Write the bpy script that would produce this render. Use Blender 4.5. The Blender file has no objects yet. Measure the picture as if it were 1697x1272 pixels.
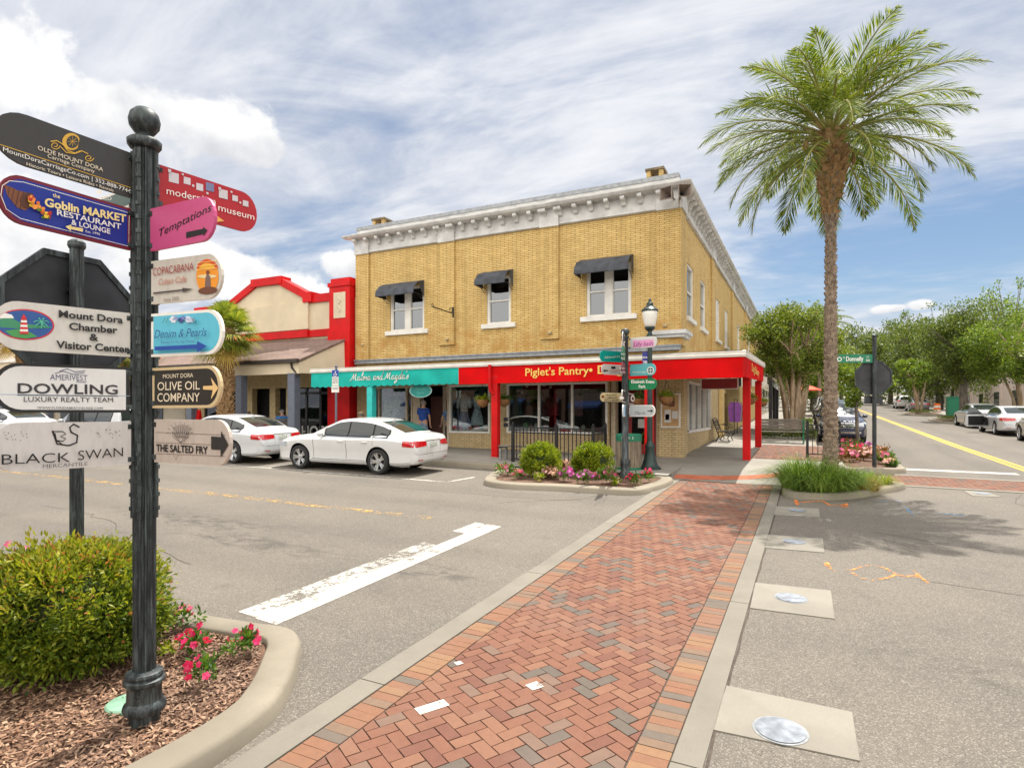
import bpy, bmesh, math, random
import numpy as np
from mathutils import Matrix, Vector
from mathutils.bvhtree import BVHTree

SC = bpy.context.scene
C = SC.collection
R = math.radians
random.seed(7)

# ---------------------------------------------------------------- frame of the place
# world x runs along the avenue, y along the cross street; the ground climbs gently
SLX, SLY = -0.015867, 0.032315
def gz(x, y): return SLX * x + SLY * y
TH = math.atan(491.5 / 1001.0)
EYE, FOC = 2.25, 1001.0
UX, UY = math.cos(TH), -math.sin(TH)
VX, VY = math.sin(TH), math.cos(TH)
def at(px, py, d):
    """point seen at (px, py) lying d metres in front of the eye"""
    X = (px - 848.5) / FOC * d; Z = (684 - py) / FOC * d
    return Vector((X * UX + d * UY, X * VX + d * VY, Z + EYE))
def on_y(px, py, y):
    a = at(px, py, 1.0) - Vector((0, 0, EYE)); t = y / a.y
    return Vector((a.x * t, y, EYE + a.z * t))
def on_x(px, py, x):
    a = at(px, py, 1.0) - Vector((0, 0, EYE)); t = x / a.x
    return Vector((x, a.y * t, EYE + a.z * t))
def on_g(px, py, h=0.0):
    d = FOC * (EYE - h) / (py - 648.0)
    p = at(px, py, d); p.z = gz(p.x, p.y) + h
    return p

# ---------------------------------------------------------------- camera
cam = bpy.data.cameras.new('camera'); cam_o = bpy.data.objects.new('camera', cam); C.objects.link(cam_o)
cam.sensor_width = 36.0; cam.lens = 36.0 * 1001.0 / 1697.0
cam.shift_y = 48.0 / 1697.0
cam.clip_start = 0.05; cam.clip_end = 3000
cam_o.location = (0, 0, EYE); cam_o.rotation_euler = (R(90), 0, TH)
SC.camera = cam_o

# ---------------------------------------------------------------- light
SUN_DIR = Vector((0.03, 0.46, 1.0)).normalized()
SUN_EL = math.asin(SUN_DIR.z)
sun = bpy.data.lights.new('sun', 'SUN'); sun.energy = 5.0; sun.angle = R(0.5); sun.color = (1.0, 0.95, 0.87)
sun_o = bpy.data.objects.new('sun', sun); C.objects.link(sun_o)
sun_o.rotation_euler = SUN_DIR.to_track_quat('Z', 'Y').to_euler(); sun_o.location = (0, 20, 60)
SC.view_settings.view_transform = 'Standard'; SC.view_settings.look = 'None'
SC.view_settings.exposure = 0.42; SC.view_settings.gamma = 1.0

# ---------------------------------------------------------------- node helpers
class NT:
    def __init__(s, tree): s.t = tree; s.n = tree.nodes; s.l = tree.links
    def new(s, kind, **kw):
        n = s.n.new(kind)
        for k, v in kw.items():
            setattr(n, k, v)
        return n
    def put(s, sock, v):
        if v is None: return
        if hasattr(v, 'is_output'): s.l.new(v, sock)
        else:
            if sock.type == 'RGBA' and len(v) == 3: v = (*v, 1.0)
            sock.default_value = v
    def math(s, op, a, b=None, c=None, clamp=False):
        n = s.new('ShaderNodeMath', operation=op, use_clamp=clamp)
        for i, v in enumerate((a, b, c)):
            if v is not None: s.put(n.inputs[i], v)
        return n.outputs[0]
    def vmath(s, op, a, b=None):
        n = s.new('ShaderNodeVectorMath', operation=op)
        s.put(n.inputs[0], a)
        if b is not None: s.put(n.inputs[1], b)
        return n.outputs['Value'] if op in ('DOT_PRODUCT', 'LENGTH') else n.outputs[0]
    def mix(s, f, a, b, blend='MIX'):
        n = s.new('ShaderNodeMix', data_type='RGBA', blend_type=blend)
        s.put(n.inputs[0], f); s.put(n.inputs[6], a); s.put(n.inputs[7], b)
        return n.outputs[2]
    def noise(s, vec, scale, detail=4, rough=0.55, dist=0.0):
        n = s.new('ShaderNodeTexNoise'); s.put(n.inputs['Vector'], vec)
        n.inputs['Scale'].default_value = scale; n.inputs['Detail'].default_value = detail
        n.inputs['Roughness'].default_value = rough; n.inputs['Distortion'].default_value = dist
        return n.outputs['Fac']
    def ramp(s, f, lo, hi, a=0.0, b=1.0, smooth=True):
        n = s.new('ShaderNodeMapRange', interpolation_type='SMOOTHSTEP' if smooth else 'LINEAR')
        s.put(n.inputs[0], f); n.inputs[1].default_value = lo; n.inputs[2].default_value = hi
        n.inputs[3].default_value = a; n.inputs[4].default_value = b
        return n.outputs[0]
    def comb(s, x, y, z):
        n = s.new('ShaderNodeCombineXYZ')
        for i, v in enumerate((x, y, z)): s.put(n.inputs[i], v)
        return n.outputs[0]
    def sep(s, v):
        n = s.new('ShaderNodeSeparateXYZ'); s.put(n.inputs[0], v); return n.outputs
    def bump(s, h, strength=0.3, dist=0.01):
        n = s.new('ShaderNodeBump'); n.inputs['Strength'].default_value = strength
        n.inputs['Distance'].default_value = dist; s.put(n.inputs['Height'], h); return n.outputs[0]

# ---------------------------------------------------------------- sky: blue air, high streaked cloud and heaped cloud
world = bpy.data.worlds.new('World'); SC.world = world; world.use_nodes = True
w = NT(world.node_tree); w.n.clear()
out = w.new('ShaderNodeOutputWorld'); bg = w.new('ShaderNodeBackground')
sky = w.new('ShaderNodeTexSky', sky_type='NISHITA', sun_disc=False, sun_elevation=SUN_EL, sun_rotation=0.0)
sky.air_density = 1.0; sky.dust_density = 0.6; sky.ozone_density = 1.0
SKY_K = 0.088
dirv = w.new('ShaderNodeTexCoord').outputs['Generated']
dx, dy, dz = w.sep(dirv)[:3]
den = w.math('ADD', w.math('MAXIMUM', dz, 0.0), 0.16)
plane = w.comb(w.math('DIVIDE', dx, den), w.math('DIVIDE', dy, den), 0.0)
mp = w.new('ShaderNodeMapping'); w.put(mp.inputs['Vector'], plane)
mp.inputs['Rotation'].default_value = (0, 0, R(-38)); mp.inputs['Scale'].default_value = (0.62, 1.25, 1.0)
mp.inputs['Location'].default_value = (0.7, 2.1, 0)
streak = w.noise(mp.outputs[0], 1.6, 10, 0.60, 0.8)
fine_ = w.noise(mp.outputs[0], 7.0, 8, 0.62, 0.4)
streak = w.math('ADD', w.math('MULTIPLY', streak, 0.76), w.math('MULTIPLY', fine_, 0.24))
patch = w.noise(plane, 0.75, 4, 0.5, 0.3)
veil = w.math('ADD', w.math('MULTIPLY', streak, 0.62), w.math('MULTIPLY', patch, 0.5))
def ellipse(px, py, rx, ry):
    """distance from a direction, in units of the given angular radii"""
    d = (at(px, py, 1.0) - Vector((0, 0, EYE))).normalized()
    r = d.cross(Vector((0, 0, 1))).normalized(); u = r.cross(d)
    dv = w.vmath('SUBTRACT', dirv, tuple(d))
    a = w.math('DIVIDE', w.vmath('DOT_PRODUCT', dv, tuple(r)), rx)
    b = w.math('DIVIDE', w.vmath('DOT_PRODUCT', dv, tuple(u)), ry)
    return w.math('SQRT', w.math('ADD', w.math('MULTIPLY', a, a), w.math('MULTIPLY', b, b))), b
gap, _ = ellipse(1470, 400, 0.40, 0.115)
gap2, _ = ellipse(520, 110, 0.30, 0.13)
gap3, _ = ellipse(560, 420, 0.20, 0.09)
veil = w.math('SUBTRACT', veil, w.ramp(gap, 0.3, 1.25, 0.20, 0.0))
veil = w.math('SUBTRACT', veil, w.ramp(gap2, 0.0, 1.2, 0.06, 0.0))
veil = w.math('SUBTRACT', veil, w.ramp(gap3, 0.0, 1.2, 0.07, 0.0))
thin = w.ramp(veil, 0.31, 0.60)
clr = w.mix(w.ramp(streak, 0.34, 0.68), (5.2, 5.6, 6.5), (8.0, 8.1, 8.4))
blue = w.mix(1.0, sky.outputs[0], (0.80, 0.86, 0.90), 'MULTIPLY')
col = w.mix(thin, blue, clr)
# heaped clouds, each its own place in the sky
puff = w.noise(dirv, 7.0, 8, 0.58, 0.25)
puff2 = w.noise(w.vmath('ADD', dirv, (3.1, 0.4, 0.12)), 11.0, 6, 0.55, 0.2)
for (px, py, rx, ry) in ((215, 190, 0.155, 0.062), (70, 140, 0.11, 0.05), (380, 238, 0.075, 0.034), (20, 410, 0.11, 0.04),
                         (330, 452, 0.14, 0.042), (470, 482, 0.055, 0.022), (1525, 505, 0.022, 0.009), (1475, 512, 0.026, 0.007), (570, 440, 0.03, 0.02),
                         (-500, 300, 0.3, 0.1), (1300, 640, 0.25, 0.03)):
    e, b = ellipse(px, py, rx, ry)
    f = w.math('ADD', e, w.math('MULTIPLY', w.math('SUBTRACT', puff, 0.5), -3.3))
    m = w.ramp(f, 0.74, 1.12, 1.0, 0.0)
    lit = w.math('ADD', w.math('MULTIPLY', b, 0.22), w.math('MULTIPLY', w.math('SUBTRACT', puff2, 0.5), 1.7))
    cc = w.mix(w.ramp(lit, -0.5, 0.35), (6.0, 6.1, 6.5), (9.4, 9.35, 9.25))
    col = w.mix(m, col, cc)
# a bright bank added in the unseen sky behind the viewer, lifting the shaded facade
fill = w.vmath('DOT_PRODUCT', dirv, (0.25, -0.93, 0.27))
fill_m = w.math('MULTIPLY', w.ramp(w.math('ADD', fill, w.math('MULTIPLY', w.math('SUBTRACT', puff, 0.5), 0.5)), 0.05, 0.55), w.ramp(dz, 0.02, 0.15))
col = w.mix(fill_m, col, (21.0, 20.2, 19.0))
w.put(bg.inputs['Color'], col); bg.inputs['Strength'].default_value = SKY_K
w.l.new(bg.outputs[0], out.inputs[0])
try: world.cycles.sampling_method = 'MANUAL'; world.cycles.sample_map_resolution = 1024
except Exception: pass
# ---------------------------------------------------------------- materials
def new_mat(name):
    m = bpy.data.materials.new(name); m.use_nodes = True
    k = NT(m.node_tree); k.n.clear()
    o = k.new('ShaderNodeOutputMaterial'); b = k.new('ShaderNodeBsdfPrincipled')
    k.l.new(b.outputs[0], o.inputs[0])
    return m, k, b, o
def coord(k, which='Object'): return k.new('ShaderNodeTexCoord').outputs[which]
_plain = {}
def plain(name, col, rough=0.6, metal=0.0, var=0.12, scale=6.0, bump=0.0, bscale=60.0, coat=0.0, spec=0.5):
    if name in _plain: return _plain[name]
    m, k, b, o = new_mat(name)
    c = coord(k)
    n = k.noise(c, scale, 5, 0.6)
    lo = tuple(max(0, v * (1 - var)) for v in col); hi = tuple(min(1, v * (1 + var)) for v in col)
    k.put(b.inputs['Base Color'], k.mix(k.ramp(n, 0.3, 0.7), lo, hi))
    n2 = k.noise(c, scale * 4, 3)
    k.put(b.inputs['Roughness'], k.ramp(n2, 0.3, 0.7, max(0.02, rough - 0.08), min(1, rough + 0.08)))
    b.inputs['Metallic'].default_value = metal
    b.inputs['Coat Weight'].default_value = coat
    b.inputs['Specular IOR Level'].default_value = spec
    if bump: k.put(b.inputs['Normal'], k.bump(k.noise(c, bscale, 4), bump, 0.01))
    _plain[name] = m
    return m
def brick_mat(name, c1, c2, mortar, bw, rh, ms=0.006, stain=None):
    m, k, b, o = new_mat(name)
    uv = coord(k, 'UV')
    t = k.new('ShaderNodeTexBrick'); k.put(t.inputs['Vector'], uv)
    t.inputs['Scale'].default_value = 1.0; t.inputs['Brick Width'].default_value = bw; t.inputs['Row Height'].default_value = rh
    t.inputs['Mortar Size'].default_value = ms; t.inputs['Mortar Smooth'].default_value = 0.2; t.inputs['Bias'].default_value = 0.0
    k.put(t.inputs['Color1'], c1); k.put(t.inputs['Color2'], c2); k.put(t.inputs['Mortar'], mortar)
    big = k.noise(coord(k), 0.9, 5, 0.6); mid = k.noise(coord(k), 5.0, 4, 0.6)
    col = k.mix(k.ramp(big, 0.35, 0.7, 0.0, 0.38), t.outputs['Color'], tuple(v * 0.62 for v in c1), 'MIX')
    col = k.mix(k.ramp(mid, 0.45, 0.75, 0.0, 0.22), col, tuple(min(1, v * 1.35) for v in c2))
    vs = k.new('ShaderNodeMapping'); k.put(vs.inputs['Vector'], coord(k)); vs.inputs['Scale'].default_value = (2.6, 2.6, 0.16)
    stq = k.noise(vs.outputs[0], 1.6, 6, 0.65)
    col = k.mix(k.ramp(stq, 0.50, 0.72, 0.0, 0.42), col, tuple(v * 0.42 for v in c1))
    if stain:
        z = k.sep(coord(k, 'UV'))[1]
        band = k.math('MULTIPLY', k.ramp(z, 4.3, 4.9, 1.0, 0.0), k.ramp(k.noise(coord(k), 2.2, 5, 0.65), 0.42, 0.62))
        col = k.mix(k.math('MULTIPLY', band, 0.6), col, stain)
    k.put(b.inputs['Base Color'], col); b.inputs['Roughness'].default_value = 0.78
    k.put(b.inputs['Normal'], k.bump(t.outputs['Fac'], 0.5, -0.006))
    return m
def leaf_mat(name, dark, mid, light, trans=0.35, tip=None, rough=0.5, spec=0.35):
    m, k, b, o = new_mat(name)
    r = k.new('ShaderNodeNewGeometry').outputs['Random Per Island']
    big = k.noise(coord(k), 1.7, 3, 0.5)
    f = k.math('ADD', k.math('MULTIPLY', r, 0.6), k.math('MULTIPLY', big, 0.5))
    c = k.mix(k.ramp(f, 0.2, 0.55), dark, mid); c = k.mix(k.ramp(f, 0.5, 0.95), c, light)
    if tip: c = k.mix(k.ramp(r, 0.90, 0.93), c, tip)
    k.put(b.inputs['Base Color'], c); b.inputs['Roughness'].default_value = rough
    b.inputs['Specular IOR Level'].default_value = spec
    tr = k.new('ShaderNodeBsdfTranslucent'); k.put(tr.inputs['Color'], k.mix(1.0, c, (1.5, 1.5, 0.7), 'MULTIPLY'))
    mx = k.new('ShaderNodeMixShader'); mx.inputs[0].default_value = trans
    k.l.new(b.outputs[0], mx.inputs[1]); k.l.new(tr.outputs[0], mx.inputs[2]); k.l.new(mx.outputs[0], o.inputs[0])
    return m
def glass_mat(name, tint=(0.55, 0.6, 0.58), refl=0.16):
    m, k, b, o = new_mat(name); k.n.remove(b)
    tr = k.new('ShaderNodeBsdfTransparent'); k.put(tr.inputs[0], tint)
    gl = k.new('ShaderNodeBsdfGlossy'); gl.inputs['Roughness'].default_value = 0.015; k.put(gl.inputs[0], (0.9, 0.93, 0.95))
    fr = k.new('ShaderNodeFresnel'); fr.inputs[0].default_value = 1.5
    wv = k.noise(coord(k), 1.3, 2); 
    k.put(gl.inputs['Normal'], k.bump(wv, 0.02, 0.02))
    f = k.math('ADD', k.math('MULTIPLY', fr.outputs[0], 1.2), refl - 0.05, clamp=True)
    mx = k.new('ShaderNodeMixShader'); k.put(mx.inputs[0], f)
    k.l.new(tr.outputs[0], mx.inputs[1]); k.l.new(gl.outputs[0], mx.inputs[2]); k.l.new(mx.outputs[0], o.inputs[0])
    return m
def asphalt_mat(name, base, warm, speck):
    m, k, b, o = new_mat(name); c = coord(k)
    fine = k.noise(c, 150.0, 3, 0.75); v = k.new('ShaderNodeTexVoronoi'); k.put(v.inputs['Vector'], c); v.inputs['Scale'].default_value = 115
    big = k.noise(c, 0.35, 5, 0.6); mid = k.noise(c, 3.2, 5, 0.65)
    col = k.mix(k.ramp(big, 0.3, 0.72), base, warm)
    col = k.mix(k.ramp(fine, 0.34, 0.66, 0.0, 0.62, False), k.mix(1.0, col, (0.52, 0.52, 0.53), 'MULTIPLY'), k.mix(1.0, col, (1.55, 1.52, 1.45), 'MULTIPLY'))
    vc = k.sep(v.outputs['Color'])[0]
    col = k.mix(k.ramp(vc, 0.8, 0.9, 0.0, 0.55), col, speck)
    col = k.mix(k.ramp(vc, 0.02, 0.16, 0.5, 0.0), col, tuple(q * 0.35 for q in base))
    col = k.mix(k.ramp(mid, 0.54, 0.72, 0.0, 0.34), col, tuple(q * 0.6 for q in base))
    # wheel paths polished darker along both streets
    x, y, z = k.sep(c)[:3]; wob = k.math('MULTIPLY', k.math('SUBTRACT', big, 0.5), 0.8)
    for (ax_, ctr, lo_, hi_) in ((y, 5.6, -60, -2.9), (y, 7.4, -60, -2.9), (y, 10.2, -60, -2.9), (y, 11.9, -60, -2.9), (x, 3.0, 19.5, 200), (x, 4.6, 19.5, 200), (x, 6.6, 19.5, 200)):
        e = k.math('ABSOLUTE', k.math('ADD', k.math('SUBTRACT', ax_, ctr), wob))
        oth = x if ax_ is y else y
        m_ = k.math('MULTIPLY', k.ramp(e, 0.1, 0.55, 1.0, 0.0), k.math('MULTIPLY', k.ramp(oth, lo_ - 3, lo_), k.ramp(oth, hi_ - 2, hi_ + 2, 1.0, 0.0)))
        col = k.mix(k.math('MULTIPLY', m_, 0.20), col, tuple(q * 0.5 for q in base))
    # rubbed, oily patch where cars wait at the bar
    mp = k.new('ShaderNodeMapping'); k.put(mp.inputs['Vector'], c); mp.inputs['Scale'].default_value = (0.5, 1.0, 1.0)
    st = k.noise(mp.outputs[0], 5.0, 6, 0.72, 0.6)
    for (sx, sy, rx, ry) in ((-7.6, 6.35, 2.3, 0.42), (-4.3, 6.3, 1.0, 0.4), (2.6, 6.0, 2.6, 0.5), (-9.5, 7.0, 3, .5)):
        a = k.math('DIVIDE', k.math('SUBTRACT', x, sx), rx); d = k.math('DIVIDE', k.math('SUBTRACT', y, sy), ry)
        e = k.math('SQRT', k.math('ADD', k.math('MULTIPLY', a, a), k.math('MULTIPLY', d, d)))
        q = k.math('MULTIPLY', k.ramp(e, 0.2, 1.2, 1.0, 0.0), k.ramp(st, 0.42, 0.62))
        col = k.mix(k.math('MULTIPLY', q, 0.62), col, tuple(t * 0.28 for t in base))
    k.put(b.inputs['Base Color'], col); b.inputs['Roughness'].default_value = 0.82
    b.inputs['Specular IOR Level'].default_value = 0.3
    k.put(b.inputs['Normal'], k.bump(fine, 0.55, 0.006))
    return m
def concrete_mat(name, col, dark=0.72, scale=1.0):
    m, k, b, o = new_mat(name); c = coord(k)
    big = k.noise(c, 0.8 * scale, 6, 0.62); fine = k.noise(c, 60, 4, 0.7); sp = k.noise(c, 9 * scale, 6, 0.7)
    cc = k.mix(k.ramp(big, 0.32, 0.72), col, tuple(v * dark for v in col))
    cc = k.mix(k.ramp(fine, 0.35, 0.65, 0.0, 0.3), cc, tuple(v * 0.7 for v in col))
    cc = k.mix(k.ramp(sp, 0.56, 0.76, 0.0, 0.45), cc, tuple(v * 0.62 for v in col))
    k.put(b.inputs['Base Color'], cc); b.inputs['Roughness'].default_value = 0.85
    k.put(b.inputs['Normal'], k.bump(fine, 0.3, 0.004))
    return m
def paver_mat(name, tones, mottle=0.35):
    m, k, b, o = new_mat(name); c = coord(k)
    r = k.new('ShaderNodeNewGeometry').outputs['Random Per Island']
    cr = k.new('ShaderNodeValToRGB'); cr.color_ramp.interpolation = 'CONSTANT'
    el = cr.color_ramp.elements
    while len(el) < len(tones): el.new(0.5)
    acc = 0.0
    for i, (wt, t) in enumerate(tones):
        el[i].position = acc; el[i].color = (*t, 1); acc += wt
    k.put(cr.inputs[0], r)
    n = k.noise(c, 14, 5, 0.7); f = k.noise(c, 120, 3, 0.7)
    col = k.mix(k.ramp(n, 0.3, 0.75, 0.0, mottle), cr.outputs[0], k.mix(1.0, cr.outputs[0], (0.6, 0.58, 0.6), 'MULTIPLY'))
    col = k.mix(k.ramp(f, 0.4, 0.7, 0.0, 0.3), col, k.mix(1.0, col, (1.35, 1.3, 1.25), 'MULTIPLY'))
    dirt = k.noise(c, 1.1, 5, 0.6)
    col = k.mix(k.ramp(dirt, 0.48, 0.75, 0.0, 0.4), col, (0.17, 0.115, 0.09))
    k.put(b.inputs['Base Color'], col); b.inputs['Roughness'].default_value = 0.85
    k.put(b.inputs['Normal'], k.bump(f, 0.3, 0.003))
    return m
def worn_paint(name, col, amount=0.5, under=None):
    """road paint that has flaked: the gaps are really open"""
    m, k, b, o = new_mat(name); c = coord(k)
    n = k.noise(c, 16, 8, 0.78, 0.4); n2 = k.noise(c, 2.0, 4, 0.6); gr = k.noise(c, 90, 3, 0.7)
    v = k.new('ShaderNodeTexVoronoi', feature='DISTANCE_TO_EDGE'); v.inputs['Scale'].default_value = 7
    k.put(v.inputs['Vector'], k.vmath('ADD', c, k.comb(n, n2, 0.0)))
    k.put(b.inputs['Base Color'], k.mix(k.ramp(n2, 0.35, 0.7, 0.0, 0.5), col, tuple(q * 0.78 for q in col))); b.inputs['Roughness'].default_value = 0.7
    cr = k.ramp(v.outputs[0], 0.004, 0.02, 0.12, 0.0)
    f = k.math('ADD', k.math('MULTIPLY', n, 0.7), k.math('MULTIPLY', n2, 0.35)); f = k.math('ADD', f, cr)
    f = k.math('ADD', f, k.math('MULTIPLY', k.math('SUBTRACT', gr, 0.5), 0.25))
    lo = 0.72 - 0.3 * amount
    tr = k.new('ShaderNodeBsdfTransparent'); mx = k.new('ShaderNodeMixShader'); k.put(mx.inputs[0], k.ramp(f, lo, lo + 0.05))
    k.l.new(b.outputs[0], mx.inputs[1]); k.l.new(tr.outputs[0], mx.inputs[2]); k.l.new(mx.outputs[0], o.inputs[0])
    return m
def patina_mat(name):
    m, k, b, o = new_mat(name); c = coord(k)
    mp = k.new('ShaderNodeMapping'); k.put(mp.inputs['Vector'], c); mp.inputs['Scale'].default_value = (6, 6, 0.7)
    n = k.noise(mp.outputs[0], 5, 7, 0.72); n2 = k.noise(c, 45, 4, 0.7); n3 = k.noise(c, 3, 4, 0.6)
    col = k.mix(k.ramp(n, 0.42, 0.68), (0.014, 0.018, 0.019), (0.085, 0.105, 0.108))
    col = k.mix(k.ramp(n2, 0.60, 0.74, 0.0, 0.40), col, (0.18, 0.22, 0.215))
    col = k.mix(k.ramp(n3, 0.56, 0.75, 0.0, 0.6), col, (0.05, 0.085, 0.075))
    k.put(b.inputs['Base Color'], col); b.inputs['Roughness'].default_value = 0.5; b.inputs['Metallic'].default_value = 0.15
    k.put(b.inputs['Normal'], k.bump(n2, 0.25, 0.004))
    return m
def bark_mat(name, a, b_, sc=8.0, st=(1, 1, 0.3)):
    m, k, b, o = new_mat(name); c = coord(k)
    mp = k.new('ShaderNodeMapping'); k.put(mp.inputs['Vector'], c); mp.inputs['Scale'].default_value = st
    n = k.noise(mp.outputs[0], sc, 7, 0.7); n2 = k.noise(c, sc * 5, 4, 0.7)
    col = k.mix(k.ramp(n, 0.35, 0.65), a, b_); col = k.mix(k.ramp(n2, 0.5, 0.75, 0.0, 0.5), col, tuple(q * 0.4 for q in a))
    k.put(b.inputs['Base Color'], col); b.inputs['Roughness'].default_value = 0.9
    k.put(b.inputs['Normal'], k.bump(n, 0.7, 0.03))
    return m
def carpaint(name, col, metal=0.0):
    m, k, b, o = new_mat(name); c = coord(k)
    n = k.noise(c, 1.5, 4, 0.6)
    k.put(b.inputs['Base Color'], k.mix(k.ramp(n, 0.3, 0.7), col, tuple(v * 0.93 for v in col)))
    b.inputs['Roughness'].default_value = 0.32; b.inputs['Metallic'].default_value = metal
    b.inputs['Coat Weight'].default_value = 0.8; b.inputs['Coat Roughness'].default_value = 0.04
    return m
def shingle_mat(name, c1, c2):
    return brick_mat(name, c1, c2, tuple(v * 0.4 for v in c1), 0.3, 0.14, 0.008)

M = {}
M['asphalt'] = asphalt_mat('asphalt', (0.152, 0.137, 0.118), (0.193, 0.170, 0.143), (0.33, 0.295, 0.245))
M['concrete'] = concrete_mat('concrete', (0.275, 0.25, 0.205))
M['kerb'] = concrete_mat('kerb_concrete', (0.29, 0.252, 0.19), 0.7)
M['strip'] = concrete_mat('concrete_strip', (0.225, 0.203, 0.164))
M['walk'] = concrete_mat('sidewalk_concrete', (0.315, 0.292, 0.25))
M['ground'] = plain('dry_ground', (0.16, 0.14, 0.09), 0.9, var=0.3, scale=0.5)
M['white_line'] = worn_paint('worn_white_paint', (0.54, 0.515, 0.455), 0.46)
M['thin_line'] = worn_paint('thin_white_paint', (0.58, 0.55, 0.49), 0.6)
M['white_old'] = worn_paint('old_white_paint', (0.54, 0.51, 0.45), 0.66)
M['yellow_line'] = worn_paint('worn_yellow_paint', (0.60, 0.36, 0.09), 0.90)
M['yellow_new'] = worn_paint('yellow_paint', (0.75, 0.45, 0.04), 0.25)
M['orange_spray'] = worn_paint('orange_spray_paint', (0.80, 0.30, 0.05), 0.80)
M['orange_strong'] = worn_paint('orange_spray_strong', (0.85, 0.22, 0.02), 0.6)
M['blue_spray'] = worn_paint('blue_spray_paint', (0.10, 0.30, 0.55), 0.85)
M['paver'] = paver_mat('red_pavers', [(0.44, (0.182, 0.077, 0.045)), (0.22, (0.206, 0.096, 0.056)), (0.16, (0.150, 0.060, 0.038)), (0.08, (0.165, 0.10, 0.07)), (0.10, (0.108, 0.086, 0.068))])
M['paver_edge'] = paver_mat('border_pavers', [(0.40, (0.215, 0.102, 0.056)), (0.22, (0.235, 0.128, 0.066)), (0.2, (0.18, 0.115, 0.074)), (0.18, (0.128, 0.102, 0.080))])
M['joint'] = plain('sandy_joint', (0.075, 0.058, 0.045), 0.95, var=0.3, scale=20)
M['tactile'] = plain('red_warning_paving', (0.42, 0.115, 0.055), 0.8, var=0.2, scale=4, bump=0.3)
M['brick'] = brick_mat('yellow_roman_brick', (0.63, 0.42, 0.140), (0.74, 0.52, 0.20), (0.15, 0.088, 0.03), 0.32, 0.066, 0.0085, stain=(0.40, 0.19, 0.03))
M['brick_low'] = brick_mat('tan_storefront_brick', (0.52, 0.38, 0.19), (0.60, 0.46, 0.25), (0.20, 0.15, 0.09), 0.21, 0.075, 0.008)
M['white'] = plain('white_paint', (0.72, 0.69, 0.63), 0.5, var=0.09, scale=3)
M['trim'] = plain('cornice_paint', (0.55, 0.54, 0.52), 0.55, var=0.18, scale=2.5, bump=0.15)
M['greymetal'] = plain('grey_flashing', (0.27, 0.28, 0.29), 0.45, 0.4, var=0.2)
M['red'] = plain('red_paint', (0.55, 0.005, 0.006), 0.5, var=0.14, scale=2.0, spec=0.22)
M['red_cloth'] = plain('red_valance_cloth', (0.58, 0.005, 0.006), 0.85, var=0.16, scale=1.0, spec=0.08, bump=0.15, bscale=3.0)
M['teal'] = plain('teal_cloth', (0.02, 0.40, 0.34), 0.85, var=0.18, scale=1.0, spec=0.1, bump=0.15, bscale=3.0)
M['teal_paint'] = plain('teal_paint', (0.03, 0.50, 0.46), 0.5)
M['awn'] = plain('charcoal_awning_cloth', (0.045, 0.05, 0.062), 0.65, var=0.45, scale=3)
M['beige'] = plain('beige_stucco', (0.62, 0.52, 0.37), 0.85, var=0.08, scale=1.2, bump=0.25)
M['cream'] = plain('cream_stucco', (0.60, 0.53, 0.42), 0.85, var=0.1, scale=1.0, bump=0.2)
M['shingle'] = shingle_mat('brown_shingle', (0.20, 0.135, 0.11), (0.26, 0.18, 0.15))
M['slate'] = plain('slate_paint', (0.115, 0.13, 0.165), 0.5)
M['black'] = plain('black_paint', (0.012, 0.012, 0.013), 0.4, var=0.3)
M['blackm'] = plain('black_matte', (0.010, 0.010, 0.010), 0.85, var=0.3)
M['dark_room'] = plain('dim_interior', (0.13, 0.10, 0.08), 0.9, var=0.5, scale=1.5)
M['glass'] = glass_mat('shop_glass', (0.82, 0.84, 0.82), 0.085)
M['glass_up'] = glass_mat('sash_glass', (0.30, 0.32, 0.34), 0.16)
M['blind'] = plain('window_blind', (0.62, 0.60, 0.56), 0.8, var=0.05)
M['screen'] = plain('insect_screen', (0.11, 0.11, 0.115), 0.7, var=0.1)
M['patina'] = patina_mat('weathered_green_black_iron')
M['iron'] = plain('black_iron', (0.016, 0.017, 0.018), 0.4, 0.2, var=0.3)
M['lampgreen'] = plain('dark_green_iron', (0.022, 0.04, 0.036), 0.42, 0.2, var=0.25)
M['wood'] = bark_mat('weathered_wood', (0.16, 0.12, 0.085), (0.30, 0.24, 0.175), 6, (2, 2, 0.3))
M['greywood'] = bark_mat('grey_wood', (0.14, 0.125, 0.105), (0.24, 0.215, 0.185), 6, (0.4, 2, 2))
M['green'] = plain('green_paint', (0.01, 0.16, 0.085), 0.5)
M['rubber'] = plain('tyre_rubber', (0.018, 0.018, 0.018), 0.75, var=0.2)
M['alloy'] = plain('alloy_rim', (0.62, 0.63, 0.64), 0.28, 0.85, var=0.08)
M['carglass'] = plain('car_glass', (0.016, 0.022, 0.022), 0.04, var=0.3, scale=1.0, spec=0.75)
M['redlight'] = plain('red_lens', (0.48, 0.008, 0.012), 0.12, var=0.4, scale=14, coat=1.0)
M['lens'] = plain('clear_lens', (0.40, 0.43, 0.46), 0.16, var=0.4, scale=14, coat=0.6)
M['ground_lens'] = plain('scuffed_lens', (0.24, 0.26, 0.29), 0.6, var=0.3, scale=10, spec=0.1)
M['chrome'] = plain('chrome', (0.75, 0.76, 0.77), 0.12, 1.0, var=0.05)
M['plate'] = plain('licence_plate', (0.42, 0.45, 0.40), 0.5, var=0.5, scale=30)
M['mulch'] = paver_mat('bark_mulch', [(0.3, (0.20, 0.105, 0.06)), (0.28, (0.29, 0.165, 0.10)), (0.24, (0.40, 0.26, 0.165)), (0.18, (0.10, 0.05, 0.03))])
M['soil'] = plain('mulch_soil', (0.12, 0.065, 0.04), 0.95, var=0.5, scale=14, bump=0.8, bscale=40)
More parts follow.
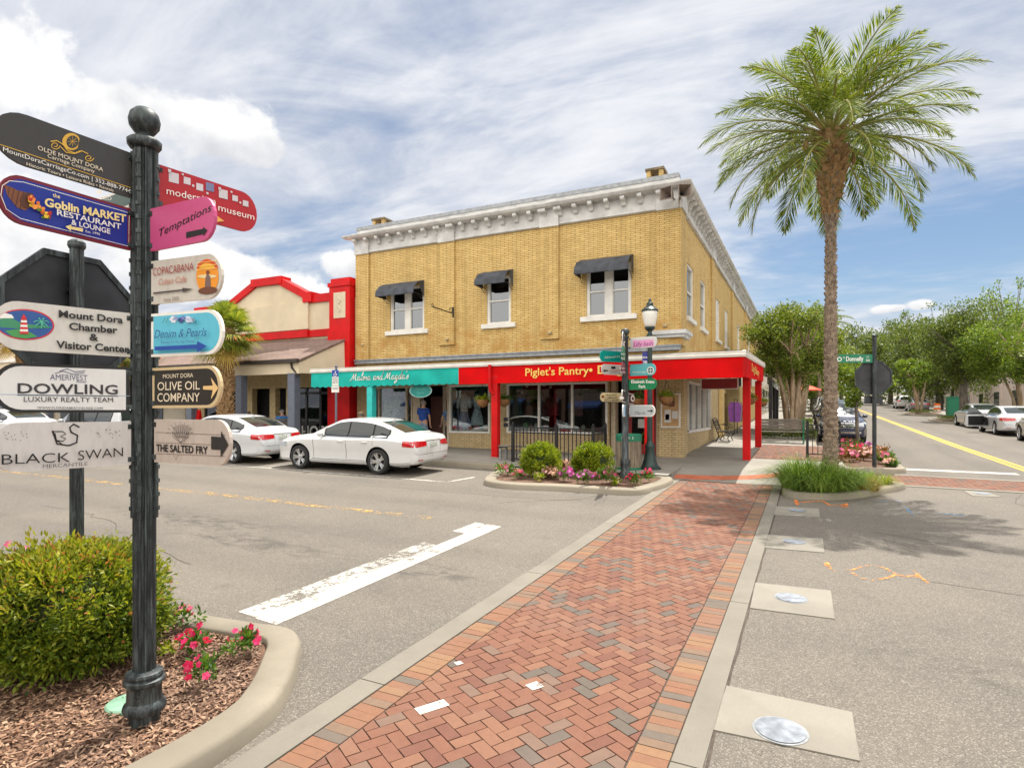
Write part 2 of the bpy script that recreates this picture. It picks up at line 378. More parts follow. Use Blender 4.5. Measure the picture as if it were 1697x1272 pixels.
M['skin'] = plain('skin', (0.50, 0.29, 0.20), 0.55, var=0.06)
M['hair'] = plain('grey_hair', (0.30, 0.28, 0.26), 0.7)
M['globe'] = plain('frosted_globe', (0.78, 0.76, 0.70), 0.25, var=0.05, coat=0.5)
M['coir'] = plain('coir_basket', (0.22, 0.11, 0.04), 0.95, var=0.4, scale=20, bump=0.6)
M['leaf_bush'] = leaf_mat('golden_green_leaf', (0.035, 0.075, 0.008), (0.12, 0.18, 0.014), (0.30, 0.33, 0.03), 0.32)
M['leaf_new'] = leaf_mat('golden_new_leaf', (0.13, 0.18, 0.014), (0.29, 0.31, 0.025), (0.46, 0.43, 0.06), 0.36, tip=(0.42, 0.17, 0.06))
M['leaf_shrub'] = leaf_mat('bright_shrub_leaf', (0.08, 0.14, 0.01), (0.21, 0.27, 0.015), (0.38, 0.40, 0.03), 0.35)
M['leaf_oak'] = leaf_mat('oak_leaf', (0.036, 0.066, 0.013), (0.095, 0.138, 0.024), (0.22, 0.25, 0.045), 0.30)
M['leaf_myrtle'] = leaf_mat('myrtle_leaf', (0.048, 0.082, 0.012), (0.135, 0.185, 0.024), (0.28, 0.31, 0.05), 0.34)
M['leaf_lime'] = leaf_mat('lime_leaf', (0.045, 0.088, 0.012), (0.125, 0.195, 0.020), (0.26, 0.33, 0.04), 0.36)
M['leaf_palm'] = leaf_mat('palm_leaflet', (0.045, 0.085, 0.020), (0.135, 0.185, 0.036), (0.32, 0.35, 0.07), 0.36, rough=0.68, spec=0.12)
M['leaf_fan'] = leaf_mat('fan_palm_leaf', (0.06, 0.10, 0.015), (0.17, 0.22, 0.03), (0.40, 0.38, 0.07), 0.35)
M['leaf_dead'] = leaf_mat('straw_palm_leaf', (0.20, 0.12, 0.03), (0.38, 0.25, 0.06), (0.50, 0.36, 0.10), 0.3)
M['leaf_grass'] = leaf_mat('strap_grass', (0.045, 0.10, 0.014), (0.13, 0.23, 0.028), (0.32, 0.40, 0.08), 0.4)
M['leaf_green'] = leaf_mat('flower_foliage', (0.03, 0.08, 0.012), (0.075, 0.16, 0.02), (0.15, 0.26, 0.03), 0.35)
M['petal_pink'] = leaf_mat('pink_petal', (0.50, 0.05, 0.17), (0.68, 0.11, 0.27), (0.80, 0.38, 0.48), 0.35)
M['petal_magenta'] = leaf_mat('magenta_petal', (0.38, 0.03, 0.28), (0.55, 0.07, 0.42), (0.70, 0.25, 0.55), 0.35)
M['petal_red'] = leaf_mat('rose_red_petal', (0.50, 0.008, 0.07), (0.66, 0.02, 0.13), (0.75, 0.08, 0.22), 0.3)
M['petal_pale'] = leaf_mat('pale_pink_petal', (0.62, 0.25, 0.28), (0.75, 0.48, 0.46), (0.82, 0.68, 0.62), 0.35)
M['petal_bronze'] = leaf_mat('bronze_leaf', (0.10, 0.045, 0.02), (0.22, 0.11, 0.04), (0.36, 0.24, 0.07), 0.3)
M['palm_trunk'] = bark_mat('palm_boot', (0.15, 0.105, 0.075), (0.36, 0.28, 0.205), 9, (1, 1, 1))
M['palm_boot_new'] = bark_mat('palm_boot_fresh', (0.22, 0.12, 0.05), (0.42, 0.27, 0.13), 9, (1, 1, 1))
M['bark'] = bark_mat('oak_bark', (0.09, 0.075, 0.06), (0.19, 0.16, 0.13))
M['bark_myrtle'] = bark_mat('myrtle_bark', (0.24, 0.165, 0.10), (0.44, 0.33, 0.22), 5)

# ---------------------------------------------------------------- mesh building
class MB:
    def __init__(s): s.v = []; s.f = []; s.m = []
    def add(s, verts, faces, mi=0, mat=None):
        o = len(s.v)
        s.v += [tuple(mat @ Vector(p)) if mat else tuple(p) for p in verts]
        s.f += [tuple(i + o for i in f) for f in faces]; s.m += [mi] * len(faces)
        return s
    def box(s, x0, x1, y0, y1, z0, z1, mi=0, mat=None):
        v = [(x0, y0, z0), (x1, y0, z0), (x1, y1, z0), (x0, y1, z0), (x0, y0, z1), (x1, y0, z1), (x1, y1, z1), (x0, y1, z1)]
        return s.add(v, [(0, 3, 2, 1), (4, 5, 6, 7), (0, 1, 5, 4), (1, 2, 6, 5), (2, 3, 7, 6), (3, 0, 4, 7)], mi, mat)
    def prism(s, pts, a, b, axis='y', mi=0, mat=None):
        """2-D outline swept from a to b along an axis; outline axes are the other two in order"""
        n = len(pts)
        def P(p, t):
            return {'x': (t, p[0], p[1]), 'y': (p[0], t, p[1]), 'z': (p[0], p[1], t)}[axis]
        v = [P(p, a) for p in pts] + [P(p, b) for p in pts]
        f = [tuple(range(n))[::-1], tuple(range(n, 2 * n))] + [(i, (i + 1) % n, n + (i + 1) % n, n + i) for i in range(n)]
        return s.add(v, f, mi, mat)
    def lathe(s, prof, n=16, mi=0, mat=None, flute=0.0, caps=True):
        v = []; f = []
        for (r, z) in prof:
            for i in range(n):
                a = 2 * math.pi * i / n
                q = r * (1 - flute * (i % 2)) if flute else r
                v.append((q * math.cos(a), q * math.sin(a), z))
        k = len(prof)
        for j in range(k - 1):
            for i in range(n): f.append((j * n + i, j * n + (i + 1) % n, (j + 1) * n + (i + 1) % n, (j + 1) * n + i))
        if caps: f.append(tuple(range(n))[::-1]); f.append(tuple((k - 1) * n + i for i in range(n)))
        return s.add(v, f, mi, mat)
    def tube(s, path, rad, n=8, mi=0, mat=None):
        path = [Vector(p) for p in path]; k = len(path)
        if not hasattr(rad, '__len__'): rad = [rad] * k
        v = []; f = []; up = None
        for i, p in enumerate(path):
            t = (path[min(i + 1, k - 1)] - path[max(i - 1, 0)]).normalized()
            if up is None:
                up = Vector((0, 0, 1)) if abs(t.z) < 0.9 else Vector((1, 0, 0))
            a = t.cross(up).normalized(); b = a.cross(t).normalized(); up = b
            for j in range(n):
                g = 2 * math.pi * j / n
                v.append(tuple(p + a * (rad[i] * math.cos(g)) + b * (rad[i] * math.sin(g))))
        for i in range(k - 1):
            for j in range(n): f.append((i * n + j, i * n + (j + 1) % n, (i + 1) * n + (j + 1) % n, (i + 1) * n + j))
        f.append(tuple(range(n))[::-1]); f.append(tuple((k - 1) * n + j for j in range(n)))
        return s.add(v, f, mi, mat)
    def ball(s, c, rx, ry=None, rz=None, nu=12, nv=8, mi=0):
        ry = ry or rx; rz = rz or rx
        v = [(c[0], c[1], c[2] - rz)]; f = []
        for j in range(1, nv):
            t = -math.pi / 2 + math.pi * j / nv
            for i in range(nu):
                a = 2 * math.pi * i / nu
                v.append((c[0] + rx * math.cos(t) * math.cos(a), c[1] + ry * math.cos(t) * math.sin(a), c[2] + rz * math.sin(t)))
        v.append((c[0], c[1], c[2] + rz)); L = len(v) - 1
        for i in range(nu):
            f.append((0, 1 + (i + 1) % nu, 1 + i)); f.append((L, L - nu + i, L - nu + (i + 1) % nu))
        for j in range(nv - 2):
            for i in range(nu): f.append((1 + j * nu + i, 1 + j * nu + (i + 1) % nu, 1 + (j + 1) * nu + (i + 1) % nu, 1 + (j + 1) * nu + i))
        return s.add(v, f, mi)
    def grid(s, P, mi=0, mat=None):
        h = len(P); q = len(P[0])
        v = [p for row in P for p in row]
        f = [(i * q + j, i * q + j + 1, (i + 1) * q + j + 1, (i + 1) * q + j) for i in range(h - 1) for j in range(q - 1)]
        return s.add(v, f, mi, mat)
    def mesh(s, me, mat, mi=0):
        return s.add([v.co for v in me.vertices], [tuple(p.vertices) for p in me.polygons], mi, mat)
    def build(s, name, mats, parent=None, off=None, smooth=False, label=None, bevel=0.0):
        if not isinstance(mats, (list, tuple)): mats = [mats]
        me = bpy.data.meshes.new(name)
        v = np.array(s.v, dtype=float).reshape(-1, 3)
        if off is not None: v = v - np.array(off)
        me.from_pydata(v.tolist(), [], s.f)
        for m in mats: me.materials.append(m)
        me.polygons.foreach_set('material_index', np.array(s.m, dtype=np.int32))
        me.update()
        if bevel:
            bm = bmesh.new(); bm.from_mesh(me)
            bmesh.ops.remove_doubles(bm, verts=bm.verts, dist=1e-5)
            ed = [e for e in bm.edges if len(e.link_faces) == 2 and e.calc_face_angle(0) > 0.6]
            bmesh.ops.bevel(bm, geom=ed, offset=bevel, segments=2, affect='EDGES', profile=0.6)
            bm.to_mesh(me); bm.free()
        box_uv(me)
        if smooth:
            me.polygons.foreach_set('use_smooth', np.ones(len(me.polygons), dtype=bool))
            if smooth is not True: me.set_sharp_from_angle(angle=R(smooth))
        o = bpy.data.objects.new(name, me); C.objects.link(o)
        if parent is not None: o.parent = parent
        if label: o['label'] = label
        return o
def box_uv(me):
    nl = len(me.loops)
    if not nl: return
    uv = me.uv_layers.new(name='UVMap')
    co = np.zeros(len(me.vertices) * 3); me.vertices.foreach_get('co', co); co = co.reshape(-1, 3)
    vi = np.zeros(nl, dtype=np.int32); me.loops.foreach_get('vertex_index', vi)
    npol = len(me.polygons)
    nr = np.zeros(npol * 3); me.polygons.foreach_get('normal', nr); nr = np.abs(nr.reshape(-1, 3))
    lt = np.zeros(npol, dtype=np.int32); me.polygons.foreach_get('loop_total', lt)
    ax = np.repeat(np.argmax(nr, axis=1), lt); p = co[vi]
    u = np.where(ax == 0, p[:, 1], p[:, 0]); vv = np.where(ax == 2, p[:, 1], p[:, 2])
    uv.data.foreach_set('uv', np.stack([u, vv], 1).ravel())
def tag(o, label=None, cat=None, group=None, kind=None):
    if label: o['label'] = label
    if cat: o['category'] = cat
    if group: o['group'] = group
    if kind: o['kind'] = kind
    return o
def thing(name, label, cat, loc=(0, 0, 0), rz=0.0, group=None):
    o = bpy.data.objects.new(name, None); o.empty_display_size = 0.2; C.objects.link(o)
    o.location = loc; o.rotation_euler = (0, 0, rz)
    return tag(o, label, cat, group)
def struct(name, mb, mats, label, **kw):
    o = mb.build(name, mats, **kw); return tag(o, label, None, None, 'structure')
def copy_tree(o, parent=None):
    c = o.copy(); C.objects.link(c)
    if parent is not None: c.parent = parent
    for ch in list(o.children): copy_tree(ch, c)
    return c
def gpoint(x, y, h=0.0): return (x, y, gz(x, y) + h)
TILT = Vector((-SLX, -SLY, 1)).normalized()
def slope_matrix(loc, rz):
    q = Vector((0, 0, 1)).rotation_difference(TILT)
    return Matrix.Translation(loc) @ q.to_matrix().to_4x4() @ Matrix.Rotation(rz, 4, 'Z')

# ---------------------------------------------------------------- lettering
_txt = {}
def text_mesh(s, bold=0.0, shear=0.0):
    key = (s, bold, shear)
    if key not in _txt:
        cu = bpy.data.curves.new('lettering', 'FONT'); cu.body = s; cu.offset = bold; cu.shear = shear; cu.resolution_u = 3
        o = bpy.data.objects.new('lettering', cu); C.objects.link(o)
        dg = bpy.context.evaluated_depsgraph_get()
        me = bpy.data.meshes.new_from_object(o.evaluated_get(dg))
        bpy.data.objects.remove(o); bpy.data.curves.remove(cu)
        co = np.array([v.co for v in me.vertices]) if len(me.vertices) else np.zeros((1, 3))
        _txt[key] = (co, [tuple(p.vertices) for p in me.polygons], co.min(0), co.max(0))
        bpy.data.meshes.remove(me)
    return _txt[key]
class Art:
    """flat lettering and emblems on one face of a board; local x along the board, z up, -y towards the reader"""
    def __init__(s, frame, y=-0.012):
        s.fr = frame; s.inv = frame.inverted(); s.mb = MB(); s.mats = []; s.y = y; s.k = 0
    def mi(s, mat):
        if mat not in s.mats: s.mats.append(mat)
        return s.mats.index(mat)
    def loc(s, px, py):
        a = s.inv @ Vector((0, 0, EYE)); b = s.inv @ at(px, py, 1.0); d = b - a
        t = (s.y - a.y) / d.y; p = a + d * t
        return (p.x, p.z)
    def lay(s): s.k += 1; return s.y - 0.0006 * s.k
    def poly(s, pts, mat, px=True):
        q = [s.loc(*p) for p in pts] if px else pts
        y = s.lay()
        s.mb.add([(a, y, b) for a, b in q], [tuple(range(len(q)))], s.mi(mat))
    def ellipse(s, cx, cy, rx, ry, mat, n=28, rot=0.0, a0=0.0, a1=360.0):
        p = []
        for i in range(n + 1 if a1 - a0 < 360 else n):
            t = R(a0 + (a1 - a0) * i / n); x, z = rx * math.cos(t), ry * math.sin(t)
            p.append((cx + x * math.cos(rot) - z * math.sin(rot), cy - (x * math.sin(rot) + z * math.cos(rot))))
        s.poly(p, mat)
    def line(s, pts, wpx, mat):
        q = [Vector(s.loc(*p)) for p in pts]; y = s.lay(); mi = s.mi(mat)
        a0 = Vector(s.loc(*pts[0])); a1 = Vector(s.loc(pts[0][0], pts[0][1] + wpx)); wd = (a1 - a0).length / 2
        n = len(q); L = []; Rr = []
        for i in range(n):
            t = (q[min(i + 1, n - 1)] - q[max(i - 1, 0)]); t = t.normalized() if t.length else Vector((1, 0)); nn = Vector((-t.y, t.x)) * wd
            L.append(q[i] + nn); Rr.append(q[i] - nn)
        v = [(p.x, y, p.y) for p in L] + [(p.x, y, p.y) for p in Rr]
        s.mb.add(v, [(i, i + 1, n + i + 1, n + i) for i in range(n - 1)], mi)
    def text(s, body, pl, pr, h, mat, bold=0.0, shear=0.0):
        """baseline from pl to pr, capital height h, all as seen in the photograph's pixels"""
        co, fc, lo, hi = text_mesh(body, bold, shear)
        a = Vector(s.loc(*pl)); b = Vector(s.loc(*pr)); c = Vector(s.loc(pl[0], pl[1] - h))
        ex = (b - a) / (hi[0] - lo[0]); ez = (c - a) / 0.70
        y = s.lay()
        v = [(a.x + ex.x * (p[0] - lo[0]) + ez.x * p[1], y, a.y + ex.y * (p[0] - lo[0]) + ez.y * p[1]) for p in co]
        s.mb.add(v, fc, s.mi(mat))
    def arrow(s, pts, mat): s.poly(pts, mat)
    def build(s, parent, name='lettering'):
        if s.mb.f: return s.mb.build(name, s.mats, parent)
def fix_text(mb, body, x0, x1, z, h, y, mi, bold=0.0, shear=0.0, axis='y', rise=0.0):
    """lettering on a wall facing -y (axis y) or +x (axis x)"""
    co, fc, lo, hi = text_mesh(body, bold, shear)
    k = (x1 - x0) / (hi[0] - lo[0]); kz = h / 0.70
    v = []
    for p in co:
        a = x0 + (p[0] - lo[0]) * k; b = z + p[1] * kz + rise * (a - x0)
        v.append((a, y, b) if axis == 'y' else (y, a, b))
    mb.add(v, fc, mi)

# ---------------------------------------------------------------- foliage
def raw_mesh(name, v, faces_n, mats, parent=None, mi=None, loc=None, smooth=False):
    """v: (n*k,3) array, k verts per face"""
    me = bpy.data.meshes.new(name); nv = len(v); nf = nv // faces_n
    me.vertices.add(nv); me.vertices.foreach_set('co', np.ascontiguousarray(v, dtype=np.float32).ravel())
    me.loops.add(nv); me.loops.foreach_set('vertex_index', np.arange(nv, dtype=np.int32))
    me.polygons.add(nf); me.polygons.foreach_set('loop_start', np.arange(0, nv, faces_n, dtype=np.int32))
    for m in (mats if isinstance(mats, (list, tuple)) else [mats]): me.materials.append(m)
    if mi is not None: me.polygons.foreach_set('material_index', np.asarray(mi, dtype=np.int32))
    me.update(calc_edges=True)
    o = bpy.data.objects.new(name, me); C.objects.link(o)
    if parent is not None: o.parent = parent
    if loc is not None: o.location = loc
    return o
rng = np.random.default_rng(11)
def unit(a): return a / (np.linalg.norm(a, axis=1, keepdims=True) + 1e-9)
def leaf_quads(P, D, L, W, lift=0.0):
    """diamond leaves at points P pointing along D"""
    n = len(P)
    D = unit(D); rnd = unit(rng.normal(size=(n, 3)))
    S = unit(np.cross(D, rnd + np.array([0, 0, 0.8]))); N = np.cross(S, D)
    L = np.broadcast_to(np.asarray(L), (n,))[:, None]; W = np.broadcast_to(np.asarray(W), (n,))[:, None]
    a = P; b = P + D * L * 0.45 + S * W * 0.5 + N * W * lift; c = P + D * L; d = P + D * L * 0.45 - S * W * 0.5 + N * W * lift
    return np.stack([a, b, c, d], 1).reshape(-1, 3)
def clumps(cs, rs, n, squash=0.8, shell=0.55, outward=0.8, up=0.35):
    """n leaf positions and directions through a set of clumps"""
    cs = np.asarray(cs, float); rs = np.asarray(rs, float)
    wt = rs ** 2; k = rng.choice(len(cs), n, p=wt / wt.sum())
    d = unit(rng.normal(size=(n, 3))); r = (shell + (1 - shell) * rng.random(n)) * rs[k] * (1 + 0.12 * rng.normal(size=n))
    P = cs[k] + d * r[:, None] * np.array([1, 1, squash])
    D = d * outward + rng.normal(size=(n, 3)) * 0.7 + np.array([0, 0, up])
    return P, D
# ---------------------------------------------------------------- the setting: ground, road, paving
def sheet(name, poly, h, mat, label):
    mb = MB(); mb.add([gpoint(x, y, h) for x, y in poly], [tuple(range(len(poly)))])
    return struct(name, mb, mat, label)
def block(name, poly, h0, h1, mat, label, mats=None):
    mb = MB(); n = len(poly)
    mb.add([gpoint(x, y, h0) for x, y in poly] + [gpoint(x, y, h1) for x, y in poly],
           [tuple(range(n, 2 * n))] + [(i, (i + 1) % n, n + (i + 1) % n, n + i) for i in range(n)])
    return struct(name, mb, mat, label)
def strips(name, lines, wd, h, mat, label):
    mb = MB()
    for ln in lines:
        q = [Vector(p) for p in ln]; n = len(q); a = []; b = []
        for i in range(n):
            t = (q[min(i + 1, n - 1)] - q[max(i - 1, 0)]).normalized(); nn = Vector((-t.y, t.x)) * wd / 2
            a.append(gpoint(*(q[i] + nn), h)); b.append(gpoint(*(q[i] - nn), h))
        mb.add(a + b, [(i, i + 1, n + i + 1, n + i) for i in range(n - 1)])
    return struct(name, mb, mat, label)
def kerb_run(mb, pts, wd, h, closed=False, mi=0, low=-0.03):
    """rounded concrete kerb; pts = outer edge, body lies to the left of travel"""
    q = [Vector(p) for p in pts]; n = len(q); prof = [(0.0, low), (0.012, h - 0.035), (0.035, h - 0.006), (0.06, h), (wd - 0.02, h), (wd, h - 0.02), (wd, low)]
    v = []; f = []; k = len(prof)
    for i in range(n):
        pa = q[i - 1] if (closed or i > 0) else q[i]; pb = q[(i + 1) % n] if (closed or i < n - 1) else q[i]
        t = (pb - pa).normalized(); nn = Vector((-t.y, t.x))
        for (d, z) in prof:
            p = q[i] + nn * d; v.append(gpoint(p.x, p.y, z))
    for i in range(n if closed else n - 1):
        for j in range(k - 1):
            f.append((i * k + j, ((i + 1) % n) * k + j, ((i + 1) % n) * k + j + 1, i * k + j + 1))
    if not closed: f += [tuple(range(k))[::-1], tuple((n - 1) * k + j for j in range(k))]
    mb.add(v, f, mi)
def smooth_poly(pts, closed=False, sub=5):
    q = [Vector(p) for p in pts]; n = len(q); o = []
    for i in range(n if closed else n - 1):
        p0 = q[i - 1] if (closed or i > 0) else q[i]; p1 = q[i]; p2 = q[(i + 1) % n]; p3 = q[(i + 2) % n] if (closed or i + 2 < n) else q[(i + 1) % n]
        for s in range(sub):
            t = s / sub
            o.append(0.5 * ((2 * p1) + (p2 - p0) * t + (2 * p0 - 5 * p1 + 4 * p2 - p3) * t * t + (3 * p1 - p0 - 3 * p2 + p3) * t ** 3))
    if not closed: o.append(q[-1])
    return [(p.x, p.y) for p in o]

struct('ground', MB().add([gpoint(x, y, -0.06) for x, y in ((-700, -60), (700, -60), (700, 900), (-700, 900))], [(0, 1, 2, 3)]), M['ground'],
       'dry ground beyond the streets')
sheet('road', [(-140, -12), (60, -12), (60, 300), (-140, 300)], 0.0, M['asphalt'], 'worn grey asphalt of the crossing streets')

# pavements (raised 0.15)
block('sidewalk', [(-140, 15.45), (-7.45, 15.45), (-3.15, 15.7), (-3.15, 17.2), (-0.5, 17.2), (0.3, 17.4), (0.9, 19.3), (0.9, 25.5), (0.25, 26.2), (0.25, 300), (-140, 300)], -0.05, 0.15, M['walk'],
      'pale concrete pavement around the corner shop')
mb = MB(); kerb_run(mb, [(-140, 15.35), (-30, 15.35), (-7.4, 15.35)], 0.22, 0.156)
struct('kerb', mb, M['kerb'], 'pale concrete kerb along the far pavement', smooth=40)
mb = MB(); kerb_run(mb, [(0.15, 300), (0.15, 60), (0.15, 26.3)], 0.2, 0.156)
mb = MB(); kerb_run(mb, [(0.30, 26.0), (0.30, 60), (0.30, 300)], 0.2, 0.156)
struct('kerb', mb, M['kerb'], 'concrete kerb along the left side of the side street', smooth=40)
mb = MB(); mb.add([gpoint(-3.15, 15.62, 0.012), gpoint(-0.55, 15.62, 0.012), gpoint(-0.45, 17.2, 0.152), gpoint(-3.15, 17.2, 0.152)], [(0, 1, 2, 3)])
struct('kerb_ramp', mb, M['walk'], 'concrete ramp from the brick crosswalk up to the pavement')
def ramp_h(x, y): return 0.012 + max(0, min(1, (y - 15.62) / 1.58)) * 0.14
lo = [(-3.12, 15.7), (-2.5, 15.72), (-1.9, 15.86), (-1.3, 16.12), (-0.8, 16.45), (-0.52, 16.7)]
hi = [(-3.12, 16.2), (-2.5, 16.22), (-1.9, 16.34), (-1.3, 16.6), (-0.8, 16.95), (-0.52, 17.15)]
mb = MB(); mb.add([gpoint(x, y, ramp_h(x, y) + 0.005) for x, y in lo] + [gpoint(x, y, ramp_h(x, y) + 0.005) for x, y in hi], [(i, i + 1, 7 + i, 6 + i) for i in range(5)])
struct('tactile_band', mb, M['tactile'], 'curved brick red warning band at the ramp')
# expansion joints of the pavement
strips('pavement_joint', [[(x, 15.6), (x, 19.4)] for x in np.arange(-60, -3.3, 1.55)] + [[(-60, 17.05), (-3.2, 17.05)]] + [[(-3.6, y), (0.2, y)] for y in np.arange(30, 80, 1.6)],
       0.012, 0.1545, M['joint'], 'saw cut joints in the concrete pavement')
# brick strip of pavement on the side street
def clip_poly(p, x0, x1, y0, y1):
    for ax, lim, sgn in ((0, x0, 1), (0, x1, -1), (1, y0, 1), (1, y1, -1)):
        o = []
        for i in range(len(p)):
            a, b = p[i - 1], p[i]; ia = sgn * (a[ax] - lim) >= 0; ib = sgn * (b[ax] - lim) >= 0
            if ia != ib:
                t = (lim - a[ax]) / (b[ax] - a[ax]); o.append((a[0] + (b[0] - a[0]) * t, a[1] + (b[1] - a[1]) * t))
            if ib: o.append(b)
        p = o
        if not p: return p
    return p
def add_paver(mb, p, h, joint=0.0065, th=0.012):
    if len(p) < 3: return
    cx = sum(a for a, b in p) / len(p); cy = sum(b for a, b in p) / len(p)
    ar = 0.5 * abs(sum(p[i - 1][0] * p[i][1] - p[i][0] * p[i - 1][1] for i in range(len(p))))
    if ar < 0.0006: return
    dz = random.gauss(0, 0.0012); tx, ty = random.gauss(0, 0.006), random.gauss(0, 0.006)
    q = []
    for a, b in p:
        L = math.hypot(a - cx, b - cy); k = max(0.2, 1 - joint / max(L, 0.02)); x, y = cx + (a - cx) * k, cy + (b - cy) * k
        q.append((x, y, gz(x, y) + h + dz + tx * (a - cx) + ty * (b - cy)))
    n = len(q)
    mb.add(q + [(x, y, z - th) for x, y, z in q], [tuple(range(n))] + [(i, n + i, n + (i + 1) % n, (i + 1) % n) for i in range(n)])
def herringbone(mb, x0, x1, y0, y1, L, rot, h):
    W = L / 2; c, s = math.cos(rot), math.sin(rot); rad = int(max(x1 - x0, y1 - y0) / W) + 6; mx, my = (x0 + x1) / 2, (y0 + y1) / 2
    for i in range(-rad, rad):
        for j in range(-rad, rad):
            k = (i - j) % 4
            if k == 0: r = (i, i + 2, j, j + 1)
            elif k == 3: r = (i, i + 1, j, j + 2)
            else: continue
            px, py = (i + .5) * W, (j + .5) * W; X, Y = mx + px * c - py * s, my + px * s + py * c
            if X < x0 - L or X > x1 + L or Y < y0 - L or Y > y1 + L: continue
            p = [(mx + a * W * c - b * W * s, my + a * W * s + b * W * c) for a, b in ((r[0], r[2]), (r[1], r[2]), (r[1], r[3]), (r[0], r[3]))]
            add_paver(mb, clip_poly(p, x0, x1, y0, y1), h)
CW0, CW1 = 0.6, 15.62
sheet('crosswalk_bed', [(-2.9, CW0), (-0.75, CW0), (-0.75, CW1), (-2.9, CW1)], 0.004, M['joint'], 'sand joints under the brick crosswalk')
mb = MB(); herringbone(mb, -2.665, -0.985, CW0, CW1, 0.20, R(60), 0.0125)
struct('brick_crosswalk', mb, M['paver'], 'herringbone red brick crosswalk with grey bricks')
mb = MB(); y = CW0
while y < CW1:
    d = 0.092 + random.random() * 0.004
    for (a, b) in ((-2.9, -2.668), (-0.982, -0.752)):
        if y + d < CW1: add_paver(mb, [(a, y), (b, y), (b, y + d), (a, y + d)], 0.0125)
    y += d
struct('crosswalk_border', mb, M['paver_edge'], 'orange brown soldier bricks edging the crosswalk')
# a few white bricks
mb = MB()
for (px, py, rot) in ((716, 1174, 60), (886, 1139, -30), (760, 1101, 60)):
    g = on_g(px, py); c, s = math.cos(R(rot)), math.sin(R(rot)); l, wd = ((0.115, 0.05) if px == 716 else (0.05, 0.055) if px == 886 else (0.03, 0.03))
    mb.add([gpoint(g.x + a * l * c - b * wd * s, g.y + a * l * s + b * wd * c, 0.0165) for a, b in ((-1, -1), (1, -1), (1, 1), (-1, 1))], [(0, 1, 2, 3)])
struct('paint_spot', mb, M['white_line'], 'white paint spots on three crosswalk bricks')
for (a, b) in ((-3.13, -2.905), (-0.747, -0.565)):
    mb = MB(); y = CW0
    while y < CW1:
        e = min(CW1, y + 3.1)
        p = [(a, y + .006), (b, y + .006), (b, e - .006), (a, e - .006)]
        mb.add([gpoint(x, yy, 0.017) for x, yy in p] + [gpoint(x, yy, -0.03) for x, yy in p], [(0, 1, 2, 3), (0, 4, 5, 1), (1, 5, 6, 2), (2, 6, 7, 3), (3, 7, 4, 0)]); y = e
    struct('concrete_band', mb, M['strip'], 'flush concrete band beside the brick crosswalk')
# dirt line where band and asphalt meet
strips('road_crack', [[(-0.552, y + 0.01 * math.sin(y * 9)) if False else (-0.553 + 0.006 * math.sin(y * 7), y) for y in np.arange(CW0, CW1, .15)], [(-3.142 + 0.005 * math.sin(y * 5), y) for y in np.arange(CW0, CW1, .15)]], 0.018, 0.004, M['joint'], 'dark seam between asphalt and concrete band')
# second brick crossing over the side street
sheet('crosswalk_bed', [(0.7, 17.12), (13, 17.12), (13, 18.95), (0.7, 18.95)], 0.004, M['joint'], 'sand joints under the crossing of the side street')
mb = MB(); herringbone(mb, 0.7, 13, 17.12, 18.95, 0.20, R(45), 0.0115)
struct('brick_crosswalk', mb, M['paver'], 'brick crosswalk over the side street beyond the palm')
for (a, b) in ((16.88, 17.1), (18.97, 19.2)):
    mb = MB(); p = [(0.7, a), (13, a), (13, b), (0.7, b)]
    mb.add([gpoint(x, y, 0.015) for x, y in p] + [gpoint(x, y, -0.02) for x, y in p], [(0, 1, 2, 3), (0, 4, 5, 1), (1, 5, 6, 2), (2, 6, 7, 3), (3, 7, 4, 0)])
    struct('concrete_band', mb, M['strip'], 'concrete band edging the crossing of the side street')
# brick pavement by the corner columns
sheet('crosswalk_bed', [(-1.62, 20.3), (0.88, 20.3), (0.88, 25.6), (-1.62, 25.6)], 0.154, M['joint'], 'sand joints under the brick pavement')
mb = MB(); x = -1.62; k = 0
while x < 0.86:
    y = 20.3 - (k % 2) * 0.12
    while y < 25.6:
        add_paver(mb, clip_poly([(x, y), (x + .118, y), (x + .118, y + .24), (x, y + .24)], -1.62, .86, 20.3, 25.6), 0.163, 0.006); y += 0.24
    x += 0.118; k += 1
struct('brick_pavement', mb, M['paver'], 'red brick pavement beside the corner columns')

# painted markings
sheet('stop_bar', [(-4.92, 4.25), (-4.60, 4.22), (-4.58, 8.93), (-4.86, 8.98)], 0.004, M['white_line'], 'newer white band of the stop bar')
sheet('stop_bar', [(-5.22, 4.30), (-4.925, 4.27), (-4.90, 7.45), (-5.16, 7.52)], 0.004, M['white_old'], 'older flaking band of the stop bar')
sheet('stop_bar', [(-5.14, 8.3), (-4.885, 8.25), (-4.865, 8.97), (-5.12, 9.02)], 0.004, M['white_old'], 'short flaking piece of the older stop bar')
strips('centre_line', [[(x, 8.98 + 0.02 * math.sin(x)) for x in np.arange(-60, -5.2, 1.0)]], 0.24, 0.004, M['yellow_line'], 'faded yellow centre line of the avenue')
strips('parking_line', [[(-60, 12.72), (-8.05, 12.72)], [(-8.05, 12.70), (-7.85, 13.75)], [(-14.45, 12.76), (-14.2, 15.3)], [(-21.0, 12.76), (-20.8, 15.3)], [(-27.5, 12.76), (-27.3, 15.3)]], 0.09, 0.004, M['thin_line'], 'thin white parking bay lines')
strips('parking_line', [[(-60, 4.3), (-8.2, 4.28), (-7.6, 4.05)]], 0.10, 0.004, M['thin_line'], 'white edge line on the near side of the avenue')
sheet('stop_bar', [(2.5, 20.45), (5.1, 20.55), (5.1, 20.95), (2.5, 20.85)], 0.004, M['white_line'], 'white stop bar on the side street')
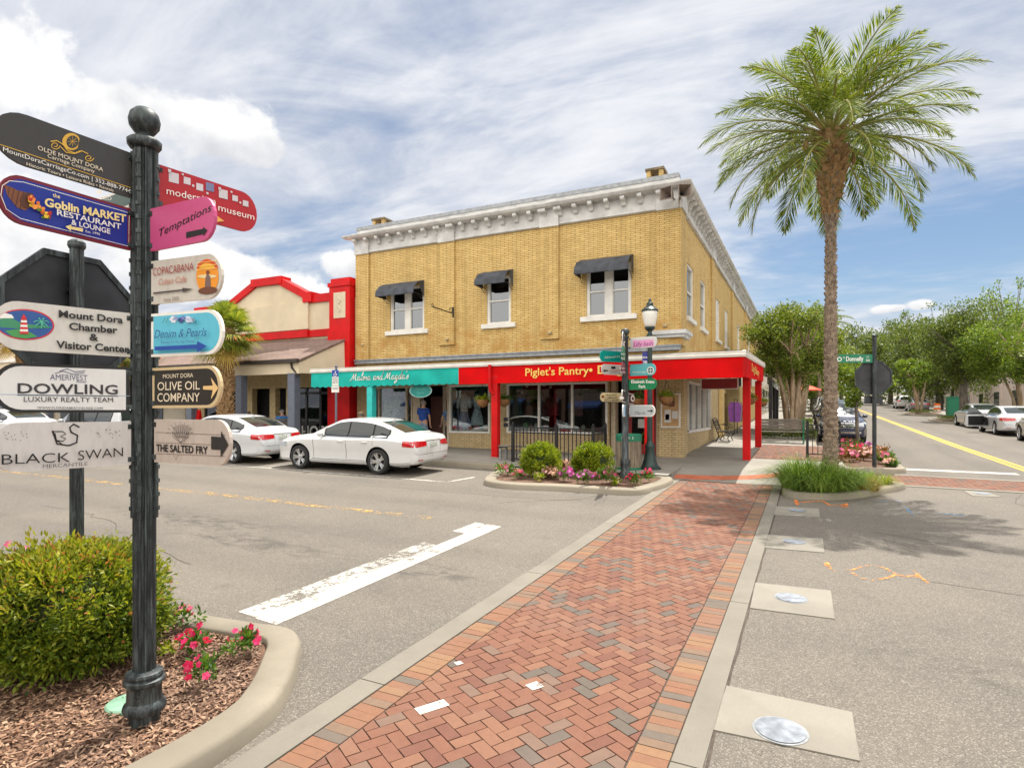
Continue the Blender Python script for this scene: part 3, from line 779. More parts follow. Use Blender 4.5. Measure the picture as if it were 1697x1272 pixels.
strips('centre_line', [[(5.55 + 0.15 * max(0, 30 - y) / 8 - 0.0 * y, y) for y in np.arange(20.9, 90, 1.5)], [(5.33 + 0.15 * max(0, 30 - y) / 8, y) for y in np.arange(20.9, 90, 1.5)]], 0.12, 0.004, M['yellow_new'], 'double yellow centre line of the side street')
G2 = lambda *pp: [tuple(on_g(*p)[:2]) for p in pp]
z6 = lambda x, y: (1180 + x / 3.282, 740 + y / 3.282)
strips('survey_mark', [G2(z6(610, 632), z6(632, 655), z6(668, 683)), G2(z6(628, 630), z6(640, 660)), G2(z6(735, 672), z6(775, 668), z6(800, 655), z6(870, 643), z6(940, 660), z6(1000, 690), z6(1060, 712)),
      G2(z6(745, 675), z6(800, 712), z6(870, 727), z6(950, 715), z6(1000, 695)), G2(z6(1020, 700), z6(1050, 708)), G2(z6(1060, 705), z6(1120, 700), z6(1180, 745)), G2(z6(1105, 675), z6(1122, 700), z6(1110, 712))], 0.045, 0.005, M['orange_spray'], 'faint orange utility marking sprayed on the asphalt')
strips('survey_mark', [G2(z6(445, 300), z6(475, 305)), G2(z6(455, 290), z6(465, 316)), G2(z6(470, 303), z6(600, 295), z6(640, 318), z6(730, 320)), G2(z6(700, 314), z6(738, 328)), G2(z6(710, 330), z6(735, 310))], 0.06, 0.005, M['orange_strong'], 'bright orange utility marking by the palm bed')
strips('survey_mark', [G2(z6(1015, 292), z6(1060, 340), z6(1100, 375)), G2(z6(780, 300), z6(1015, 296)), G2(z6(1090, 355), z6(1300, 368), z6(1530, 385))], 0.05, 0.005, M['blue_spray'], 'faint blue utility marking on the asphalt')

rc = random.Random(21); lines = []
for (x, y, n, dx, dy) in ((-9.5, 11.3, 16, .30, .02), (-7.2, 5.2, 12, -.28, .05), (1.2, 8.6, 14, .30, -.06), (2.4, 5.6, 12, .28, .09), (0.9, 11.2, 9, .26, -.12), (3.6, 13.2, 12, .05, .30), (4.5, 24, 16, .02, .5), (3.4, 33, 14, .15, .4), (-13.5, 6.6, 15, .3, -.03), (-4.1, 12.4, 8, -.2, -.22)):
    ln = [(x, y)]
    for i in range(n): x += dx + rc.gauss(0, .07); y += dy + rc.gauss(0, .07); ln.append((x, y))
    lines.append(ln)
strips('road_crack', lines, 0.011, 0.0035, M['joint'], 'thin wandering cracks in the asphalt')
# concrete pads with lights set in the ground
def light_pad(corners, lens, rx, label):
    P = [on_g(*c) for c in corners]; m = sum(P, Vector()) / 4
    t = thing('light_pad', label, 'ground light', gpoint(m.x, m.y), 0, 'in-ground crossing lights')
    mb = MB(); n = 4; q = [(p.x - m.x, p.y - m.y) for p in P]
    f = lambda a, b, h: (a, b, SLX * a + SLY * b + h)
    mb.add([f(a, b, 0.010) for a, b in q] + [f(a, b, -0.04) for a, b in q], [(0, 3, 2, 1), (0, 4, 7, 3), (3, 7, 6, 2), (2, 6, 5, 1), (1, 5, 4, 0)])
    mb.build('pad', M['concrete'], t)
    c = on_g(*lens); cx, cy = c.x - m.x, c.y - m.y
    for nm, r0, h, mat in (('rim', rx * 1.12, 0.0125, M['greymetal']), ('lens', rx, 0.017, M['ground_lens'])):
        mb = MB(); mb.add([f(cx + r0 * math.cos(2 * math.pi * i / 28), cy + r0 * math.sin(2 * math.pi * i / 28), h) for i in range(28)], [tuple(range(28))]); mb.build(nm, mat, t)
light_pad([(1204, 1137), (1412, 1181), (1425, 1262), (1180, 1210)], (1293, 1212), 0.155, 'pale concrete pad with round light, nearest the bottom edge')
light_pad([(1252, 966), (1377, 979), (1383, 1026), (1243, 1008)], (1311, 992), 0.15, 'concrete pad with a shiny round light beside the orange fish shaped mark')
light_pad([(1272, 886), (1364, 893), (1366, 916), (1268, 908)], (1316, 898), 0.15, 'concrete pad with round light just below the palm shadow centre')
light_pad([(1284, 839), (1357, 843), (1359, 857), (1282, 853)], (1320, 846), 0.15, 'shaded concrete pad with round light next to the palm bed')
light_pad([(1596, 813), (1636, 816), (1660, 824), (1612, 822)], (1627, 818), 0.15, 'small concrete pad with dark round light by the far crossing band')

# planting beds: kerb ring and bark
near_out = [(-16, 3.95), (-8, 3.92), (-5.46, 3.90), (-4.70, 3.96), (-4.22, 4.02), (-3.95, 3.90), (-3.73, 3.66), (-3.52, 3.40), (-3.37, 3.17), (-3.26, 2.94), (-3.20, 2.55), (-3.22, 1.8), (-3.28, 0.6), (-3.3, -3.0)]
near_out = smooth_poly(near_out, sub=5)
mb = MB(); kerb_run(mb, near_out[::-1], 0.28, 0.13)
struct('planter_kerb', mb, M['kerb'], 'cream concrete kerb curving round the near flower bed', smooth=50)
def bed(name, outline, h, label):
    sheet(name, outline, h, M['soil'], label)
bed('mulch_bed', [(x - 0.12, y - 0.14) for x, y in near_out] + [(-16, -3.0)], 0.075, 'bark mulch of the near flower bed')
def chips(poly, n, h, box, label, size=(0.03, 0.10)):
    x0, x1, y0, y1 = box; P = []
    def inside(x, y):
        c = False
        for i in range(len(poly)):
            a, b = poly[i - 1], poly[i]
            if (a[1] > y) != (b[1] > y) and x < (b[0] - a[0]) * (y - a[1]) / (b[1] - a[1]) + a[0]: c = not c
        return c
    while len(P) < n:
        x, y = random.uniform(x0, x1), random.uniform(y0, y1)
        if inside(x, y): P.append((x, y, gz(x, y) + h + random.random() * 0.02))
    P = np.array(P); D = rng.normal(size=(n, 3)) * np.array([1, 1, 0.28])
    L = size[0] + rng.random(n) ** 2 * (size[1] - size[0]); Wd = 0.006 + rng.random(n) * 0.013
    D = unit(D); S = unit(np.cross(D, rng.normal(size=(n, 3)) * 0.25 + np.array([0, 0, 1.0])))
    a = P - D * L[:, None] / 2 - S * Wd[:, None] / 2; b = a + D * L[:, None]; c = b + S * Wd[:, None]; d = a + S * Wd[:, None]
    o = raw_mesh('bark_chips', np.stack([a, b, c, d], 1).reshape(-1, 3), 4, M['mulch'])
    return tag(o, label, None, None, 'stuff')
nb = [(x - 0.22 if x > -6 else x, y - 0.24) for x, y in near_out if x > -9] + [(-9, -1.0)]
chips(nb, 26000, 0.078, (-8.0, -3.2, 1.4, 4.0), 'loose bark chips on the near flower bed', (0.018, 0.075))

far_out = smooth_poly([tuple(on_g(*p, 0.13)[:2]) for p in ((802, 791), (815, 798), (860, 802), (920, 804), (990, 808), (1050, 811), (1085, 805), (1112, 796), (1112, 789))] + [(-3.75, 15.6), (-5.2, 15.75), (-6.9, 15.45), (-7.55, 14.6)], True, 4)
mb = MB(); kerb_run(mb, far_out, 0.30, 0.13, True)
struct('planter_kerb', mb, M['kerb'], 'oval concrete kerb of the flower bed at the far corner', smooth=50)
cxf = sum(p[0] for p in far_out) / len(far_out); cyf = sum(p[1] for p in far_out) / len(far_out)
far_in = [(cxf + (x - cxf) * 0.90, cyf + (y - cyf) * 0.86) for x, y in far_out]
bed('mulch_bed', far_in, 0.09, 'bark mulch of the flower bed at the far corner')
sheet('kerb_apron', [(-7.5, 15.2), (-3.15, 15.2), (-3.15, 17.0), (-7.5, 17.0)], 0.157, M['walk'], 'pavement behind the far flower bed')

palm_out = smooth_poly([(-0.50, 14.25), (0.06, 13.99), (0.65, 14.25), (1.2, 15.0), (1.9, 16.2), (1.98, 16.62), (1.55, 16.78), (0.2, 16.8), (-0.45, 16.7)], True, 4)
mb = MB(); kerb_run(mb, palm_out, 0.22, 0.13, True)
struct('planter_kerb', mb, M['kerb'], 'kerb of the palm bed', smooth=50)
pcx, pcy = 0.55, 15.6
bed('mulch_bed', [(pcx + (x - pcx) * .88, pcy + (y - pcy) * .88) for x, y in palm_out], 0.10, 'straw coloured mulch of the palm bed')
flow_out = smooth_poly([(0.75, 19.45), (1.7, 19.3), (2.35, 19.55), (2.42, 20.3), (2.3, 22.5), (2.1, 25.5), (1.4, 26.3), (0.75, 26.2)], True, 4)
mb = MB(); kerb_run(mb, flow_out, 0.22, 0.14, True)
struct('planter_kerb', mb, M['kerb'], 'kerb of the flower bed by the stop sign', smooth=50)
bed('mulch_bed', [(1.5 + (x - 1.5) * .8, 22.8 + (y - 22.8) * .93) for x, y in flow_out], 0.10, 'mulch of the flower bed by the stop sign')
# right side of the side street
block('sidewalk', [(10.9, 24), (60, 24), (60, 300), (10.9, 300)], -0.05, 0.15, M['walk'], 'pavement on the right of the side street')
for (a, b, lab) in ((51.0, 57, 'kerbed island under the dark oak'), (66, 71.5, 'kerbed island under the far myrtle')):
    q = smooth_poly([(8.3, a + .8), (9.0, a), (11.1, a - .3), (11.1, b + .3), (9.0, b), (8.3, b - .8)], True, 3)
    mb = MB(); kerb_run(mb, q, 0.22, 0.14, True); struct('planter_kerb', mb, M['kerb'], lab, smooth=50)
    bed('mulch_bed', [(9.8 + (x - 9.8) * .85, (a + b) / 2 + (y - (a + b) / 2) * .9) for x, y in q], 0.1, 'soil of the ' + lab)
# ---------------------------------------------------------------- the yellow brick corner building
FY, XL, XR, SXP = 19.5, -16.68, -3.69, -3.69
YB = 53.5
def base_z(x, y): return gz(x, y)
B0 = Vector((-10.2, 19.5, gz(-10.2, 19.5)))
BL = thing('brick_building', 'two storey yellow brick corner building with white bracketed cornice and red canopy', 'building', B0)
def part(mb, name, mats, parent=BL, off=B0, **k): return mb.build(name, mats, parent, off=off, **k)

def wall_with_holes(mb, a0, a1, z0, z1, holes, axis, plane, depth, mi=0, sgn=1):
    """wall face in (a, z) with rectangular openings and reveals going depth inwards"""
    xs = sorted({a0, a1, *[h[0] for h in holes], *[h[1] for h in holes]}); zs = sorted({z0, z1, *[h[2] for h in holes], *[h[3] for h in holes]})
    P = lambda a, z, d=0.0: (a, plane + d * sgn, z) if axis == 'y' else (plane - d * sgn, a, z)
    for i in range(len(xs) - 1):
        for j in range(len(zs) - 1):
            ca, cz = (xs[i] + xs[i + 1]) / 2, (zs[j] + zs[j + 1]) / 2
            if any(h[0] < ca < h[1] and h[2] < cz < h[3] for h in holes): continue
            mb.add([P(xs[i], zs[j]), P(xs[i + 1], zs[j]), P(xs[i + 1], zs[j + 1]), P(xs[i], zs[j + 1])], [(0, 1, 2, 3)], mi)
    for h in holes:
        q = [(h[0], h[2]), (h[1], h[2]), (h[1], h[3]), (h[0], h[3])]
        for i in range(4):
            a, b = q[i], q[(i + 1) % 4]
            mb.add([P(*a), P(*b), P(*b, depth), P(*a, depth)], [(0, 1, 2, 3)], mi)
# upper walls
UPW = [(-14.98, -13.36, 5.5, 7.2), (-10.60, -9.62, 5.5, 7.2), (-6.76, -5.22, 5.5, 7.2)]
SW = [(20.95, 22.25, 5.52, 7.35), (23.75, 25.05, 5.52, 7.35), (28.0, 29.3, 5.55, 7.35), (31.2, 32.5, 5.55, 7.35), (37.0, 38.3, 5.6, 7.4), (44, 45.3, 5.7, 7.4)]
mb = MB()
wall_with_holes(mb, XL, XR, 3.9, 9.0, UPW, 'y', FY, 0.16)
wall_with_holes(mb, FY, YB, 3.9, 9.0, SW, 'x', SXP, 0.16)
mb.add([(XL, FY, 0.2), (XL, YB, 0.2), (XL, YB, 9.0), (XL, FY, 9.0)], [(0, 3, 2, 1)])
mb.add([(XL, YB, 0.2), (XR, YB, 0.2), (XR, YB, 9.0), (XL, YB, 9.0)], [(0, 1, 2, 3)])
part(mb, 'upper_wall', M['brick'])
for (a, b) in ((XL + 0.003, -16.02), (-12.64, -11.95), (-8.43, -7.75), (-4.35, XR + 0.003)):
    z0 = 4.4 if a < -16 or b > -4 else 4.82
    mb = MB(); mb.box(a, b, FY - 0.09, FY + 0.01, z0, 9.0); part(mb, 'pilaster', M['brick'])
for (a, b) in ((FY - 0.088, 20.2), (26.3, 27.0), (33.7, 34.5), (41.2, 42.0), (48.3, 49.1)): mb = MB(); mb.box(SXP - 0.01, SXP + 0.09, a, b, 4.4, 9.0); part(mb, 'pilaster', M['brick'])
# windows
def sash(name, a0, a1, z0, z1, axis, plane, two, lower):
    """sash window set in the wall: frame, mullion, meeting rail, glass, sill"""
    P = (lambda mb, a, b, d0, d1, z, zz, mi=0: mb.box(a, b, plane + d0, plane + d1, z, zz, mi)) if axis == 'y' else (lambda mb, a, b, d0, d1, z, zz, mi=0: mb.box(plane - d1, plane - d0, a, b, z, zz, mi))
    fr = MB(); t = 0.075
    P(fr, a0, a0 + t, 0.03, 0.13, z0, z1); P(fr, a1 - t, a1, 0.03, 0.13, z0, z1); P(fr, a0 + t, a1 - t, 0.03, 0.13, z1 - t, z1)
    P(fr, a0 + t, a1 - t, 0.03, 0.13, z0, z0 + 0.06)
    bays = [(a0 + t, a1 - t)]
    if two:
        m = (a0 + a1) / 2; P(fr, m - 0.115, m + 0.115, 0.025, 0.13, z0 + 0.06, z1 - t); bays = [(a0 + t, m - 0.115), (m + 0.115, a1 - t)]
    for (b0, b1) in bays:
        zm = (z0 + z1) / 2 - 0.02
        P(fr, b0, b1, 0.045, 0.09, zm - 0.025, zm + 0.025)
        for q in (b0, b1 - 0.035): P(fr, q, q + 0.035, 0.05, 0.1, z0 + 0.06, zm - 0.025); P(fr, q, q + 0.035, 0.05, 0.1, zm + 0.025, z1 - t)
    w_ = part(fr, 'window', M['white'])
    g = MB()
    for (b0, b1) in bays: P(g, b0 + 0.03, b1 - 0.03, 0.10, 0.104, z0 + 0.06, z1 - t)
    part(g, 'pane', M['glass_up'], w_)
    back = MB()
    for (b0, b1) in bays:
        zm = (z0 + z1) / 2
        P(back, b0, b1, 0.115, 0.12, z0, zm, 1 if lower == 'screen' else 0); P(back, b0, b1, 0.2, 0.21, zm, z1, 0 if lower == 'blind' else 2)
    part(back, 'blind', [M['blind'], M['screen'], M['blackm']], w_)
    s = MB(); P(s, a0 - 0.2, a1 + 0.2, -0.10, 0.16, z0 - 0.17, z0 - 0.003) if axis == 'y' else P(s, a0 - 0.14, a1 + 0.14, -0.10, 0.16, z0 - 0.15, z0 - 0.003)
    part(s, 'sill', M['white'], w_, bevel=0.008)
    # parts of a part share its place: keep their own offset
    return w_
def reoff(o):
    # children of parts were written relative to the building base already
    return o
for i, (h, two, lo_) in enumerate(zip(UPW, (True, False, True), ('blind', 'screen', 'screen'))): sash('window', *h, 'y', FY, two, lo_)
for i, h in enumerate(SW): sash('window', *h, 'x', SXP, True if i in (2, 3) else False, 'blind' if i in (0, 3) else 'screen')
# canvas awnings over the front windows
def awning(x0, x1, zt, drop, out_, label):
    mb = MB(); n = 8; prof = []
    for i in range(n + 1):
        t = i / n; prof.append((-(out_) * math.sin(t * math.pi / 2 * 0.98) if t < 0.8 else -out_ * (0.955 + 0.045 * (t - .8) / .2), zt - drop * (t ** 1.25)))
    prof = [(-0.02, zt), (-0.25, zt - 0.08), (-0.5, zt - 0.19), (-out_ * .82, zt - 0.31), (-out_ * .95, zt - 0.38), (-out_, zt - 0.46), (-out_ - 0.01, zt - drop)]
    nx = 12; Pm = []
    for (d, z) in prof:
        Pm.append([(x0 + (x1 - x0) * i / nx, FY + d - 0.0, z + 0.004 * math.cos(i * 2 * math.pi / nx * 2) - 0.004) for i in range(nx + 1)])
    mb.grid(Pm)
    mb2 = [[(p[0], p[1] + 0.012, p[2] - 0.012) for p in r] for r in Pm]; mb.grid([r[::-1] for r in mb2])
    for x in (x0, x1):  # side cheeks
        q = [(x, FY + d, z) for d, z in prof[:-1]] + [(x, FY + prof[-1][0], prof[-1][1]), (x, FY - 0.02, zt - drop - 0.02)]
        if x == x1: q = [(x, FY - 0.02, zt), (x, FY - 0.30, zt - 0.1), (x, FY - 0.30, zt - drop * .55), (x, FY - 0.02, zt - drop - 0.06)]
        mb.add(q, [tuple(range(len(q)))])
    a = part(mb, 'window_awning', M['awn'], label=label, smooth=40)
    r = MB()
    for x in (x0 + 0.04, x1 - 0.04):
        r.tube([(x, FY - 0.01, zt - drop + 0.02), (x, FY - out_ + 0.03, zt - drop + 0.03)], 0.011, 6)
        r.tube([(x, FY - 0.01, zt - drop - 0.16), (x, FY - out_ * .55, zt - drop + 0.03)], 0.011, 6)
    part(r, 'awning_bracket', M['iron'], a)
awning(-15.16, -13.36, 7.40, 0.62, 0.72, 'charcoal awning over the left double window')
awning(-10.74, -9.52, 7.42, 0.60, 0.70, 'charcoal awning over the single middle window')
awning(-6.95, -5.14, 7.44, 0.62, 0.72, 'charcoal awning over the right double window')
# cornice: frieze, moulding, brackets, lip and parapet
mb = MB(); FZ = 8.74
mb.box(XL - 0.02, XR + 0.02, FY - 0.06, FY + 0.25, FZ, 9.35); mb.box(SXP - 0.25, SXP + 0.06, FY + 0.25, YB, FZ, 9.35)
mb.box(XL - 0.05, XR + 0.05, FY - 0.10, FY - 0.055, FZ + 0.02, FZ + 0.07); mb.box(SXP + 0.055, SXP + 0.10, FY - 0.1, YB, FZ + 0.02, FZ + 0.07)
for (a, b) in ((XL - 0.02, -16.0), (-12.66, -11.93), (-8.45, -7.73), (-4.37, XR + 0.02)): mb.box(a, b, FY - 0.15, FY - 0.05, FZ - 0.04, 9.33)
for (a, b) in ((FY - 0.14, 20.22), (26.28, 27.02), (33.68, 34.52), (41.2, 42.0), (48.3, 49.1)): mb.box(SXP + 0.05, SXP + 0.15, a, b, FZ - 0.04, 9.33)
part(mb, 'frieze', M['trim'], bevel=0.006)
lip = [(0.0, 9.30), (-0.30, 9.31), (-0.38, 9.34), (-0.42, 9.39), (-0.44, 9.42), (-0.44, 9.455), (0.0, 9.50)]
mb = MB()
v = []; nL = len(lip)
for (d, z) in lip: v += [(XL + d, FY + d, z), (XR - d, FY + d, z), (XR - d, YB, z)]
for j in range(nL - 1):
    for i in range(2): mb.add([v[j * 3 + i], v[j * 3 + i + 1], v[(j + 1) * 3 + i + 1], v[(j + 1) * 3 + i]], [(0, 1, 2, 3)])
mb.add([v[j * 3] for j in range(nL)], [tuple(range(nL))]); mb.add([(XL, FY, z) if False else (XL, FY + d, z) for d, z in lip], [tuple(range(nL))][:0])
mb.add([(XL - 0.44, FY - 0.44, 9.42), (XL - 0.44, FY - 0.44, 9.455), (XL, FY, 9.5), (XL, FY, 9.3)], [(0, 1, 2, 3)])
rg = random.Random(3)
for x in np.arange(XL - .3, XR + .35, 0.13):  # chipped mortar on the ledge
    if rg.random() < 0.55: mb.box(x, x + 0.05 + rg.random() * .12, FY - 0.40 - rg.random() * .03, FY - 0.3, 9.45, 9.462 + rg.random() * 0.025)
part(mb, 'cornice', M['trim'])
def corbel(a, axis):
    br = MB()
    prof = [(-0.06, 9.30), (-0.33, 9.30), (-0.34, 9.22), (-0.31, 9.18), (-0.22, 9.165), (-0.17, 9.11), (-0.15, 9.05), (-0.11, 9.02), (-0.06, 9.02)]
    if axis == 'y': br.prism([(FY + d, z) for d, z in prof], a - 0.07, a + 0.07, 'x')
    else: br.prism([(SXP - d, z) for d, z in prof], a - 0.075, a + 0.075, 'y')
    part(br, 'cornice_bracket', M['trim'])
x = XL + 0.12
for x in list(np.arange(XL + 0.10, XR - 1.0, 0.557)) + [-4.28]: corbel(x, 'y')
for x in (-12.60, -8.38, -7.80, -12.0): corbel(x + 0.02, 'y')
for y in np.arange(FY + 0.75, YB, 0.56): corbel(y, 'x')
mb = MB(); mb.box(XL, XR - 0.02, FY + 0.0, FY + 0.3, 9.48, 9.80); mb.box(XR - 0.32, XR - 0.02, FY + 0.3, YB, 9.48, 9.72)
part(mb, 'parapet', M['trim'])
mb = MB(); mb.box(XL - 0.02, XR + 0.0, FY - 0.02, FY + 0.33, 9.80, 9.86); mb.box(XR - 0.34, XR + 0.0, FY + 0.33, YB, 9.72, 9.76); mb.box(XL - 0.03, XR + 0.01, FY - 0.03, FY - 0.002, 9.72, 9.80)
part(mb, 'coping', M['greymetal'])
mb = MB(); mb.box(XL + .05, XR - .4, FY + .32, YB, 9.3, 9.34); part(mb, 'roof', M['greymetal'])
# loudspeaker horns under the cornice corner
mb = MB()
for (x, y, rz) in ((-3.90, 18.98, -15), (-3.46, 18.99, 25)):
    mt = Matrix.Translation((x, y, 9.02)) @ Matrix.Rotation(R(rz), 4, 'Z')
    o_ = [(-0.2, -0.2), (0.2, -0.2), (0.2, 0.2), (-0.2, 0.2)]; i_ = [(-0.06, -0.06), (0.06, -0.06), (0.06, 0.06), (-0.06, 0.06)]
    v = [(a, -0.2, b) for a, b in o_] + [(a, 0.22, b) for a, b in i_] + [(a * .88, -0.2, b * .88) for a, b in o_] + [(a * .8, 0.16, b * .8) for a, b in i_]
    f = [(i, (i + 1) % 4, 4 + (i + 1) % 4, 4 + i) for i in range(4)] + [(i, 8 + i, 8 + (i + 1) % 4, (i + 1) % 4) for i in range(4)] + [(8 + i, 12 + i, 12 + (i + 1) % 4, 8 + (i + 1) % 4) for i in range(4)] + [(4, 5, 6, 7)]
    mb.add(v, f, 0, mt)
    mb.add(v[12:16], [(0, 1, 2, 3)], 1, mt)
    mb.tube([mt @ Vector((0, 0.2, 0)), mt @ Vector((0, 0.42, -0.06))], 0.03, 6)
part(mb, 'loudspeaker', [plain('brown_grey_horn', (0.24, 0.19, 0.16), 0.6), M['blackm']], label='pair of square horn loudspeakers under the cornice corner')
# chimneys
def chimney(x, y, s):
    mb = MB(); z = 9.2
    mb.box(x - .30 * s, x + .30 * s, y - .27, y + .27, z, 10.05)
    for a in (-1, 1):
        for b in (-1, 1): mb.box(x + a * .30 * s - (0.14 if a > 0 else 0), x + a * .30 * s + (0 if a > 0 else 0.14), y + b * .27 - (0.14 if b > 0 else 0), y + b * .27 + (0 if b > 0 else .14), 10.05, 10.36)
    c = part(mb, 'chimney', M['brick'])
    m2 = MB(); m2.box(x - .34 * s, x + .34 * s, y - .31, y + .31, 10.362, 10.44); part(m2, 'chimney_cap', plain('mossy_cap', (0.20, 0.15, 0.09), 0.9, var=0.4), c)
chimney(-16.25, 20.6, 1.0); chimney(-4.62, 20.5, 0.92)
# iron bracket for a hanging sign
mb = MB(); mb.tube([(-11.98, FY - 0.12, 6.22), (-11.98, FY - 0.12, 5.85)], 0.03, 6); mb.tube([(-11.98, FY - 0.14, 5.98), (-11.98, FY - 1.55, 6.02)], 0.022, 6)
mb.tube([(-11.98, FY - 0.16 - 0.10 + 0.1 * math.cos(a), 6.1 + 0.08 * math.sin(a)) for a in np.linspace(-1.5, 3.8, 12)], 0.014, 5)
mb.tube([(-11.98, FY - 1.5 + 0.05 * math.cos(a), 6.08 + 0.05 * math.sin(a)) for a in np.linspace(-1.5, 3.8, 10)], 0.012, 5)
for y in (-0.9, -1.3): mb.tube([(-11.98, FY + y, 6.0), (-11.98, FY + y, 5.92)], 0.008, 4)
part(mb, 'sign_bracket', M['iron'])
# little round ties on the piers
mb = MB()
for x in (-16.3, -12.25, -8.06, -4.1): mb.lathe([(0.075, 0), (0.07, 0.05), (0.02, 0.09)], 8, 0, Matrix.Translation((x, FY - 0.09, 5.03)) @ Matrix.Rotation(R(90), 4, 'X'))
part(mb, 'wall_tie', M['brick_low'])
# grey ledge above the canopy and the small ledge at the corner pier
mb = MB(); mb.box(XL, XR + 0.08, FY - 0.16, FY - 0.0, 4.24, 4.40); mb.box(XL, XR + 0.1, FY - 0.2, FY - 0.16, 4.36, 4.41)
part(mb, 'ledge_flashing', M['greymetal'])
mb = MB(); mb.box(-4.55, XR + 0.28, FY - 0.28, FY + 0.0, 4.74, 4.86); mb.box(-4.40, XR + 0.2, FY - 0.2, FY, 4.64, 4.742); mb.box(SXP, SXP + 0.28, FY, 20.4, 4.74, 4.86); mb.box(SXP, SXP + .2, FY, 20.35, 4.64, 4.742)
part(mb, 'pier_ledge', M['trim'])

# street level
SZ = lambda x, y: gz(x, y) + 0.15
OPEN = [(-15.95, -13.9, 1.5, 3.3), (-13.87, -12.30, 0.5, 3.3), (-12.22, -10.47, 1.5, 3.3), (-9.78, -6.02, 1.53, 3.3), (-5.98, -4.38, 0.5, 3.3)]
mb = MB(); wall_with_holes(mb, XL + 0.002, XR, 0.3, 4.0, OPEN, 'y', FY + 0.002, 0.2)
mb.box(-4.30, -3.52, FY - 0.06, FY + 0.4, 0.3, 3.9)
SO = [(21.0, 26.2, 1.62, 3.35), (30.6, 32.2, 0.9, 3.2)]
wall_with_holes(mb, FY, 28.9, 0.3, 4.0, [SO[0]], 'x', SXP - 0.004, 0.35)
part(mb, 'street_wall', M['brick_low'])
mb = MB(); wall_with_holes(mb, 28.9, YB, 0.3, 4.0, [SO[1]], 'x', SXP + 0.02, 0.35); mb.box(SXP, SXP + .16, 29.0, 29.7, 0.5, 3.9); part(mb, 'street_wall', plain('ochre_stucco', (0.55, 0.40, 0.17), 0.85, bump=0.3))
# interior box behind the shop windows
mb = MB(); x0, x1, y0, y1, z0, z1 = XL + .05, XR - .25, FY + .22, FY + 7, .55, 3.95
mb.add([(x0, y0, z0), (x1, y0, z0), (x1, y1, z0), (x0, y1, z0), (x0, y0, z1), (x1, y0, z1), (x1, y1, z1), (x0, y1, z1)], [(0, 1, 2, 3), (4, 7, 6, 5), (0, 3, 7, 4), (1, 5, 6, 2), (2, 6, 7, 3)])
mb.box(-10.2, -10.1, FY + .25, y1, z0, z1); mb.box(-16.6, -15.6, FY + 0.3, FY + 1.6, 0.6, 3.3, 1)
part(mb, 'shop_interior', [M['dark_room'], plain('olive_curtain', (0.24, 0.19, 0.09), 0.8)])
def shopwin(x0, x1, z0, z1, mull, name='shop_window', fr=0.07, mat=None):
    m = MB(); m.box(x0, x0 + fr, FY - 0.03, FY + 0.12, z0, z1); m.box(x1 - fr, x1, FY - 0.03, FY + 0.12, z0, z1); m.box(x0 + fr, x1 - fr, FY - 0.03, FY + 0.12, z0, z0 + fr); m.box(x0 + fr, x1 - fr, FY - 0.03, FY + 0.12, z1 - fr, z1)
    for q in mull: m.box(q - 0.035, q + 0.035, FY - 0.025, FY + 0.11, z0 + fr, z1 - fr)
    w_ = part(m, name, mat or M['white'])
    g = MB(); g.box(x0 + fr, x1 - fr, FY + 0.05, FY + 0.056, z0 + fr, z1 - fr); part(g, 'pane', M['glass'], w_)
    return w_
tan = plain('tan_frame_paint', (0.50, 0.41, 0.29), 0.55)
shopwin(-15.95, -13.9, 1.5, 3.3, [-15.55, -14.2], mat=tan)
shopwin(-12.22, -10.47, 1.5, 3.3, [], mat=M['white'])
shopwin(-9.78, -6.02, 1.53, 3.3, [-8.52, -7.28], mat=M['white'])
mb = MB(); mb.box(-13.87, -13.55, FY - 0.02, FY + 0.25, 0.75, 3.3); mb.box(-12.9, -12.75, FY + .6, FY + .8, .75, 3.3); mb.box(-12.75, -12.30, FY + .6, FY + .7, 2.75, 3.3); mb.box(-12.32, -12.2, FY - 0.02, FY + .2, .75, 3.3)
part(mb, 'door_frame', tan)
mb = MB(); mb.box(-13.5, -12.9, FY + .66, FY + .7, .75, 2.9); dd = part(mb, 'shop_door', plain('dark_red_brown_door', (0.10, 0.035, 0.025), 0.6)); 
mb = MB(); mb.box(-5.95, -5.80, FY + 0.15, FY + 0.5, .7, 3.3); mb.box(-5.6, -5.5, FY + .5, FY + .7, .7, 3.3); mb.box(-4.5, -4.4, FY + .4, FY + .6, .7, 3.3); part(mb, 'door_frame', tan)
mb = MB()
mb.box(-5.5, -4.5, FY + .60, FY + .66, .75, 1.2); mb.box(-5.5, -5.36, FY + .60, FY + .66, 1.2, 2.95); mb.box(-4.64, -4.5, FY + .60, FY + .66, 1.2, 2.95); mb.box(-5.36, -4.64, FY + .60, FY + .66, 2.8, 2.95); mb.box(-5.5, -4.5, FY + .62, FY + .66, 2.98, 3.3)
d_ = part(mb, 'shop_door', plain('deep_red_door', (0.30, 0.012, 0.014), 0.45))
mb = MB(); mb.box(-5.36, -4.64, FY + .62, FY + .63, 1.2, 2.8); part(mb, 'pane', M['glass'], d_)
mb = MB(); mb.box(-5.2, -4.9, FY + .595, FY + .6, 2.2, 2.5); mb.box(-5.15, -4.8, FY + .595, FY + .6, 1.75, 2.05); part(mb, 'door_notice', M['blind'], d_)
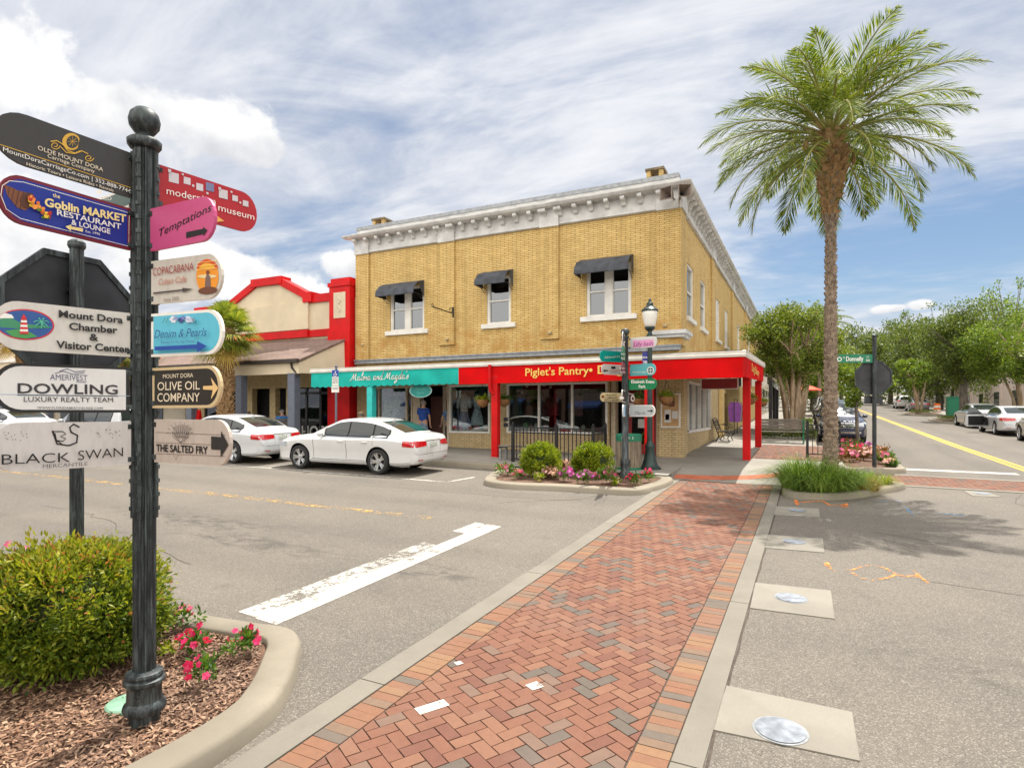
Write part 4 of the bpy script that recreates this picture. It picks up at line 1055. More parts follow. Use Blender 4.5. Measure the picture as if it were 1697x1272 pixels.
# side shop window
m = MB(); X0 = SXP
for y in (21.0, 22.25, 23.5, 24.8, 26.13): m.box(X0 - .1, X0 + .05, y, y + .08, 1.62, 3.35)
m.box(X0 - .1, X0 + .052, 21.0, 26.21, 1.56, 1.66); m.box(X0 - .1, X0 + .05, 21.08, 26.13, 3.27, 3.35)
w_ = part(m, 'shop_window', M['white'])
g = MB(); g.box(X0 - .06, X0 - .054, 21.08, 26.13, 1.66, 3.27); part(g, 'pane', M['glass'], w_)
# notice board
mb = MB(); a, b = -4.23, -3.62; y = FY - .075
mb.box(a, b, y - .05, y + .01, 1.78, 2.87, 0); mb.box(a + .05, b - .05, y - .06, y - .049, 1.83, 2.82, 1)
for (p, q, r, s, mi) in ((.12, .32, .12, .52, 2), (.36, .54, .24, .48, 2), (.24, .44, .62, .92, 3), (.15, .27, .2, .38, 4)): mb.box(a + p, a + q, y - .066, y - .0605, 1.83 + r, 1.83 + s, mi)
part(mb, 'notice_board', [M['white'], plain('cork', (0.48, 0.30, 0.14), 0.9), M['blind'], plain('brown_poster', (0.16, 0.06, 0.03), 0.7), plain('grey_print', (0.2, 0.2, 0.22), 0.7)], label='white framed cork notice board with paper notices on the corner pier')
mb = MB()
for (x, z) in ((-9.86, 1.75), (-9.86, 1.95)): mb.box(x - .03, x + .14, FY - .05, FY - .001, z, z + .14)
part(mb, 'wall_plaque', M['black'])

# canopy over the pavement
CY, CX, CE = 17.05, -1.56, 25.2
mb = MB()
mb.add([(XL - .1, FY, 4.12), (XR, FY, 4.12), (CX, CY, 3.92), (XL - .1, CY, 3.86)], [(0, 3, 2, 1)]); mb.add([(XR, FY, 4.12), (XR, CE, 4.3), (CX, CE, 4.12), (CX, CY, 3.92)], [(0, 3, 2, 1)])
cano = part(mb, 'canopy_roof', M['greymetal'])
mb = MB(); mb.add([(XL - .1, FY, 3.5), (XR, FY, 3.5), (CX - .05, CY + .05, 3.42), (XL - .1, CY + .05, 3.42)], [(0, 1, 2, 3)]); mb.add([(XR, FY, 3.5), (XR, CE, 3.7), (CX - .05, CE, 3.6), (CX - .05, CY + .05, 3.42)], [(0, 1, 2, 3)])
part(mb, 'canopy_ceiling', plain('canopy_ceiling_paint', (0.42, 0.36, 0.30), 0.7))
mb = MB()
mb.prism([(CY - .04, 3.74), (CY - .07, 3.80), (CY - .05, 3.84), (CY - .07, 3.885), (CY + .03, 3.905), (CY + .03, 3.74)], XL - .12, CX + .07, 'x')
q = [(CX + .04, 3.76), (CX + .07, 3.82), (CX + .05, 3.86), (CX + .07, 3.925), (CX - .03, 3.925), (CX - .03, 3.76)]
v = [(a, CY + .03, b) for a, b in q] + [(a, CE, b + .235) for a, b in q]; n = 6
mb.add(v, [tuple(range(n)), tuple(range(n, 2 * n))[::-1]] + [(i, n + i, n + (i + 1) % n, (i + 1) % n) for i in range(n)])
part(mb, 'canopy_gutter', M['white'])
def valance(a, b, z0, z1, mats_, nm, scallop, label, txts, axis='y', plane=CY, zrise=0.0):
    mb = MB(); nx = int((b - a) * 24); top = []; bot = []
    for i in range(nx + 1):
        t = a + (b - a) * i / nx
        wv = 0.008 * math.sin(t * 2.3) + 0.005 * math.sin(t * 5.1)
        sc = 0.045 * abs(math.sin(t * math.pi / 0.27)) if scallop else 0.004 * math.sin(t * 3.1)
        rz = zrise * (t - a)
        P = (lambda u, d, z: (u, plane + d, z)) if axis == 'y' else (lambda u, d, z: (plane - d, u, z))
        top.append(P(t, 0, z1 + rz)); bot.append(P(t, wv, z0 - sc + (0.045 if scallop else 0) + rz))
    mb.grid([bot, top]); back = [[(p[0], p[1] + .006, p[2]) if axis == 'y' else (p[0] - .006, p[1], p[2]) for p in r] for r in (bot, top)]; mb.grid([r[::-1] for r in back])
    o = part(mb, nm, mats_, label=label)
    if txts:
        tb = MB()
        for tx in txts: fix_text(tb, *tx[:5], plane - 0.02 if axis == 'y' else plane + 0.02, 0, tx[5], tx[6], axis)
        part(tb, 'lettering', txts[0][7], o)
YEL = plain('yellow_lettering', (0.80, 0.55, 0.12), 0.6, var=0.03)
valance(XL - .1, -10.33, 3.19, 3.76, M['teal'], 'valance', True, 'teal scalloped cloth valance with white script', None)
valance(-10.33, CX, 3.19, 3.76, M['red_cloth'], 'valance', False, 'long plain red cloth valance with yellow lettering',
        [("Piglet's Pantry", -7.90, -5.83, 3.40, 0.235, 0.012, 0.0, YEL), ("\u2022", -5.82, -5.72, 3.40, 0.235, 0.03, 0, YEL), ("Dog", -5.56, -4.80, 3.40, 0.245, 0.012, 0.0, YEL), ("Bakery", -4.62, -3.62, 3.40, 0.245, 0.012, 0, YEL)][:3])
valance(CY, CE, 3.21, 3.78, M['red_cloth'], 'valance', False, 'red cloth valance on the side street end with yellow lettering',
        [("Dog Bakery", 19.6, 22.6, 3.52, 0.24, 0.012, 0.0, YEL)], 'x', CX, 0.030)
# white script on the teal valance, drawn as brush strokes
def script(mb, body, x0, z0, h, y, slant=0.28, wd=0.02):
    G = {'M': ([[(-.25, .1), (-.1, .0), (.1, .35), (.32, 1.0)], [(.32, 1.0), (.3, .5), (.36, .05)], [(.36, .05), (.55, .6), (.72, 1.0)], [(.72, 1.0), (.7, .4), (.78, .02), (.92, .12)]], 1.0),
         'a': ([[(.42, .42), (.2, .5), (.05, .25), (.15, .0), (.3, .08), (.42, .42), (.4, .1), (.52, .02), (.62, .12)]], .58), 'l': ([[(0, .1), (.2, .55), (.3, .95), (.2, 1.05), (.12, .5), (.16, .05), (.3, .08)]], .32),
         'e': ([[(0, .12), (.22, .28), (.3, .45), (.18, .5), (.08, .25), (.18, .0), (.36, .12)]], .38), 'n': ([[(0, .45), (.06, .0), (.08, .25), (.25, .48), (.3, .3), (.3, .05), (.42, .08)]], .45),
         'd': ([[(.4, .42), (.2, .48), (.05, .22), (.18, .0), (.34, .15), (.48, 1.05), (.42, .1), (.52, .02), (.6, .1)]], .56), 'g': ([[(.4, .42), (.2, .5), (.06, .25), (.18, .02), (.36, .2), (.42, .45), (.36, -.3), (.15, -.5), (.1, -.3), (.5, .1)]], .5),
         's': ([[(0, .1), (.2, .5), (.28, .2), (.15, .0), (.02, .06)]], .36), "'": ([[(.05, 1.05), (.02, .85)]], .16), ' ': ([], .38)}
    x = x0
    for ch in body:
        st, adv = G[ch]
        for s_ in st:
            q = smooth_poly(s_, False, 5) if len(s_) > 2 else s_
            q = [Vector((x + (a + slant * b) * h, z0 + b * h)) for a, b in q]; n = len(q); L = []; Rr = []
            for i in range(n):
                t = (q[min(i + 1, n - 1)] - q[max(i - 1, 0)]).normalized(); k = wd * (0.55 + 0.75 * abs(t.y)) / 2; nn = Vector((-t.y, t.x)) * k
                L.append((q[i].x + nn.x, y, q[i].y + nn.y)); Rr.append((q[i].x - nn.x, y, q[i].y - nn.y))
            mb.add(L + Rr, [(i, i + 1, n + i + 1, n + i) for i in range(n - 1)])
        x += adv * h * 1.06
    return x
mb = MB(); e = script(mb, "Malena and Magda's", 0, 0, 0.27, 0, wd=0.022)
k = 2.52 / e; mb.v = [(-14.84 + p[0] * k, CY - 0.022, 3.42 + p[2]) for p in mb.v]
part(mb, 'lettering', M['white'], label='white script lettering on the teal valance')
# columns
def column(x, y, mat, top, wd=0.11, label=None):
    b = SZ(x, y) - 0.02; m = MB(); m.box(x - wd, x + wd, y - wd, y + wd, b, top)
    return part(m, 'column', mat, bevel=0.012, label=label)
for (x, y) in ((-9.0, 17.15), (-4.08, 17.18), (-1.70, 19.75), (-1.70, 24.5)): column(x, y, M['red'], 3.45)
column(-14.05, 17.2, M['teal_paint'], 3.45, 0.12, 'teal painted canopy column')
mb = MB(); mb.tube([(-9.12, CY - 0.09, 3.78), (-9.12, CY - 0.09, 3.1), (-9.10, CY - .06, 2.95), (-9.02, CY + 0.0, 2.86)], 0.055, 8); part(mb, 'downspout', M['red'], smooth=60)
# hanging sign below the canopy on the side street
mb = MB(); mb.box(-3.3, -2.15, 21.55, 21.58, 3.08, 3.40, 0); mb.box(-3.34, -2.11, 21.56, 21.57, 3.05, 3.43, 1); mb.tube([(-3.2, 21.565, 3.4), (-3.2, 21.565, 3.6)], .01, 4); mb.tube([(-2.25, 21.565, 3.4), (-2.25, 21.565, 3.6)], .01, 4)
tag(mb.build('hanging_sign', [plain('maroon_board', (0.28, 0.02, 0.025), 0.5), M['white']]), 'maroon board sign hanging under the red canopy near the bench', 'sign')
# oval shop sign under the teal valance
t = thing('oval_sign', 'oval teal sign with pale rim hanging under the teal valance', 'sign', (-12.0, CY + .25, 3.1))
m = MB(); n = 32
for (r, d, mi) in ((1.0, 0.0, 0), (0.92, -0.004, 1)): m.prism([(0.46 * r * math.cos(2 * math.pi * i / n), 0.24 * r * math.sin(2 * math.pi * i / n) - 0.08) for i in range(n)], -0.015 + d, 0.015 - d, 'y', mi)
m.build('board', [plain('pale_teal_rim', (0.35, 0.60, 0.55), 0.5), plain('deep_teal_board', (0.012, 0.24, 0.21), 0.5)], t)
m = MB(); fix_text(m, "Malena and", -0.2, 0.2, -0.05, 0.07, -0.022, 0, 0, 0.3); fix_text(m, "Magda's", -0.15, 0.15, -0.19, 0.07, -0.022, 0, 0, 0.3); m.build('lettering', plain('soft_teal_ink', (0.12, 0.42, 0.36), .6), t)
m = MB(); m.tube([(-.2, 0, .14), (-.2, 0, .4)], .008, 4); m.tube([(.2, 0, .14), (.2, 0, .4)], .008, 4); m.build('chain', M['iron'], t)

# ---------------------------------------------------------------- the gabled building next door
G0 = Vector((-21.7, 19.5, gz(-21.7, 19.5)))
GB = thing('gabled_building', 'beige stucco shop with red stepped gable trim and shingled porch roof', 'building', G0)
gp = lambda mb, name, mats, parent=GB, **k: mb.build(name, mats, parent, off=G0, **k)
gx = -21.75
wallp = [(-26.6, 4.2), (-16.75, 4.2), (-16.75, 7.0), (-19.1, 7.0), (-21.0, 7.95), (-22.5, 7.95), (-24.4, 7.0), (-26.6, 7.0)]
mb = MB(); mb.prism(wallp, FY - .02, FY + .3, 'y'); mb.box(-27, -16.75, FY + .3, FY + 18, 4.2, 6.6); mb.box(-24.2, -19.25, FY - .14, FY - .021, 5.85, 7.0)
gp(mb, 'upper_wall', M['beige'])
mb = MB(); mb.box(-27, -26.7, FY + 0.3, FY + 18, 0.4, 4.2); mb.box(-27, -16.75, FY + 17.8, FY + 18, .4, 4.2); mb.box(-26.9, -16.8, FY - .019, FY + .28, 3.35, 4.199)
for (a, b) in ((-26.6, -26.0), (-23.2, -22.75), (-21.65, -21.3), (-20.65, -20.4)): mb.box(a, b, FY - .018, FY + .25, .6, 3.35)
mb.box(-26.6, -16.8, FY + 4.0, FY + 4.1, .6, 3.4, 1)
gp(mb, 'street_wall', [plain('yellow_beige_paint', (0.56, 0.43, 0.22), 0.7), M['dark_room']])
t_ = 0.30
def cop(a, b, th=t_, pr=.12):
    m = MB(); (x0, z0), (x1, z1) = a, b
    m.prism([(x0, z0 - .04), (x1, z1 - .04), (x1, z1 + th), (x0, z0 + th)], FY - pr, FY + .42, 'y'); return m
mb = MB()
for a, b in (((-26.6, 7.0), (-24.3, 7.0)), ((-24.4, 7.02), (-22.45, 7.97)), ((-22.7, 7.98), (-20.8, 7.98)), ((-21.05, 7.97), (-19.1, 7.02)), ((-19.3, 7.0), (-17.8, 7.0))):
    m = cop(a, b, pr=.12 if a[1] != 7.98 else .16); mb.add(m.v, m.f)
mb.box(-19.5, -19.0, FY - .2, FY + .45, 6.99, 7.42); mb.box(-24.5, -24.0, FY - .2, FY + .45, 6.99, 7.42)
mb.box(-26.6, -19.25, FY - .17, FY - .022, 5.5, 5.82); mb.box(-19.25, -17.8, FY - .09, FY - .022, 5.5, 5.8)
gp(mb, 'red_trim', M['red'])
mb = MB(); mb.box(-17.85, -16.76, FY - .35, FY + .6, .6, 7.45); mb.box(-17.95, -16.73, FY - .45, FY + .7, 6.02, 6.2) if False else None
mb.box(-17.9, -16.72, FY - .40, FY + .65, 7.45, 7.62); mb.box(-17.82, -16.79, FY - .3, FY + .55, 7.62, 7.80); mb.box(-17.9, -16.74, FY - .39, FY - .34, .6, 5.62)
gp(mb, 'red_pier', M['red'])
mb = MB(); mb.box(-17.60, -16.98, FY - .37, FY - .34, 6.15, 7.2, 0)
mb.tube([(-17.3 + .07 * math.sin(a * 2), FY - .38, 6.4 + a * .12) for a in np.linspace(0, 5, 16)], .03, 5, 1)
gp(mb, 'pier_panel', [M['beige'], M['cream']])
# porch roof
E = on_y(495, 597, 17.0); ez = E.z + .03; er = E.x
mb = MB(); mb.add([(-27.2, FY - .02, 5.42), (-16.9, FY - .02, 5.42), (er + 0.05, 16.95, ez), (-27.2, 16.95, ez), (-27.2, FY - .02, 5.36), (-16.9, FY - .02, 5.36), (er + .05, 16.95, ez - .07), (-27.2, 16.95, ez - .07)], [(0, 3, 2, 1), (4, 5, 6, 7), (0, 1, 5, 4), (1, 2, 6, 5), (2, 3, 7, 6), (3, 0, 4, 7)])
gp(mb, 'porch_roof', M['shingle'])
mb = MB(); mb.add([(-16.95, FY - .05, 5.33), (er - .02, 17.05, ez - .1), (er - .02, 17.05, ez - .5), (-16.9, FY - .05, ez - .5)], [(0, 1, 2, 3)]); mb.box(-27.2, er - .02, 17.02, 17.14, ez - .52, ez - .12)
gp(mb, 'porch_beam', M['beige'])
mb = MB(); mb.box(-27.2, er + .06, 16.84, 16.96, ez - .1, ez + .03); 
mb.tube([(er - .35, 16.95, ez - .08), (er - .35, 17.0, ez - .3), (er - .15, 17.05, ez - .5), (er - .1, 17.1, ez - .62)], .045, 7)
gp(mb, 'gutter', plain('dark_brown_gutter', (0.035, 0.025, 0.02), 0.5))
for (px, wd) in ((487, .18), (400, .17), (318, .17)):
    p = on_y(px, 690, 17.15); m = MB(); m.box(p.x - wd, p.x + wd, 17.0, 17.3, SZ(p.x, 17.15) - .02, ez - .5); gp(m, 'porch_post', M['slate'], bevel=.01)
m = MB(); a, b = -20.35, -17.95
m.box(a, b, FY + .02, FY + .12, 3.05, 3.16); 
for x in (a, -19.55, -18.75, b - .1): m.box(x, x + .1, FY + .02, FY + .12, .75, 3.35)
m.box(-26.0, -23.2, FY + .02, FY + .12, 2.6, 2.72); m.box(-26, -23.2, FY + .02, FY + .12, 1.2, 1.32)
for x in (-26, -24.9, -23.8): m.box(x, x + .09, FY + .03, FY + .11, .75, 3.35)
w_ = gp(m, 'shop_window', M['black'])
m = MB(); m.box(a + .1, b - .1, FY + .06, FY + .066, .8, 3.3); m.box(-26, -23.2, FY + .06, FY + .066, .8, 3.3); gp(m, 'pane', M['glass'], w_)
m = MB(); fix_text(m, "SHOES", -20.1, -18.2, 1.2, .5, FY + .04, 0, .02); gp(m, 'lettering', plain('frosted_letter', (0.5, 0.5, 0.48), .7), w_)
rr = random.Random(5); m = MB()
for i in range(46):
    x = rr.choice([rr.uniform(-20.2, -18.1), rr.uniform(-22.7, -20.9), rr.uniform(-26, -23.3)]); z = rr.uniform(1.0, 2.9); s = rr.uniform(.08, .2); y = FY + rr.uniform(.6, 2.5); m.box(x - s, x + s, y, y + .12, z - s * .8, z + s * .8, rr.randrange(4))
gp(m, 'window_goods', [plain('goods_a', (.3, .3, .26)), plain('goods_b', (.1, .14, .1)), plain('goods_c', (.42, .36, .3)), plain('goods_d', (.2, .1, .08))])
m = MB(); m.lathe([(0.17, 0), (0.17, .03)], 16, 0, Matrix.Translation((-22.95, FY - .02, 2.15)) @ Matrix.Rotation(R(90), 4, 'X')); gp(m, 'round_plaque', plain('brown_plaque', (.12, .06, .03)))
m = MB(); m.box(-23.3, -21.3, FY + .6, FY + .8, .8, 3.3); gp(m, 'doorway', M['blackm'])

# shops further along the avenue
def block_shop(x0, x1, h, mat, label, trim):
    o0 = Vector(((x0 + x1) / 2, 19.5, gz((x0 + x1) / 2, 19.5))); t = thing('row_shop', label, 'building', o0)
    m = MB(); m.box(x0, x1, 19.4, 36, .3, h); m.build('wall', mat, t, off=o0)
    m = MB(); m.box(x0 - .05, x1 + .05, 19.25, 19.6, h, h + .3); m.box(x0, x1, 19.3, 19.398, h - 1.6, h - 1.4); m.build('trim', trim, t, off=o0)
    m = MB(); m.prism([(19.39, 4.6), (17.0, 3.9), (17.0, 3.7), (19.39, 4.3)], x0, x1, 'x'); m.build('porch_roof', M['shingle'], t, off=o0)
    n = int((x1 - x0) / 3)
    for i in range(n + 1):
        x = x0 + .3 + (x1 - x0 - .6) * i / n; m = MB(); m.box(x - .12, x + .12, 17.1, 17.34, gz(x, 17.2) + .12, 3.72); m.build('porch_post', M['slate'], t, off=o0)
        if i < n:
            m = MB(); m.box(x + .3, x + 2.2, 19.36, 19.41, gz(x, 19.5) + .6, 3.4); w_ = m.build('shop_window', M['carglass'], t, off=o0)
block_shop(-38.5, -27.3, 6.4, M['cream'], 'cream shop with slate posts left of the gabled building', M['red'])
block_shop(-56, -38.8, 6.9, M['beige'], 'beige shop furthest along the avenue', M['white'])

# ---------------------------------------------------------------- shops up the side street
def side_shop(y0, y1, h, mat, label, awn=None):
    x1 = -3.69; o0 = Vector((x1, (y0 + y1) / 2, gz(x1, (y0 + y1) / 2))); t = thing('side_shop', label, 'building', o0)
    b = gz(x1, y0); m = MB(); m.box(-16, x1, y0, y1, b - .3, b + h); m.build('wall', mat, t, off=o0)
    m = MB(); m.box(-16, x1 + .12, y0, y1, b + h, b + h + .25); m.build('coping', M['trim'], t, off=o0)
    n = max(2, int((y1 - y0) / 4))
    for i in range(n):
        a = y0 + (y1 - y0) * (i + .15) / n; c = y0 + (y1 - y0) * (i + .85) / n
        m = MB(); m.box(x1 - .02, x1 + .03, a, c, b + .6, b + 2.6); m.build('shop_window', M['carglass'], t, off=o0)
        m = MB(); m.box(x1 - .02, x1 + .03, a + .4, c - .4, b + 4.0, b + 5.6) if h > 6 else None
        if h > 6: m.build('window', M['carglass'], t, off=o0)
    return t, o0, b
side_shop(53.7, 70, 6.4, M['cream'], 'cream shop behind the brick building on the side street')
side_shop(70.3, 95, 5.2, plain('pale_pink_stucco', (0.55, 0.42, 0.36), .85), 'low pinkish shop far up the side street')
# striped awning on the side of the brick building, on two dark posts
A0 = Vector((-2.6, 33, gz(-2.6, 33)))
t = thing('striped_awning', 'black and white striped shop awning on dark posts past the red canopy', 'awning', A0)
m = MB(); b = gz(-2.6, 33); ys = np.arange(31.0, 38.01, .22)
for i in range(len(ys) - 1):
    a, c = ys[i], ys[i + 1]
    m.add([(-3.6, a, b + 3.5), (-3.6, c, b + 3.5), (-1.55, c, b + 2.75), (-1.55, a, b + 2.75), (-1.55, c, b + 2.42), (-1.55, a, b + 2.42)], [(0, 3, 2, 1), (3, 5, 4, 2)], i % 2)
    m.add([(-3.6, a, b + 3.48), (-3.6, c, b + 3.48), (-1.57, c, b + 2.73), (-1.57, a, b + 2.73)], [(0, 1, 2, 3)], i % 2)
xs = np.arange(-3.6, -1.55, .23)
for i in range(len(xs) - 1):
    k0 = (xs[i] + 3.6) / 2.05 * .75; k1 = (xs[i + 1] + 3.6) / 2.05 * .75
    m.add([(xs[i], 31.0, b + 3.5 - k0), (xs[i + 1], 31, b + 3.5 - k1), (xs[i + 1], 31, b + 2.42), (xs[i], 31, b + 2.42)], [(0, 1, 2, 3)], i % 2)
m.build('canvas', [M['blackm'], M['white']], t, off=A0)
for y in (31.1, 34.4, 37.8): m = MB(); m.box(-1.7, -1.55, y, y + .15, b + .1, b + 2.7); m.build('post', M['black'], t, off=A0)
# clothes rail of goods outside
t = thing('clothes_rail', 'rail of purple and cream clothes outside the ochre wall', 'clothes rail', gpoint(-3.2, 31.4, .15)); m = MB()
for y in (-.7, .7): m.tube([(0, y, 0), (0, y, 1.7)], .02, 6)
m.tube([(0, -.7, 1.7), (0, .7, 1.7)], .02, 6); m.build('rail', M['iron'], t)
for i, cc in enumerate(((.25, .08, .35), (.32, .14, .42), (.5, .4, .3), (.45, .3, .22), (.08, .06, .1), (.55, .5, .45))):
    m = MB(); y = -.55 + i * .22; q = [(-.2, 1.55), (.2, 1.55), (.3, 1.3), (.24, .6 + .1 * (i % 2)), (-.24, .6), (-.3, 1.3)]; m.prism(q, y - .05, y + .05, 'y'); m.build('garment', plain('garment_%s' % 'abcdef'[i], cc, .9), t)

# pale buildings on the right of the side street
def right_building(x0, x1, y0, y1, h, mat, label):
    o0 = Vector((x0, (y0 + y1) / 2, gz(x0, (y0 + y1) / 2))); t = thing('street_building', label, 'building', o0); b = gz(x0, y0)
    m = MB(); m.box(x0, x1, y0, y1, b - .5, b + h); m.build('wall', mat, t, off=o0)
    m = MB(); m.box(x0 - .12, x1, y0 - .1, y1 + .1, b + h, b + h + .3); m.build('coping', M['trim'], t, off=o0)
    n = int((y1 - y0) / 5)
    for i in range(n):
        a = y0 + (y1 - y0) * (i + .25) / n; m = MB(); m.box(x0 - .03, x0 + .02, a, a + 1.6, b + .9, b + 2.6); m.build('window', M['carglass'], t, off=o0)
        m = MB(); m.box(x0 - .12, x0 - .001, a - 1.2, a - .8, b - .4, b + h - .2); m.build('pilaster', mat, t, off=o0)
    m = MB(); m.box(x0 + 3, x0 + 3.9, y0 - .04, y0 + .01, b + 2.4, b + 3.1); m.build('vent', M['greymetal'], t, off=o0)
right_building(15.5, 34, 56, 84, 4.6, plain('pale_rose_stucco', (0.60, 0.50, 0.44), .85, bump=.2), 'pale rose stucco building behind the parked cars')
right_building(15.5, 30, 86, 120, 5.2, M['cream'], 'cream building far up the right side')
# ---------------------------------------------------------------- the near directional signpost
def hexc(r, g, b):
    f = lambda c: (c / 255 / 12.92) if c / 255 <= 0.04045 else ((c / 255 + 0.055) / 1.055) ** 2.4
    return (f(r), f(g), f(b))
_sc = {}
def ink(r, g, b, rough=0.5):
    key = (r, g, b)
    if key not in _sc: _sc[key] = plain('ink_%02x%02x%02x' % key, hexc(*key), rough, var=0.04, scale=12)
    return _sc[key]
def board_mat(name, col, wear=0.3):
    m, k, b, o = new_mat(name); c = coord(k)
    mp = k.new('ShaderNodeMapping'); k.put(mp.inputs['Vector'], c); mp.inputs['Scale'].default_value = (3, 3, 1)
    n = k.noise(mp.outputs[0], 7, 7, .7); n2 = k.noise(c, 60, 4, .7)
    cc = k.mix(k.ramp(n, .42, .75, 0, wear), col, tuple(v * .6 for v in col)); cc = k.mix(k.ramp(n2, .66, .76, 0, wear), cc, tuple(v * .35 for v in col))
    k.put(b.inputs['Base Color'], cc); b.inputs['Roughness'].default_value = .42
    return m
PX, PYY = -3.92, 2.50
DP = PX * UY + PYY * VY
def board_outline(L, h, r, tip='round'):
    """x from 0 (pole end) to L (tip), rounded at the tip"""
    p = [(0, 0), (L - r, 0)]
    for i in range(1, 12): a = -math.pi / 2 + math.pi * i / 12; p.append((L - r + r * math.cos(a), h / 2 + h / 2 * math.sin(a)))
    return p + [(L - r, h), (0, h)]
class Board:
    def __init__(s, post, origin, pxpole, pxref, ratio, pxtip, ytop, ybot, depth, face, rim=None, label=None, r=None, name='sign_board'):
        a = at(pxpole, 684, depth); dr = depth * ratio; b = at(pxref, 684, dr); d = (b - a); d.z = 0; d.normalize()
        # length so the tip falls where the photograph has it
        e = at(pxtip, 684, 1.0); e.z = 0; den = d.x * e.y - d.y * e.x
        L = (e.x * a.y - e.y * a.x) / den if abs(den) > 1e-6 else 0.8
        L = min(abs(L), 1.15)
        zt = EYE + (684 - ytop) / FOC * depth; zb = EYE + (684 - ybot) / FOC * depth; h = zt - zb
        left = pxtip < pxpole
        X = -d if left else d                       # local x runs the way the words run
        org = Vector((a.x, a.y, zb)) + (d * L if left else Vector((0, 0, 0)))
        Yv = Vector((0, 0, 1)).cross(X)
        if Yv.dot(Vector((a.x, a.y, 0))) < 0: pass
        F = Matrix((X.to_4d(), Yv.to_4d(), Vector((0, 0, 1, 0)), (0, 0, 0, 1))).transposed(); F[3][0] = F[3][1] = F[3][2] = 0; F[0][3], F[1][3], F[2][3] = org; F[3][3] = 1
        s.F = F; s.L, s.h = L, h
        q = board_outline(L, h, min(r or h * .42, L * .5))
        if left: q = [(L - x, z) for x, z in q][::-1]
        mb = MB()
        if rim:
            cx, cz = L / 2, h / 2
            mb.prism(q, -.010, .010, 'y', 1); m2 = [(L * .5 + (x - L * .5) * (1 - .022 / L * 2), cz + (z - cz) * (1 - .022 / h * 1.6)) for x, z in q]; mb.prism(m2, -.0112, .0112, 'y', 0)
            mats = [face, rim]
        else: mb.prism(q, -.010, .010, 'y'); mats = [face]
        s.o = mb.build(name, mats, post, label=label); s.o.matrix_local = Matrix.Translation(-Vector(origin)) @ F
        s.art = Art(F, -0.0118)
        # clamp ears on the post
        x0 = L if left else 0.0; ex = MB()
        for z in (h * .12, h * .88): ex.box(x0 - .02, x0 + .02, -.014, .014, z - .015, z + .015); ex.ball((x0 - .012, -.016, z), .007)
        ex.build('clamp', M['patina'], s.o)
    def done(s): return s.art.build(s.o)
z1 = lambda x, y: (x / 3.855, 170 + y / 3.855)
z2 = lambda x, y: (x / 3.857, 480 + y / 3.857)
P0 = Vector((PX, PYY, gz(PX, PYY) + .07))
post = thing('directional_signpost', 'tall weathered post with ball top and large direction boards beside the round bush', 'signpost', P0)
ztop = EYE + (684 - 240) / FOC * DP - P0.z
mb = MB(); n = 48; prof = []
mb.lathe([(0.088, -.15), (0.088, .30)], n, 0, None, 0.10)
zc = EYE + (684 - 1120) / FOC * DP - P0.z
mb.lathe([(.088, zc - .33), (.090, zc - .235), (.120, zc - .22), (.128, zc - .195), (.122, zc - .172), (.104, zc - .15), (.100, zc - .06), (.107, zc - .045), (.122, zc - .03), (.122, zc - .01), (.107, zc), (.113, zc + .02), (.108, zc + .035), (.08, zc + .05)], 40, 0)
for i in range(n):
    pass
v = []; f = []; zs = [zc + .04, 1.0, 2.0, 3.0, ztop - .02]
for z in zs:
    for i in range(n): a = 2 * math.pi * i / n; r = .068 if i % 4 < 2 else .057; v.append((r * math.cos(a), r * math.sin(a), z))
for j in range(len(zs) - 1):
    for i in range(n): f.append((j * n + i, j * n + (i + 1) % n, (j + 1) * n + (i + 1) % n, (j + 1) * n + i))
mb.add(v, f)
# four mounting rails up the post
for a in (35, 125, 215, 305):
    c, s_ = math.cos(R(a)), math.sin(R(a)); mt = Matrix.Rotation(R(a), 4, 'Z'); mb.box(.05, .081, -.012, .012, 1.35, ztop - .05, 0, mt)
    for z in np.arange(1.4, ztop - .1, .09): mb.box(.078, .088, -.016, .016, z, z + .026, 0, mt)
mb.build('pole', M['patina'], post, smooth=35)
mb = MB(); mb.lathe([(.085, ztop - .03), (.10, ztop - .01), (.102, ztop + .02), (.085, ztop + .035), (.05, ztop + .045), (.04, ztop + .06), (.06, ztop + .075), (.088, ztop + .115), (.094, ztop + .155), (.083, ztop + .20), (.055, ztop + .23), (.0, ztop + .24)], 28)
mb.build('finial', M['patina'], post, smooth=True)
# -- carriage company board
GOLD = ink(214, 168, 62); CREAM = ink(228, 214, 186); WHITE = ink(236, 232, 224); BLACK = ink(22, 20, 20)
dF = DP - 0.04
b = Board(post, P0, 216, 39, .870, -14, 254, 328, dF, board_mat('charcoal_board', (.045, .042, .038)), label='long charcoal board with gold lettering, uppermost on the left', r=.16)
A = b.art
A.line([z1(0, 268), z1(835, 545)], 1.3, GOLD)
A.ellipse(*z1(455, 250), 15, 14, GOLD, a0=40, a1=330, rot=-.3); A.ellipse(*z1(462, 252), 10, 10.5, board_mat('charcoal_patch', (.045, .042, .038)), rot=-.3)
for k in range(4): a = k * math.pi / 4; c = z1(462, 250); A.line([(c[0] - 8 * math.cos(a), c[1] - 8 * math.sin(a)), (c[0] + 8 * math.cos(a), c[1] + 8 * math.sin(a))], .6, GOLD)
for cc in ((350, 275, 8.5, 7), (565, 355, 8, 6)):
    A.line([(z1(*cc[:2])[0] + cc[2] * (1 - i / 26) * math.cos(i * .42), z1(*cc[:2])[1] + cc[3] * (1 - i / 26) * math.sin(i * .42)) for i in range(22)], 1.2, GOLD)
A.line([z1(*p) for p in ((320, 250), (360, 245), (400, 270), (430, 310), (480, 325), (520, 310), (560, 330))], 1.8, GOLD)
A.line([z1(*p) for p in ((385, 285), (420, 320), (470, 328), (510, 310))], 1.5, GOLD)
